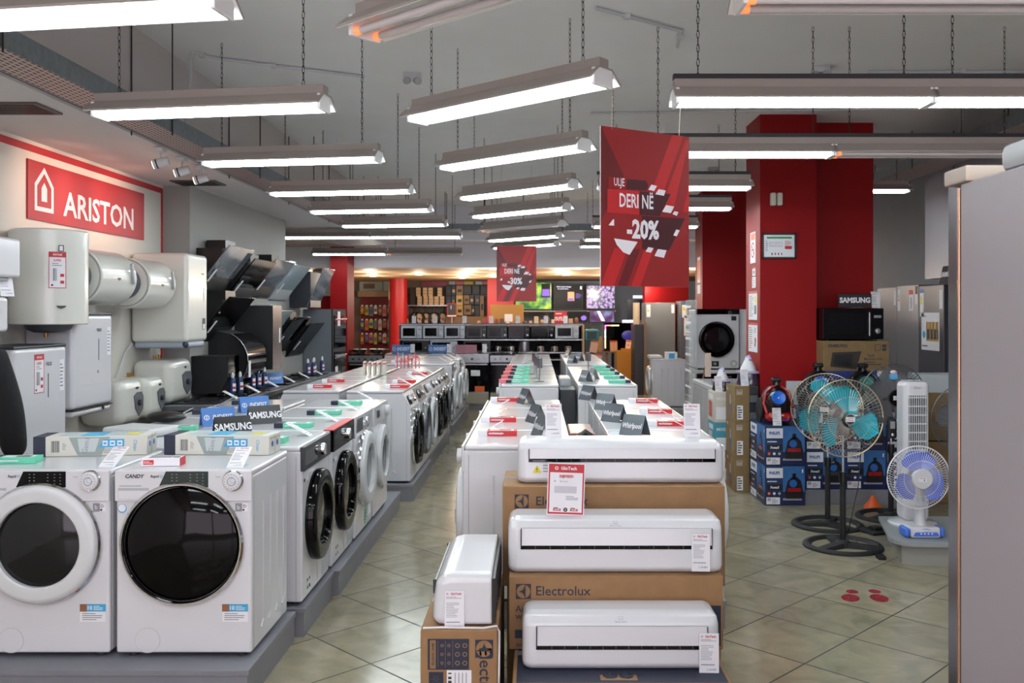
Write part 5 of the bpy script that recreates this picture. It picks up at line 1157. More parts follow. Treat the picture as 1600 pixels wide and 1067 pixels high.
def make_vac(body, dial):
    o = empty('vacuum_cleaner')
    b = MB(); b.ball((0, 0, .17), (.125, .19, .17), MC['black_plastic'], 28); b.box(-.11, .11, -.19, .12, .02, .11, body, .04, 4); b.build('body', o, sharp=60)
    for s in (-1, 1):
        b = MB(); b.M = T(s * .125, .05, .11) @ Matrix.Rotation(R(90), 4, 'Y'); b.lathe([(0, -.018), (.08, -.018), (.105, -.01), (.11, .0), (.105, .01), (.08, .018), (0, .018)], MATTBLACK, None, 30); b.build('wheel', o)
    b = MB(); b.M = T(-.02, -.13, .22) @ Matrix.Rotation(R(-15), 4, 'X'); b.lathe([(0, .07), (.062, .07), (.07, .06), (.085, -.02), (.085, -.06)], mat('dust_cup', '#22252b', .1, coat=.6), YF, 32); b.build('dust_container', o)
    b = MB(); b.M = T(-.02, -.203, .24) @ Matrix.Rotation(R(-15), 4, 'X'); b.lathe([(0, .004), (.035, .006), (.056, .012), (.062, .0), (.06, -.01)], dial, YF, 32); b.text('e', -.005, .0, .02, -.0085, PAPER, .02); b.build('dial', o)
    b = MB(); b.tube([(-.11, -.14, .10), (-.128, -.10, .19), (-.10, -.09, .28), (-.04, -.07, .325), (.04, -.07, .325), (.10, -.09, .28), (.128, -.10, .19), (.11, -.14, .10)], .013, body, 8); b.build('frame_rim', o)
    b = MB(); b.tube([(0, .05, .28), (0, .0, .37), (0, -.05, .385), (0, -.09, .33)], .022, BLACK, 10); b.box(-.04, .04, -.08, .01, .365, .405, BLACK, .012); b.build('handle', o)
    b = MB(); b.rect(-.04, .04, .075, .095, -.192, body, .002); b.text('PHILIPS', 0, .086, .012, -.195, PAPER, .03); b.tube([(-.07, -.19, .075), (-.06, -.195, .04), (.06, -.195, .04), (.07, -.19, .075)], .006, mat('vac_trim_blue', '#2b52a8', .3), 6); b.build('front_trim', o)
    return o
DB = mat('dial_blue', '#1f62c8', .25)
o = make_vac(VR, DB); o.location = (2.14, 8.12, .694); tag(o, 'red and black vacuum cleaner with blue dial on the left blue boxes', 'vacuum cleaner', 'vacuum cleaners on the boxes')
o = make_vac(VB, DB); o.location = (2.52, 8.14, .824); tag(o, 'black vacuum cleaner with blue dial beside the red column edge', 'vacuum cleaner', 'vacuum cleaners on the boxes')
o = make_vac(VB, VG); o.location = (2.90, 8.09, .824); tag(o, 'black and blue vacuum cleaner with green dial behind the turquoise fan', 'vacuum cleaner', 'vacuum cleaners on the boxes')
card(2.10, 7.89, .693, 0, 'white price card standing in front of the red vacuum cleaner', None, -12)
b = MB(); b.box(2.34, 2.62, 8.46, 8.49, 0, 1.04, WHITE2); b.build('wall_end_panel', label='white board standing behind the vacuum cleaners at the column foot', cat='board')
# samsung microwave pile
b = MB(); b.box(2.60, 3.32, 8.50, 8.86, 0, 1.04, mat('shelf_dark', '#3a3b40', .6)); b.build('shelf_block', label='dark shelf block carrying the microwave carton', cat='shelf')
o = empty('microwave_carton', (2.93, 8.56, 1.045), label='brown and blue carton with a printed microwave oven', cat='cardboard box')
b = MB(); w, h = .30, .375; d = .27; b.box(-w, w, -d, d, 0, h, CARD2, .003, 1); y = -d - .0002; b.box(-w - .0006, w + .0006, -d - .0006, d, 0, .10, mat('carton_blue', '#20347e', .5))
b.text('SAMSUNG', -w + .13, h - .045, .028, y, NAVY, .04); b.poly([(-w + .06, .14), (-w + .30, .115), (-w + .345, .28), (-w + .08, .27)], y - .001, mat('microwave_print', '#2a2420', .5)); b.poly([(-w + .09, .155), (-w + .25, .14), (-w + .27, .255), (-w + .1, .25)], y - .0018, BLACK)
b.text('Grill', .10, .24, .026, y, DGREY, .02, al='LEFT'); b.text('Microwave Oven', .07, .21, .022, y, DGREY, .02, al='LEFT', sx=.8); b.lines(.07, .24, .15, .19, 2, y, DGREY)
b.rect(.17, .22, h - .09, h - .03, y, DGREY); b.rect(.175, .215, h - .085, h - .035, y - .0008, CARD2); b.disc(.255, h - .045, .015, y, DGREY, sx=1.5); b.disc(.255, h - .078, .015, y, DGREY, sx=1.5); b.rect(.19, .28, .05, .10, y - .001, PAPER); b.build('carton', o)
def microwave(loc, w, h, d, col, door_c, label, rz=0, group=None, knob=True):
    o = empty('microwave_oven', loc, rz, label, 'microwave oven', group); b = MB(); b.box(-w / 2, w / 2, -d / 2, d / 2, .012, h, col, .006); [b.cyl((sx * w * .4, sy * d * .38, 0), (sx * w * .4, sy * d * .38, .014), .012, BLACK, 8) for sx in (-1, 1) for sy in (-1, 1)]; b.build('housing', o)
    b = MB(); b.rect(-w / 2 + .004, w * .26, .02, h - .008, -d / 2, col, .012); b.rect(-w / 2 + w * .1, w * .17, .02 + h * .15, h - h * .16, -d / 2 - .012, door_c, .002); b.build('door', o)
    b = MB(); b.box(w * .235, w * .262, -d / 2 - .035, -d / 2 - .012, h * .14, h * .88, STEEL if knob else col, .006); b.build('handle', o)
    b = MB(); b.rect(w * .29, w * .48, .02, h - .01, -d / 2, col, .012); b.lathe([(h * .09, 0), (h * .08, .018), (0, .02)], STEEL, T(w * .385, -d / 2 - .012, h * .3) @ YF, 20)
    if col is not WHITE2: b.rect(w * .33, w * .45, h * .7, h * .78, -d / 2 - .012, GREYP)
    else: b.lathe([(h * .09, 0), (h * .08, .018), (0, .02)], LGREY, T(w * .385, -d / 2 - .012, h * .65) @ YF, 20)
    b.build('controls', o); return o
microwave((2.92, 8.57, 1.421), .56, .30, .46, GLOSSBLACK, mat('mw_glass', '#08080a', .1, spec=.2), 'large black microwave oven on the brown and blue carton under the red pilaster')
b = MB(); b.box(-.155, .155, -.01, .01, .008, .13, TB, .003, 1); b.text('SAMSUNG', 0, .07, .048, -.0105, PAPER, .045, sx=.95); b.box(-.06, .06, -.04, .04, 0, .008, CLEAR); b.build('brand_sign', label='black sign reading SAMSUNG standing on the large microwave oven', cat='sign', loc=(2.97, 8.45, 1.723))
o = card(3.17, 8.45, 1.723, 0, 'white price card standing on the right end of the large microwave oven', None, -12)
b = MB(); b.box(-.28, .28, -.2, .2, 0, .42, CARD2, .003, 1); b.text('GO', -.05, .2, .1, -.2005, DGREY, .03); b.build('cardboard_box', label='plain brown carton behind the white tower fan, upper', cat='cardboard box', loc=(3.72, 8.2, .55)); b = MB(); b.box(-.3, .3, -.22, .22, 0, .54, CARD2, .003, 1); b.build('cardboard_box', label='plain brown carton behind the white tower fan, on the floor', cat='cardboard box', loc=(3.72, 8.2, .0))
b = MB(); b.box(-.22, .22, -.15, .15, 0, .16, mat('pale_box', '#b8c0c4', .5), .004, 1); b.build('storage_box', label='pale box on top of the brown cartons behind the white tower fan', cat='box', loc=(3.62, 8.15, .971))
# steam iron boxes and irons
def make_iron_box():
    b = MB(); w, d, h = .11, .20, .33; b.box(-w, w, -d, d, 0, h, CARD2, .002, 1)
    y = -d - .0002; b.rect(-w + .015, -w + .07, h - .08, h - .03, y, mat('logo_tan', '#a59a8c', .6)); b.text('PHILIPS', -w + .043, h - .042, .011, y - .0008, NAVY, .03, sx=.8); b.rect(-w + .02, -w + .075, .02, .15, y, PAPER); b.lines(-w + .025, -w + .07, .03, .14, 5, y - .0008, DGREY, fill=.5); b.rect(w - .085, w, 0, h, y, mat('dark_photo_strip', '#1f1b22', .4)); [b.rect(w - .08, w - .01, .02 + k * .08, .085 + k * .08, y - .0008, (MGREY, NAVY, MGREY, DGREY)[k]) for k in range(4)]
    b.M = RZm90; b.prism([(-.06, .05), (.07, .05), (.06, .14), (.03, .19), (.0, .26), (-.03, .19), (-.06, .13)], -w - .001, -w, mat('iron_print', '#4a3a48', .4)); b.prism([(-.02, .15), (.03, .15), (.02, .24), (-.01, .24)], -w - .002, -w - .001, LGREY); b.rect(-.16, -.09, h - .06, h - .03, -w, MC['logo_tan'])
    b.M = Matrix(); return b.build('iron_carton')
for k in range(3): put('ib', make_iron_box, (1.965, 8.66, .331 * k), 0, 'brown steam iron carton, ' + ('lowest', 'middle', 'topmost')[k] + ' of the stack by the red column', 'cardboard box', 'steam iron cartons')
def steam_iron(loc, rz, s, c1, label):
    o = empty('steam_iron', loc, rz, label, 'steam iron'); o.scale = (s, s, s)
    b = MB(); b.lathe([(0, 0), (.125, 0), (.13, .015), (.115, .10), (.11, .13), (0, .13)], c1, Matrix.Diagonal((1, 1.25, 1, 1)), 32); b.build('water_tank_base', o)
    b = MB(); b.lathe([(0, .131), (.13, .131), (.132, .145), (.10, .155), (0, .156)], mat('lilac_plastic', '#a59cc4', .3), Matrix.Diagonal((1, 1.25, 1, 1)), 32); b.build('rim', o)
    b = MB(); b.lathe([(.085, .157), (.08, .19), (.05, .25), (.025, .30), (0, .31)], WHITE2, Matrix.Diagonal((1, 1.3, 1, 1)), 24); b.tube([(0, .10, .19), (0, .06, .29), (0, -.02, .32), (0, -.06, .28)], .018, MC['lilac_plastic'], 8); b.build('iron', o)
steam_iron((2.02, 8.63, .994), 10, .85, mat('dark_purple', '#3a2c44', .15, coat=.5), 'steam iron with white top on a dark purple tank, on the iron cartons')
steam_iron((1.86, 9.08, .90), 20, .7, mat('black_purple', '#15121a', .15, coat=.5), 'smaller steam iron with black tank, behind the purple one')
card(1.95, 8.465, .994, 8, 'price card in front of the purple steam iron', None, -12)
card(1.80, 8.92, .90, 10, 'price card in front of the smaller steam iron', None, -12)
cols = ('#b0584a', '#3d8aa0', '#c8c2ba', '#4a4076', '#a8443a')
for k, zz in enumerate((0, .30, .60)):
    b = MB(); b.box(-.11, .11, -.16, .16, 0, .298, mat('appliance_print%d' % k, cols[k], .5), .002, 1); y = -.1602; b.rect(-.09, .02, .03, .15, y, MC['white_paper']); b.rect(.03, .1, .05, .27, y, mat('appliance_print3', cols[3], .5)); b.text('MIXER', -.03, .23, .03, y, PAPER, .02)
    b.M = RZm90; b.rect(-.12, .05, .04, .2, -.1102, mat('appliance_print%d' % ((k + 1) % 3), cols[(k + 1) % 3], .5)); b.rect(-.1, .1, .22, .27, -.1102, PAPER); b.M = Matrix()
    b.build('printed_box', label='colourful small appliance box, %s, between the freezer and the iron cartons' % ('lowest', 'middle', 'topmost')[k], cat='printed box', group='colourful appliance boxes', loc=(1.86, 9.07, zz))

# ------------------------------------------------------------------ things on the red column
b = MB()
for s in (-1, 1): b.box(s * .03 - .026, s * .03 + .026, -.05, 0, -.06, .06, CREAM, .012)
b.build('wall_sensor', label='pair of small white emergency lamps high on the red column', cat='wall lamp', loc=(2.245, 8.497, 2.74), rz=0)
o = empty('framed_plan', (2.275, 8.498, 2.305), label='black-framed evacuation plan with green bar on the red column', cat='framed plan')
b = MB(); w, h = .16, .12; t = .016
for q in ((-w, w, h - t, h), (-w, w, -h, -h + t), (-w, -w + t, -h, h), (w - t, w, -h, h)): b.box(q[0], q[1], -.02, 0, q[2], q[3], BLACK, .002, 1)
b.build('frame', o)
b = MB(); b.rect(-w + t, w - t, -h + t, h - t, -.008, mat('plan_paper', '#dfe4ea', .3)); y = -.0088; b.rect(-.115, .12, .068, .085, y, GREEN); b.rect(-.09, .03, -.005, .035, y, GREYP); b.rect(-.087, .027, -.002, .032, y - .0008, PAPER); [b.rect(-.08 + .014 * k, -.078 + .014 * k, 0, .03, y - .0014, GREYP) for k in range(7)]; b.rect(.055, .12, -.03, .0, y, REDP); b.lines(.055, .12, .005, .05, 4, y, REDP)
[b.rect(-.07 + .03 * k, -.06 + .03 * k, -.085, -.065, y, (BLACK, REDP, BLACK, REDP)[k]) for k in range(4)]; b.lines(-.125, -.1, -.05, .05, 5, y, GREYP); b.build('plan_sheet', o)
def side_note(y0, z0, z1, w, kind, label):
    b = MB(); b.M = T(2.1, y0, 0) @ RZm90; h = z1 - z0; y = -.001; b.rect(-w / 2, w / 2, z0, z1, 0, PAPER, .001)
    if kind == 'no_smoke': b.rect(-w * .38, w * .38, z1 - h * .26, z1 - h * .05, y, ORANGE); b.ring(0, z0 + h * .42, w * .28, w * .36, y - .001, REDP, 24); b.poly([(-w * .24, z0 + h * .42 + w * .2), (-w * .18, z0 + h * .42 + w * .26), (w * .24, z0 + h * .42 - w * .2), (w * .18, z0 + h * .42 - w * .26)], y, REDP); b.rect(-w * .2, w * .2, z0 + h * .4, z0 + h * .44, y - .001, BLACK)
    if kind == 'small': b.rect(-w / 2, w / 2, z1 - h * .2, z1, y, REDP); b.rect(-w * .15, w * .15, z0 + h * .2, z0 + h * .6, y, DGREY)
    if kind == 'plain': b.lines(-w * .4, w * .4, z0 + h * .1, z0 + h * .9, 5, y, GREYP)
    if kind == 'poster': b.rect(-w / 2, w / 2, z1 - h * .09, z1, y, REDP); b.rect(-w / 2 - .004, w / 2 + .004, z0 - .004, z1 + .004, .0005, REDP, .0005); b.lines(-w * .42, w * .1, z0 + h * .1, z0 + h * .85, 12, y, GREYP); b.rect(w * .18, w * .4, z0 + h * .2, z0 + h * .5, y, MGREY); b.rect(w * .2, w * .42, z0 + h * .6, z0 + h * .8, y, YELLOW)
    if kind == 'poster2': b.rect(-w / 2, w / 2, z1 - h * .09, z1, y, REDP); b.rect(-w / 2 - .004, w / 2 + .004, z0 - .004, z1 + .004, .0005, REDP, .0005); b.lines(-w * .42, w * .0, z0 + h * .1, z0 + h * .85, 10, y, GREYP); b.poly([(w * .2, z0 + h * .65), (w * .25, z0 + h * .83), (w * .3, z0 + h * .83), (w * .25, z0 + h * .65)], y, BLACK); b.disc(w * .28, z0 + h * .4, w * .08, y, BRED); b.disc(w * .25, z0 + h * .25, w * .06, y, BLACK)
    b.build('wall_notice', label=label, cat='notice')
Yc = 8.78
side_note(8.78, 2.16, 2.46, .21, 'no_smoke', 'no smoking notice on the side of the red column')
side_note(8.74, 2.035, 2.12, .12, 'small', 'small red-topped notice below the no smoking notice')
side_note(8.74, 1.92, 2.025, .14, 'plain', 'small plain white notice on the side of the red column')
side_note(8.78, 1.61, 1.89, .34, 'poster', 'red-bordered product poster on the column side, upper')
side_note(8.78, 1.30, 1.585, .36, 'poster2', 'red-bordered product poster on the column side, lower')
b = MB(); b.M = T(2.53, 14.1, 0) @ RZm90; b.rect(-.12, .12, 2.15, 2.55, 0, PAPER); b.rect(-.1, .1, 2.2, 2.5, -.001, ORANGE); b.rect(-.12, .12, 1.98, 2.12, 0, PAPER); b.build('wall_notice', label='orange and white notice on the side of the farther red column', cat='notice')

# ------------------------------------------------------------------ freezers, stacked dryers, fridges at the right
o = empty('chest_freezer', (2.24, 10.55, 0), label='long white chest freezer beside the right aisle', cat='freezer')
b = MB(); b.box(-.29, .29, -.72, .72, .04, .80, WHITE, .012); [b.box(-.292, -.29, -.72 + .36 * k, -.715 + .36 * k, .06, .78, LGREY) for k in range(1, 4)]; b.build('cabinet', o)
b = MB(); b.box(-.295, .295, -.73, .73, .802, .86, WHITE2, .012); b.box(-.25, .25, -.60, .60, .86, .864, mat('freezer_glass', '#9aa4a6', .1), .001, 1); b.build('lid', o)
b = MB(); b.box(-.2, .1, -.745, -.73, .80, .84, LGREY, .004); b.build('lid_hinge', o)
b = MB(); b.box(-.294, -.25, -.745, -.721, .5, .80, mat('seal_blue', '#6f93a4', .4)); b.build('corner_seal', o)
b = MB(); b.box(-.26, .26, -.56, .56, 0, .04, BLACK); b.build('feet', o)
washer('stacked', 2.5, 12.5 + MD / 2, 0, 'white dryer with black door ring, stacked high at the right', 'stacked dryers', .875 + .02)
washer('stacked', 2.5, 12.5 + MD / 2, 0, 'white machine under the stacked dryer, mostly hidden by the freezer', 'stacked dryers', .0)
b = MB(); b.box(2.2, 2.8, 12.5, 13.05, .845, .894, WHITE2, .004); b.build('stacking_frame', label='white stacking frame between the two dryers at the right', cat='stacking frame')
washer('white_door', 3.12, 12.85, 0, 'white machine right of the stacked dryer, half behind the red column', 'stacked dryers', .9)
b = MB(); b.box(2.82, 3.42, 12.57, 13.1, 0, .899, WHITE); b.build('base_cabinet', label='white cabinet carrying the machine half behind the red column', cat='cabinet')
b = MB(); b.box(2.10, 2.185, 12.3, 12.75, 0, 1.86, FILM, .01); [b.box(2.098, 2.10, 12.3, 12.75, .1 + .11 * k, .115 + .11 * k + .02 * math.sin(k * 3), PAPER) for k in range(16)]; b.build('film_wrapped_panel', label='tall film-wrapped panel left of the stacked dryer', cat='panel')
b = MB(); b.tube([(2.04, 11.1, .866), (2.10, 11.08, 1.17)], .01, ROSE, 6); b.box(2.06, 2.13, 11.05, 11.06, .90, 1.19, mat('beige_tag', '#d0b8a8', .6)); b.build('tag_stand', label='beige tag on a thin rod in front of the stacked dryer', cat='price tag')
washer('chrome_white', 2.0 + MD / 2, 15.9, -90, 'white washing machine facing left beside the far fridge, nearer one', 'far right washing machines', .05)
washer('slope_chrome', 2.68 + MD / 2, 15.4, -90, 'white washing machine with black door, close behind the film-wrapped panel', 'far right washing machines', .05)
b = MB(); b.box(-.3, .3, -.3, .3, 0, .05, LGREY, .004, 1); b.build('display_plinth', label='low plinth under the far washing machine facing left', cat='plinth', loc=(2.3, 15.9, 0)); b = MB(); b.box(-.3, .3, -.3, .3, 0, .05, LGREY, .004, 1); b.build('display_plinth', label='low plinth under the far washing machine with black door', cat='plinth', loc=(2.98, 15.4, 0))
b = MB(); b.box(-.1, .1, -.08, .08, 0, .12, PAPER, .003, 1); b.rect(-.05, .05, .01, .1, -.081, CYAN); b.build('small_box', label='small white and cyan box on the far washing machine', cat='box', loc=(2.35, 15.8, .881))
b = MB(); b.box(-.22, .0, -.2, .2, 0, .06, WHITE2, .02); b.build('folded_cover', label='white folded cover on the far washing machine', cat='cover', loc=(2.2, 16.0, .881))
def fridge(loc, w, d, h, col, label, rz=0, split=.62, labels=None, group=None):
    o = empty('fridge', loc, rz, label, 'fridge', group); b = MB(); b.box(-w / 2, w / 2, -d / 2 + .06, d / 2, .03, h, MGREY if col is not WHITE else WHITE, .006); b.box(-w / 2 + .02, w / 2 - .02, -d / 2 + .08, d / 2, 0, .03, BLACK); b.build('cabinet', o)
    zs = [(.05, h * (1 - split) - .004), (h * (1 - split) + .004, h)] if split else [(.05, h)]
    for k, (a, c) in enumerate(zs):
        b = MB(); b.box(-w / 2, w / 2, -d / 2, -d / 2 + .055, a, c, col, .008)
        b.build('door', o)
    if labels: labels(o, w, h, -d / 2)
    return o
def fl1(o, w, h, y):
    def e(b): b.rect(-w / 2 + .03, -w / 2 + .11, h - .3, h - .04, 0, PAPER); [b.rect(-w / 2 + .04, -w / 2 + .07 + .01 * k, h - .13 - .025 * k, h - .115 - .025 * k, -.001, (GREEN, YELLOW, ORANGE)[k]) for k in range(3)]
    lab(o, 'energy_label', e, y); lab(o, 'price_sticker', lambda b: b.rect(w / 2 - .08, w / 2 - .02, h - .22, h - .04, 0, PAPER), y)
def fl2(o, w, h, y):
    fl1(o, w, h, y)
    def e(b): b.rect(.05, .17, h - .30, h - .06, 0, PAPER); b.rect(.05, .17, h - .11, h - .06, -.001, REDP); b.rect(.1, .12, h - .27, h - .14, -.001, DGREY)
    lab(o, 'promotion_sticker', e, y); lab(o, 'dark_tag', lambda b: b.rect(w / 2 - .08, w / 2 - .02, h - .11, h - .02, -.001, mat('dark_tag', '#4a1018', .5)), y)
def fl3(o, w, h, y):
    def e(b): b.rect(-w / 2 + .03, -w / 2 + .13, h - .34, h - .04, 0, PAPER); b.rect(-w / 2 + .03, -w / 2 + .13, h - .08, h - .04, -.001, BLUE); b.poly([(-w / 2 + .04, h - .2), (-w / 2 + .1, h - .2), (-w / 2 + .08, h - .12), (-w / 2 + .04, h - .12)], -.001, YELLOW)
    def p(b):
        x0, x1, z0, z1 = -w / 2 + .07, w / 2 - .10, h - .71, h - .30; b.rect(x0, x1, z0, z1, 0, PAPER); b.rect(x0 + .13, x1 - .02, z0 + .1, z1 - .10, -.001, mat('photo_dark', '#20201f', .4)); b.rect(x0 + .13, x1 - .02, z1 - .18, z1 - .10, -.002, mat('photo_gold', '#b08a4c', .5)); b.rect(x0 + .13, x1 - .02, z0 + .1, z0 + .12, -.002, MC['photo_gold'])
        [b.rect(x0 + .13 + k * .085, x0 + .145 + k * .085, z0 + .12, z1 - .1, -.002, MC['photo_gold']) for k in range(4)]; b.disc(x0 + .07, z0 + .17, .04, -.001, CYAN); b.text('SAMSUNG', x0 + .07, z1 - .04, .016, -.001, DGREY, .02); b.lines(x0 + .02, x0 + .25, z0 + .03, z0 + .06, 1, -.001, DGREY)
    lab(o, 'energy_label', e, y); lab(o, 'price_sticker', lambda b: b.rect(w / 2 - .1, w / 2 - .03, h - .26, h - .06, 0, PAPER), y); lab(o, 'door_poster', p, y)
FS = mat('fridge_silver', '#7d7b7e', .3, metal=.5); FD = mat('fridge_dark', '#45444a', .3, metal=.5)
fridge((4.3 + .33, 11.44 - .32, .05), .61, .66, 1.94, FS, 'silver fridge, left one of the row behind the large microwave oven', -90, None, fl1, 'fridges in the right row')
fridge((4.3 + .33, 10.50, .05), .61, .66, 1.95, FS, 'silver fridge with red and white labels, middle of the right row', -90, None, fl2, 'fridges in the right row')
fridge((4.3 + .33, 9.87, .05), .62, .66, 1.93, FD, 'dark grey fridge with a photo poster on its door', -90, None, fl3, 'fridges in the right row')
b = MB(); b.box(4.28, 4.96, 9.5, 11.5, 0, .05, DGREY); b.build('display_plinth', label='dark plinth under the right row of fridges', cat='plinth')
b = MB(); b.M = RZm90; b.prismx([(-.05, 0), (-.045, 0), (0, .2), (-.005, .2)], -.17, .17, TB); b.prismx([(.05, 0), (.045, 0), (0, .2), (-.005, .2)], -.17, .17, TB); b.M = RZm90 @ T(0, -.05, 0) @ Matrix.Rotation(R(-14), 4, 'X'); b.text('SAMSUNG', 0, .11, .06, -.002, PAPER, .03, sx=.85); b.build('brand_tent', label='black tent sign reading SAMSUNG on the dark grey fridge', cat='tent sign', loc=(4.40, 9.62, 1.981))
fridge((2.28 + .315, 19.3, 0), .63, .65, 1.9, mat('fridge_pale', '#7f8184', .35, metal=.4), 'two-door grey fridge at the far end of the right aisle', 0, .63, fl1)
fridge((3.27, 18.9, 0), .62, .65, 1.93, mat('fridge_mauve', '#6a6670', .35, metal=.4), 'dark silver fridge right of the far two-door fridge', 0, .6, fl3)
b = MB(); b.box(2.02, 2.21, 18.6, 19.3, 0, 1.45, DSTEEL, .01); b.box(2.21, 2.26, 18.6, 19.3, 0, 1.5, mat('bronze_side', '#8a7358', .3, metal=.6)); b.build('slim_cabinet', label='slim dark cabinet with bronze side, left of the far two-door fridge', cat='cabinet')
b = MB(); b.cyl((2.1, 19.0, 1.451), (2.1, 19.0, 1.9), .07, mat('wrapped_beige', '#b8a590', .5), 16); b.build('wrapped_roll', label='beige wrapped roll on the slim dark cabinet', cat='roll')
# big fridge in the right foreground
o = empty('fridge', (1.432, 1.6, 0), label='large fridge with mauve-grey side filling the right edge, close to the camera', cat='fridge')
b = MB(); b.box(-.37, .37, -.75, .67, .03, 1.995, mat('mauve_grey_side', '#8f868b', .38), .006); b.box(-.35, .35, -.7, .6, 0, .03, BLACK); b.build('cabinet', o)
b = MB(); b.box(-.347, .36, .69, .79, .05, 2.02, mat('door_edge_steel', '#6f7076', .25, metal=.8), .006); b.build('door', o)
b = MB(); b.cyl((-.366, .682, .05), (-.366, .682, 1.985), .0048, mat('rose_gold', '#c49a80', .2, metal=.9), 12); b.build('door_gasket', o)
b = MB(); b.box(-.38, -.28, .62, .74, 1.995, 2.035, mat('hinge_beige', '#a8988c', .4), .006); b.box(-.36, .30, -.2, .5, 1.996, 2.06, LGREY, .02); b.box(-.36, .30, -.7, -.22, 1.996, 2.08, mat('top_foam', '#a59674', .6), .02); b.build('top_cover', o)
# red footprints on the tiles
def foot(x, y, rz, label):
    b = MB(); m = mat('footprint_red', '#7a1c26', .7, noise=.45, nscale=45, spec=.2); b.M = T(x, y, 0) @ Matrix.Rotation(R(rz), 4, 'Z')
    def blob(cx, cy, rx, ry): b.raw([(cx + rx * math.cos(2 * math.pi * k / 20), cy + ry * math.sin(2 * math.pi * k / 20), .0012) for k in range(20)], [tuple(range(20))], m)
    blob(0, .055, .052, .075); blob(-.004, -.075, .036, .042)
    b.build('floor_sticker', label=label, cat='floor sticker', group='red footprints on the floor')
foot(1.865, 5.37, 158, 'worn red footprint sticker on the tiles, left one'); foot(2.02, 5.37, 172, 'red footprint sticker on the tiles, right one')

# ------------------------------------------------------------------ cookers and the long shelf at the back
def cooker(x0, x1, col, top_dark, label, sign=None):
    w = x1 - x0; o = empty('cooker', ((x0 + x1) / 2, 16.3, .07), label=label, cat='cooker', group='cookers in front of the long shelf')
    b = MB(); b.box(-w / 2 + .003, w / 2 - .003, -.27, .3, 0, .86, col, .004); b.build('body', o)
    b = MB(); b.box(-w / 2, w / 2, -.28, .3, .86, .885, GLOSSBLACK if top_dark else STEEL, .004)
    for sx in (-1, 1):
        for sy in (-1, 1): b.lathe([(.05, .885), (.05, .9), (0, .905)], BLACK, T(sx * w * .24, sy * .12, 0), 14)
    b.build('hob_top', o)
    b = MB(); b.box(-w / 2, w / 2, -.30, -.27, .74, .86, STEEL if col is not WHITE else WHITE, .003)
    for k in range(5): b.lathe([(.022, 0), (.02, .03), (0, .032)], BLACK if k == 2 else (DGREY if col is DGREY else LGREY), T(-w * .36 + w * .18 * k, -.30, .80) @ YF, 14)
    b.build('control_panel', o)
    b = MB(); b.box(-w / 2 + .004, w / 2 - .004, -.30, -.272, .22, .73, GLOSSBLACK if col is not WHITE else WHITE2, .003); b.box(-w / 2 + .02, w / 2 - .02, -.33, -.315, .69, .715, STEEL, .004); b.rect(-.02, .14, .50, .60, -.30, PAPER); b.build('oven_door', o)
    b = MB(); b.box(-w / 2 + .004, w / 2 - .004, -.298, -.272, .02, .20, mat('drawer_beige', '#a8a290', .4), .003); b.rect(.05, .22, .22, .32, -.30, ORANGE); b.build('drawer', o)
cooker(-3.32, -2.72, DGREY, True, 'dark grey cooker with steel front, carrying pans, beside the red column')
cooker(-2.68, -2.09, WHITE, False, 'white cooker below the left blue sign')
cooker(-2.07, -1.45, STEEL, False, 'steel cooker below the middle blue sign')
cooker(-1.43, -.84, STEEL, False, 'steel cooker with black oven door at the end of the left aisle')
cooker(-.82, -.22, BLACK, True, 'black cooker half behind the middle blocks, with an energy label')
b = MB(); b.box(-3.35, -.2, 16.02, 16.65, 0, .069, PLINTH); b.build('display_plinth', label='grey plinth under the row of cookers', cat='plinth')
def tsign(x, txt, m, label, w=.34):
    b = MB(); b.box(-w / 2, w / 2, -.01, .01, 0, .15, m, .002, 1)
    if txt: b.text(txt, .03, .075, .06, -.0105, PAPER, .03, sx=.75, sh=.2); b.ring(-w * .38, .075, .022, .03, -.012, PAPER, 16)
    b.build('brand_sign', label=label, cat='sign', loc=(x, 16.12, .965))
tsign(-2.40, 'INDESIT', SIGNBLUE, 'blue sign reading INDESIT on the white cooker')
tsign(-1.75, 'INDESIT', SIGNBLUE, 'blue sign reading INDESIT on the steel cooker')
tsign(-1.25, None, mat('pink_grey_sign', '#a06a78', .5), 'pink and grey sign on the steel cooker at the aisle end', .38)
for i, x in enumerate((-2.2, -1.55, -.92)): card(x, 16.08, .976, 0, 'white price card beside the signs on the cookers, %s from the left' % ORD[i], 'price cards on the cookers', -12)
def make_pan():
    o = empty('pan'); b = MB(); b.lathe([(0, 0), (.12, 0), (.14, .05), (.145, .05), (.143, .055), (0, .052)], STEEL, None, 24); b.build('bowl', o); b = MB(); b.box(-.015, .015, -.30, -.14, .04, .055, BLACK, .005); b.cyl((0, 0, .05), (0, 0, .075), .018, BLACK, 12); b.build('handle', o); return o
put('pan', make_pan, (-3.18, 16.3, .977), -60, 'shallow pan on the dark grey cooker, left', 'pan', 'pans on the cooker')
put('pan', make_pan, (-2.87, 16.35, .977), 60, 'shallow pan on the dark grey cooker, right', 'pan', 'pans on the cooker')
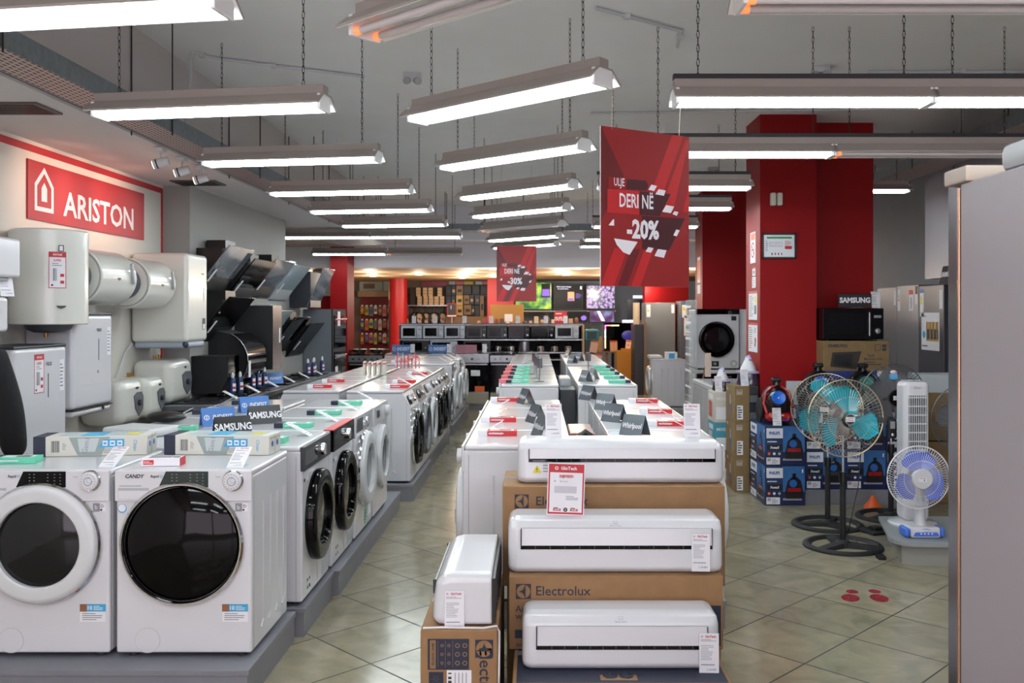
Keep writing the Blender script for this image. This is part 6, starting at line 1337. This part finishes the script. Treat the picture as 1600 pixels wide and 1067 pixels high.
# long shelf
SX0, SX1, SY = -2.55, .86, 17.1
o = empty('shelf_unit', (0, SY, 0), label='long dark shelf unit carrying microwave ovens and pots at the back', cat='shelf')
b = MB(); b.box(SX0, SX1, .22, .26, 0, 1.42, MATTBLACK); b.build('back_panel', o)
for z in (.50, .80, .93, 1.17): b = MB(); b.box(SX0, SX1, -.28, .22, z, z + .025, STEEL, .003); b.build('shelf_board', o)
b = MB(); b.box(SX0 - .02, SX1 + .02, -.15, .28, 1.45, 1.475, LGREY, .003); b.box(SX0, SX1, -.152, -.15, 1.475, 1.49, mat('purple_strip', '#4a3a7a', .5)); b.build('top_board', o)
for x in (SX0, -1.4, -.25, SX1 - .02): b = MB(); b.box(x, x + .02, -.26, .22, 0, 1.45 if abs(x + .8) > 1 else .79, DGREY); b.build('upright', o)
MWW = mat('mw_silver', '#c2c8d2', .4)
xs = [-2.52, -2.11, -1.71, -1.31, -.92, -.52, -.10, .35]; ws = [.39, .38, .38, .38, .38, .40, .43, .44]
for i, (x, w) in enumerate(zip(xs, ws)):
    c = (MWW, MWW, MWW, BLACK, BLACK, GLOSSBLACK, GLOSSBLACK, MC['white_plastic'])[i]
    microwave((x + w / 2, SY - .06, 1.196), w, .245, .38, c, MC['mw_glass'], ('silver' if i < 3 else ('white' if i == 7 else 'black')) + ' microwave oven on the long shelf, %s from the left' % ORD[i], group='microwave ovens on the long shelf', knob=i != 5)
for i, x in enumerate((-2.3, -1.9, -1.35, -.85, -.35, .18, .55)): card(x, SY - .1, 1.476, 0, 'price card on the top board of the long shelf, %s from the left' % ORD[i], 'price cards on the long shelf', -12)
for i, (x, m) in enumerate(((-2.25, BLACK), (-1.72, MWW), (-1.1, BLACK))):
    b = MB(); b.box(-.25, .25, -.2, .2, 0, .21, m, .006); b.rect(-.22, .12, .03, .18, -.2, GLOSSBLACK, .004); b.rect(.15, .22, .03, .18, -.2, m, .006); b.lathe([(.018, 0), (0, .02)], LGREY, T(.185, -.206, .08) @ YF, 12)
    b.build('built_in_microwave', label='built-in microwave oven on the shelf behind the signs, %s from the left' % ORD[i], cat='microwave oven', loc=(x, SY - .05, .956))
def make_pot():
    o = empty('cooking_pot'); b = MB(); b.lathe([(0, 0), (.08, 0), (.085, .01), (.085, .10), (.09, .105), (.088, .11), (.05, .13), (0, .138)], CHROME, None, 24); b.build('body', o)
    b = MB(); b.lathe([(.008, .138), (.02, .155), (0, .165)], GOLD, None, 12)
    for s in (-1, 1): b.tube([(s * .085, -.03, .08), (s * .12, -.025, .085), (s * .12, .025, .085), (s * .085, .03, .08)], .006, GOLD, 6)
    b.build('knob_and_handles', o); return o
for i, x in enumerate((-.72, -.47, .08, .34, .60)): put('pot', make_pot, (x, SY - .12, .957), 20 * i, 'shiny steel cooking pot on the middle shelf, %s from the left' % ORD[i], 'cooking pot', 'cooking pots on the long shelf')
o = empty('pressure_cooker', (-.22, SY - .16, .957), label='tall steel pressure cooker with black handle on the long shelf', cat='pressure cooker')
b = MB(); b.lathe([(0, 0), (.105, 0), (.11, .02), (.11, .185), (.10, .20), (0, .21)], STEEL, None, 28); b.build('body', o); b = MB(); b.box(.02, .26, -.02, .02, .19, .215, BLACK, .008); b.box(-.05, .02, -.03, .03, .20, .225, BLACK, .008); b.build('handle', o)
for i, x in enumerate((-1.0, -.2, .4)):
    o = empty('built_in_oven', (x + .2, SY - .08, .55 - .03 - .5 + .0), label='black built-in oven under the pot shelf, %s from the left' % ORD[i], cat='oven'); o.location.z = .005
    b = MB(); b.box(-.2, .2, -.18, .2, .0, .49, BLACK); b.build('housing', o); b = MB(); b.box(-.2, .2, -.2, -.18, .03, .40, GLOSSBLACK); b.box(-.17, .17, -.23, -.21, .36, .38, STEEL, .004); b.rect(-.19, -.06, .1, .3, -.2, PAPER); b.rect(-.18, -.08, .15, .22, -.201, YELLOW); b.build('door', o)
for i in range(4):
    b = MB(); b.box(-.1, .1, -.08, .1, 0, .22, (GLOSSBLACK, DGREY)[i % 2], .01); b.rect(-.06, .06, .05, .12, -.081, LGREY); b.build('small_appliance', label='dark small appliance on the lower long shelf, %s from the left' % ORD[i], cat='appliance', group='small appliances on the lower shelf', loc=(-2.3 + .62 * i, SY - .1, .526))
# goods on the counter behind the shelf
rnd = random.Random(3); pal = ['#b08a60', '#7a4a34', '#c8b090', '#8a3a34', '#d0c0a8', '#5a4a44', '#a89070']
PM = [mat('goods_%d' % k, c, .5) for k, c in enumerate(pal)]
b = MB(); b.box(-1.3, 1.0, 18.9, 19.5, 0, 1.44, mat('counter_tan', '#a48660', .5)); b.build('sales_counter', label='long tan counter behind the microwave shelf', cat='counter')
for i in range(18):
    x = -1.2 + .12 * i; h = rnd.uniform(.05, .17); b = MB(); k = i % 3
    if k == 0: b.lathe([(0, 0), (.035, 0), (.04, h * .7), (.02, h), (0, h)], PM[i % 7], None, 14)
    elif k == 1: b.box(-.045, .045, -.04, .04, 0, h, PM[(i * 3) % 7], .004)
    else: b.ball((0, 0, h / 2), (.045, .045, h / 2), PM[(i * 5) % 7], 14)
    b.build('kitchen_item', label='small %s kitchen item on the tan counter, %s from the left' % (('jar-like', 'boxy', 'round')[k], ORD[i]), cat='kitchen item', group='kitchen items on the tan counter', loc=(x, 18.97, 1.441))
b = MB(); b.box(-.35, .35, -.2, .2, 0, .42, mat('tan_case', '#a87a38', .5), .004); b.rect(-.05, .12, .06, .22, -.2, PAPER); b.build('cardboard_case', label='large tan case on the counter below the smaller hanging sign', cat='case', loc=(-.62, 19.27, 1.441))

# ------------------------------------------------------------------ far back wall goods
BW = 23.6
b = MB(); b.box(-4.55, -3.3, BW - .06, BW - .01, .6, 2.2, mat('back_red_panel', '#7a1618', .6)); b.build('red_wall_panel', label='dark red hook panel on the far back wall left of the round column', cat='wall panel')
b = MB(); b.box(-4.6, -3.45, BW - .3, BW - .01, 2.1, 2.25, mat('beige_ledge', '#a08064', .6), .01); b.build('wall_ledge', label='beige ledge above the red hook panel', cat='ledge')
b = MB(); b.box(-4.6, -3.45, BW - .05, BW - .01, 2.26, 2.505, mat('poster_pale', '#a9b4a8', .5)); b.rect(-4.5, -4.2, 2.32, 2.45, BW - .05, mat('poster_brown', '#7a5a40', .5)); b.rect(-4.0, -3.98, 2.26, 2.505, BW - .05, DGREY)
b.build('wall_poster', label='pale poster above the beige ledge at the far left', cat='poster')
pk = [('orange', '#c85a2a'), ('white', '#d0c8b8'), ('red', '#b03028'), ('green', '#9aa838'), ('brown', '#8a5a3c'), ('blue', '#3a4a8a'), ('grey', '#6a625c'), ('pink', '#c88a80')]
PK = [(n, mat('pack_' + n, c, .5)) for n, c in pk]
for r_, z in enumerate((1.86, 1.50, 1.14)):
    for i in range(11):
        n, m = PK[(i * 3 + r_ * 5) % 8]; w = .085 + .01 * (i % 3); h = .20 + .03 * ((i + r_) % 3)
        b = MB(); b.box(-w / 2, w / 2, -.03, .0, -h, 0, m, .004); b.rect(-w / 2 + .01, w / 2 - .01, -h * .7, -h * .3, -.0305, PK[(i + 3) % 8][1]); b.box(-w * .3, w * .3, -.012, -.006, 0, .03, PAPER); b.tube([(0, .2, .04), (0, -.04, .04)], .004, STEEL, 5)
        b.build('hanging_pack', label='%s pack hanging on the red panel, %s row, %s from the left' % (n, ('upper', 'middle', 'lower')[r_], ORD[i]), cat='hanging pack', group='packs hanging on the red panel', loc=(-4.48 + .115 * i, BW - .28, z))
for i in range(3):
    b = MB(); b.box(-.13, .13, -.12, .12, 0, .22, PM[(1, 4, 0)[i]], .003, 1); b.disc(0, .11, .06, -.121, BLACK, sx=1.3); b.build('appliance_carton', label='small carton with black picture left of the round red column, ' + ('lowest', 'middle', 'topmost')[i], cat='carton', group='cartons left of the round column', loc=(-3.62, BW - .5, 1.80 + .222 * i))
b = MB(); b.box(-.14, .14, -.1, .1, 0, 1.797, DGREY); b.build('shelf_post', label='dark post carrying the cartons left of the round column', cat='shelf', loc=(-3.62, BW - .5, 0))
# right of the column: shelf with cartons and hanging pans
GX = lambda x: wx(x, 23.3)
GZ = lambda y: wz(y, 23.3)
b = MB(); b.box(GX(639), GX(700), BW - .45, BW - .01, GZ(478.5), GZ(476.5), STEEL); b.build('wall_shelf', label='metal wall shelf carrying the cream speaker cartons', cat='shelf')
def make_cream():
    b = MB(); b.box(-.055, .055, -.07, .07, 0, .22, mat('cream_carton', '#d8b890', .5), .002, 1)
    for z in (.07, .14):
        for x in (-.022, .022): b.disc(x, z, .011, -.071, DGREY, n=10)
    return b.build('cream_carton')
zb = GZ(476.4)
for i, x in enumerate((656, 665.5, 674, 682.5, 691)): put('cream', make_cream, (GX(x), BW - .3, zb), 0, 'cream carton on the far wall shelf, lower row, %s from the left' % ORD[i], 'carton', 'cream cartons')
for i, x in enumerate((654, 664.5, 673, 687.5)): put('cream', make_cream, (GX(x), BW - .3, zb + .221), 0, 'cream carton on the far wall shelf, upper row, %s from the left' % ORD[i], 'carton', 'cream cartons')
b = MB(); b.box(-.07, .07, -.06, .06, 0, .45, mat('dark_brown_pack', '#33241f', .5)); b.build('tall_pack', label='tall dark brown pack at the left end of the far wall shelf', cat='pack', loc=(GX(645), BW - .25, zb))
def make_pan_h():
    o = empty('hanging_pan'); b = MB(); b.lathe([(0, 0), (.13, 0), (.15, -.04), (.155, -.04), (.135, .01), (0, .01)], BLACK, YF @ T(0, 0, 0), 24); b.box(-.015, .015, -.02, .0, .14, .34, BLACK, .004); b.build('pan', o)
    b = MB(); b.poly([(-.03, -.12), (.06, -.13), (.05, -.05), (.08, .02), (.05, .10), (-.02, .12), (-.06, .06), (-.04, .0), (-.06, -.06)], -.012, mat('cream_sleeve', '#dcc8a4', .5), .004); b.disc(.01, -.02, .03, -.016, BRED); b.build('paper_sleeve', o); return o
for i, x in enumerate((647, 654, 664, 677, 690)): put('panh', make_pan_h, (GX(x), BW - .08 - .09 * (i % 2), GZ(497)), 0, 'hanging black frying pan with cream sleeve, %s from the left' % ORD[i], 'frying pan', 'hanging frying pans')
dkm = [mat('dark_pack_%d' % k, c, .5) for k, c in enumerate(('#12203a', '#0e1424', '#8a6c48', '#101014', '#c8a860', '#1c3050'))]
cells = [(697, 447, 706, 462, 1), (706, 446, 712.5, 462, 0), (697, 462, 706, 477, 1), (706, 462, 712, 478, 5), (697, 478, 704, 492, 1), (704, 478, 712, 492, 0), (713, 446, 724, 461, 2), (713, 461, 724, 477, 4), (713, 477, 724, 493, 4), (724, 446, 737, 460, 3), (738, 446, 750, 460, 3), (751, 446, 763, 460, 3), (725, 461, 734, 475, 2), (734, 461, 741, 476, 0), (742, 461, 750, 476, 5), (750, 462, 757, 494, 2), (725, 476, 737, 492, 2), (737, 477, 742, 492, 0), (742, 477, 750, 494, 3)]
for i, (x0, y0, x1, y1, k) in enumerate(cells):
    w, h = GX(x1) - GX(x0), GZ(y0) - GZ(y1); b = MB(); b.box(-w / 2 + .004, w / 2 - .004, -.1, .1, 0, h - .006, dkm[k], .003, 1); b.rect(-w * .25, w * .3, h * .3, h * .6, -.1, dkm[(4, 5, 3, 0, 3, 2)[k]])
    b.build('boxed_appliance', label='%s boxed appliance stacked at the far wall, %s from the left' % (('navy', 'black-blue', 'brown', 'black', 'yellow', 'blue')[k], ORD[i]), cat='boxed appliance', group='boxed appliances at the far wall', loc=((GX(x0) + GX(x1)) / 2, 23.3, GZ(y1)))
b = MB(); b.box(GX(697), GX(765), 23.1, BW - .01, 0, GZ(494.2), mat('tan_base', '#8a6e50', .6)); b.box(GX(697), GX(765), 23.45, BW - .01, GZ(494.2), GZ(446), DGREY); b.build('back_shelf_base', label='tan base cabinet below the stacked boxed appliances', cat='cabinet')
b = MB(); b.box(GX(656), GX(696), BW - .04, BW - .005, GZ(446), 2.505, mat('magenta_panel', '#8a3048', .5)); b.build('wall_poster', label='magenta strip above the cream cartons', cat='poster')
for i, (x0, x1, c, n) in enumerate(((700, 710, '#9aa4b0', 'pale grey'), (711, 723, '#c05a7a', 'pink'), (724, 738, '#b8b048', 'yellow-green'), (742, 753, '#a8b4c4', 'white'), (754, 763, '#d07a98', 'light pink'))):
    b = MB(); b.box(GX(x0), GX(x1), BW - .04, BW - .005, GZ(444), 2.508, mat('panel_%d' % i, c, .5)); b.build('colour_panel', label='%s colour panel high on the far wall' % n, cat='panel')
o = empty('display_tablet', (GX(710), 22.6, 0), label='dark price board in a red frame on a thin stand at the back', cat='price board')
b = MB(); b.box(-.12, .12, -.01, .01, 1.59, 1.93, REDP, .004); b.rect(-.10, .10, 1.64, 1.91, -.01, DGREY); b.rect(-.11, .11, 1.6, 1.63, -.01, PAPER); b.text('1', -.02, 1.82, .09, -.011, PAPER, .02); b.build('board', o); b = MB(); b.cyl((0, 0, 0), (0, 0, 1.59), .01, WHITE2, 8); b.lathe([(0, 0), (.12, 0), (.1, .02), (0, .02)], WHITE2, None, 20); b.build('stand', o)
# screens
def screen_mat(name, kind):
    m = bpy.data.materials.new(name); m.use_nodes = True; nt = m.node_tree; b = nt.nodes['Principled BSDF']; N = nt.nodes.new; L = nt.links.new
    tc = N('ShaderNodeTexCoord'); n = N('ShaderNodeTexNoise' if kind != 'flower' else 'ShaderNodeTexVoronoi'); n.inputs['Scale'].default_value = {'green': 5, 'flower': 16, 'mix': 3}[kind]
    L(tc.outputs['Object'], n.inputs['Vector']); r = N('ShaderNodeValToRGB'); e = r.color_ramp.elements
    cs = {'green': ['#06240a', '#2c7a10', '#9ad020', '#f0e040'], 'flower': ['#f0b8b0', '#d0b4e4', '#a488c4', '#2c4a30'], 'mix': ['#101018', '#6a3a6a', '#8a9ac8', '#18301c']}[kind]
    e[0].color = lin(cs[0]); e[1].color = lin(cs[3]); e[0].position = .3 if kind != 'flower' else .05; e[1].position = .75
    for k, p in ((1, .45), (2, .6)): q = e.new(p if kind != 'flower' else p - .1); q.color = lin(cs[k])
    L(n.outputs['Fac' if kind != 'flower' else 'Distance'], r.inputs['Fac']); L(r.outputs['Color'], b.inputs['Emission Color']); b.inputs['Emission Strength'].default_value = .85; b.inputs['Base Color'].default_value = (0, 0, 0, 1); b.inputs['Roughness'].default_value = .15
    return m
def tv(x0, y0, x1, y1, Y, m, label, deco=None):
    w, h = wx(x1, Y) - wx(x0, Y), wz(y0, Y) - wz(y1, Y); o = empty('television', ((wx(x0, Y) + wx(x1, Y)) / 2, Y, wz(y1, Y)), label=label, cat='television')
    b = MB(); b.box(-w / 2, w / 2, 0, .05, 0, h, BLACK, .004); b.build('housing', o)
    b = MB(); b.rect(-w / 2 + .012, w / 2 - .012, .02, h - .012, 0, m, .002)
    if deco: deco(b, w, h)
    b.build('screen', o); return o
EW = mat('screen_white', '#d8d8f0', .4, emit=.9); ER = mat('screen_red', '#b01c30', .4, emit=.6); EP = mat('screen_purple', '#7a5ac0', .4, emit=.8); ESK = mat('screen_skin', '#e0a070', .4, emit=.8); ESB = mat('screen_black', '#020206', .3, spec=.2)
tv(805, 441, 862, 484, 22.2, screen_mat('screen_green', 'green'), 'television showing green and yellow leaves', lambda b, w, h: (b.rect(w * .22, w * .46, h * .45, h * .95, -.002, ESB), b.rect(w * .24, w * .44, h * .5, h * .75, -.003, EP)))
tv(865, 444, 911, 484, 22.2, ESB, 'television showing a black page with a phone picture', lambda b, w, h: (b.text('Ultra smart design', -w * .15, h * .9, .035, -.002, EW, .02), b.text('for every home', -w * .18, h * .82, .03, -.002, EW, .02), b.rect(w * -.02, w * .2, h * .35, h * .7, -.002, ESK), b.rect(0, w * .18, h * .36, h * .45, -.003, EP), b.lines(w * .25, w * .46, h * .45, h * .65, 4, -.002, EP), b.rect(w * .4, w * .46, h * .8, h * .92, -.002, EW)))
tv(916, 445.5, 961, 483, 22.2, screen_mat('screen_flowers', 'flower'), 'television showing pink and violet blossoms')
tv(921, 485, 960, 504, 21.7, screen_mat('screen_mix', 'mix'), 'small television below the blossoms screen, picture with white slanting shape', lambda b, w, h: b.poly([(-w * .2, h * .95), (-w * .08, h * .95), (w * .12, .04), (-w * .02, .04)], -.002, EW))
tv(868, 486, 918, 504, 21.7, ESB, 'small dark television with violet spots below the black page screen', lambda b, w, h: (b.disc(w * .38, h * .4, .06, -.002, EP, sx=1.1), b.rect(-w * .4, -w * .2, h * .5, h * .56, -.002, EW)))
b = MB(); b.box(wx(866, 21.7), wx(923, 21.7), 21.55, 21.9, 0, wz(504, 21.7) - .035, mat('cabinet_black', '#17181c', .4)); b.box(wx(866, 21.7), wx(962, 21.7), 21.6, 21.9, wz(504, 21.7) - .034, wz(504, 21.7) - .004, MC['cabinet_black']); b.build('television_cabinet', label='black cabinet carrying the two small lower televisions', cat='cabinet')
b = MB(); b.box(wx(806, 22.2), wx(962, 22.2), 22.1, 22.5, wz(487, 22.2), wz(485.3, 22.2), LGREY); [b.box(wx(x, 22.3) - .03, wx(x, 22.3) + .03, 22.35, 22.5, 0, wz(487, 22.3), DGREY) for x in (808, 865, 914, 958)]; b.build('television_shelf', label='grey shelf carrying the row of televisions', cat='shelf')
b = MB(); b.box(-.13, .13, -.01, .01, 0, .42, REDP, .002, 1); b.text('OUTLET', 0, .27, .075, -.011, PAPER, .04, sx=.65); b.ring(.03, .1, .03, .05, -.012, PAPER, 18); b.lines(-.1, .1, .36, .4, 1, -.01, PAPER); b.cyl((0, .02, -1.29), (0, .02, .1), .008, LGREY, 8); b.build('outlet_sign', label='red sign reading OUTLET on a thin pole in front of the televisions', cat='sign', loc=(wx(876, 18.7), 18.7, 1.29 + .0))
# gaming display with light dots, counter, cartons
o = empty('light_framed_display', (0, 0, 0), label='black display panel outlined with glowing coloured dots at the back', cat='display')
Y = 21.4; b = MB(); b.box(wx(944, Y), wx(1003, Y), Y + .02, Y + .1, wz(548, Y), wz(504, Y), GLOSSBLACK); b.ball((wx(982, Y), Y + .02, wz(524, Y)), (.16, .03, .12), mat('screen_blue_glow', '#2a2a70', .3, emit=.5), 20); b.build('panel', o)
b = MB(); LM = [mat('dot_%d' % k, c, .4, emit=5) for k, c in enumerate(('#ff60c0', '#ffd080', '#ffffff', '#ff7050'))]
for k in range(18): b.ball((wx(945.8, Y), Y, wz(510 + k * 1.95, Y)), .013, LM[(0, 0, 0, 2, 2, 2, 2, 2, 2, 2, 1, 1, 1, 1, 1, 1, 1, 1)[k]], 8)
for k in range(13): b.ball((wx(946 + k * 1.7, Y), Y, wz(508.5, Y)), .013, LM[(0, 0, 0, 3, 3, 3, 1, 1, 1, 1, 1, 1, 1)[k]], 8)
for k in range(18): b.ball((wx(992, Y), Y, wz(508 + k * 1.95, Y)), .010, LM[(0, 3)[k % 2]], 8)
b.build('light_strip', o)
b = MB(); b.box(wx(925, 21.4), wx(1003, 21.4), 21.2, 21.9, wz(551, 21.3), wz(549, 21.3), mat('brown_table', '#6a4a34', .5)); [b.box(wx(x, 21.4), wx(x, 21.4) + .05, 21.25, 21.3, 0, wz(551, 21.3), MC['brown_table']) for x in (927, 946, 998)]; b.build('display_table', label='brown table below the light-dotted display', cat='table')
b = MB(); b.box(wx(962, 21), wx(991, 21), 20.7, 21.1, 0, wz(548, 20.7), OCHRE, .006); b.box(wx(970, 21), wx(989, 21), 20.75, 21.05, wz(548, 20.7), wz(545, 20.7), OCHRE); b.build('ochre_counter', label='ochre wooden counter block at the right of the display', cat='counter')
b = MB(); b.M = Matrix.Rotation(R(-15), 4, 'X') @ Matrix.Rotation(R(8), 4, 'Y'); b.rect(-.06, .06, 0, .2, 0, mat('peach_card', '#e0a888', .6)); b.rect(-.05, .05, .16, .19, -.001, REDP); b.disc(0, .09, .03, -.001, MC['pillar_grey']); b.build('price_card', label='peach price card on the ochre counter', cat='price card', loc=(wx(981, 20.8), 20.8, wz(545, 20.7)))
for i in range(2): b = MB(); b.box(-.04, .04, -.08, .08, 0, .25, mat('peach_carton', '#c09070', .5), .003, 1); b.rect(-.04, .04, .22, .25, -.08, BRED); b.build('small_carton', label='small peach carton on the brown table, ' + ('left', 'right')[i], cat='carton', loc=(wx(955 + 5.5 * i + 1, 21.3), 21.3, wz(549, 21.3)))
b = MB(); b.box(-.1, .1, -.1, .1, 0, .35, CARD); b.build('cardboard_box', label='brown carton at the left end of the brown table', cat='cardboard box', loc=(wx(934, 21.3), 21.35, wz(549, 21.3)))
# leaflet stand at the right end of the long shelf
o = empty('leaflet_tower', (wx(918, 17.0) + .06, 16.95, 0), label='tilted leaflet stand with a teal toaster at the long shelf end', cat='leaflet stand')
b = MB(); b.box(-.1, .12, -.1, .1, 0, 1.15, DGREY); b.build('post', o)
b = MB(); b.box(-.12, .15, -.15, .12, 1.16, 1.38, mat('teal_toaster', '#3a8a88', .3), .04, 3); b.box(-.08, .1, -.155, -.15, 1.2, 1.34, BLACK); b.build('toaster', o)
for k in range(3):
    b = MB(); b.M = T(.03 + .07 * k, -.16 - .03 * k, .95 - .24 * k) @ Matrix.Rotation(R(10), 4, 'Y') @ Matrix.Rotation(R(-10), 4, 'X'); b.box(-.07, .07, -.004, 0, 0, .22, (MC['peach_card'], MC['peach_card'], PAPER)[k]); b.rect(-.07, .07, .19, .22, -.004, (ORANGE, BRED, BLUE)[k]); b.build('leaflet', o)
# frosted shop things just right of the far room
b = MB(); b.box(-.17, .17, 0, .02, 0, .07, mat('lit_label', '#c8d0e8', .4, emit=1)); b.build('lit_sign', label='small lit white sign high at the far right wall', cat='sign', loc=(wx(1000, 22), 22, wz(466, 22)))
b = MB(); b.box(-.17, .17, 0, .02, 0, .08, MC['lit_label']); b.build('lit_sign', label='small lit white sign above the light-dotted display', cat='sign', loc=(wx(983, 21.5), 21.42, wz(505, 21.5)))
b = MB(); b.box(-.35, .35, 0, .06, 0, .5, mat('dark_blue_panel', '#141a34', .3)); b.build('wall_screen', label='dark blue wall screen under the small lit sign at the far right', cat='screen', loc=(wx(1003, 22), 22, wz(500, 22)))
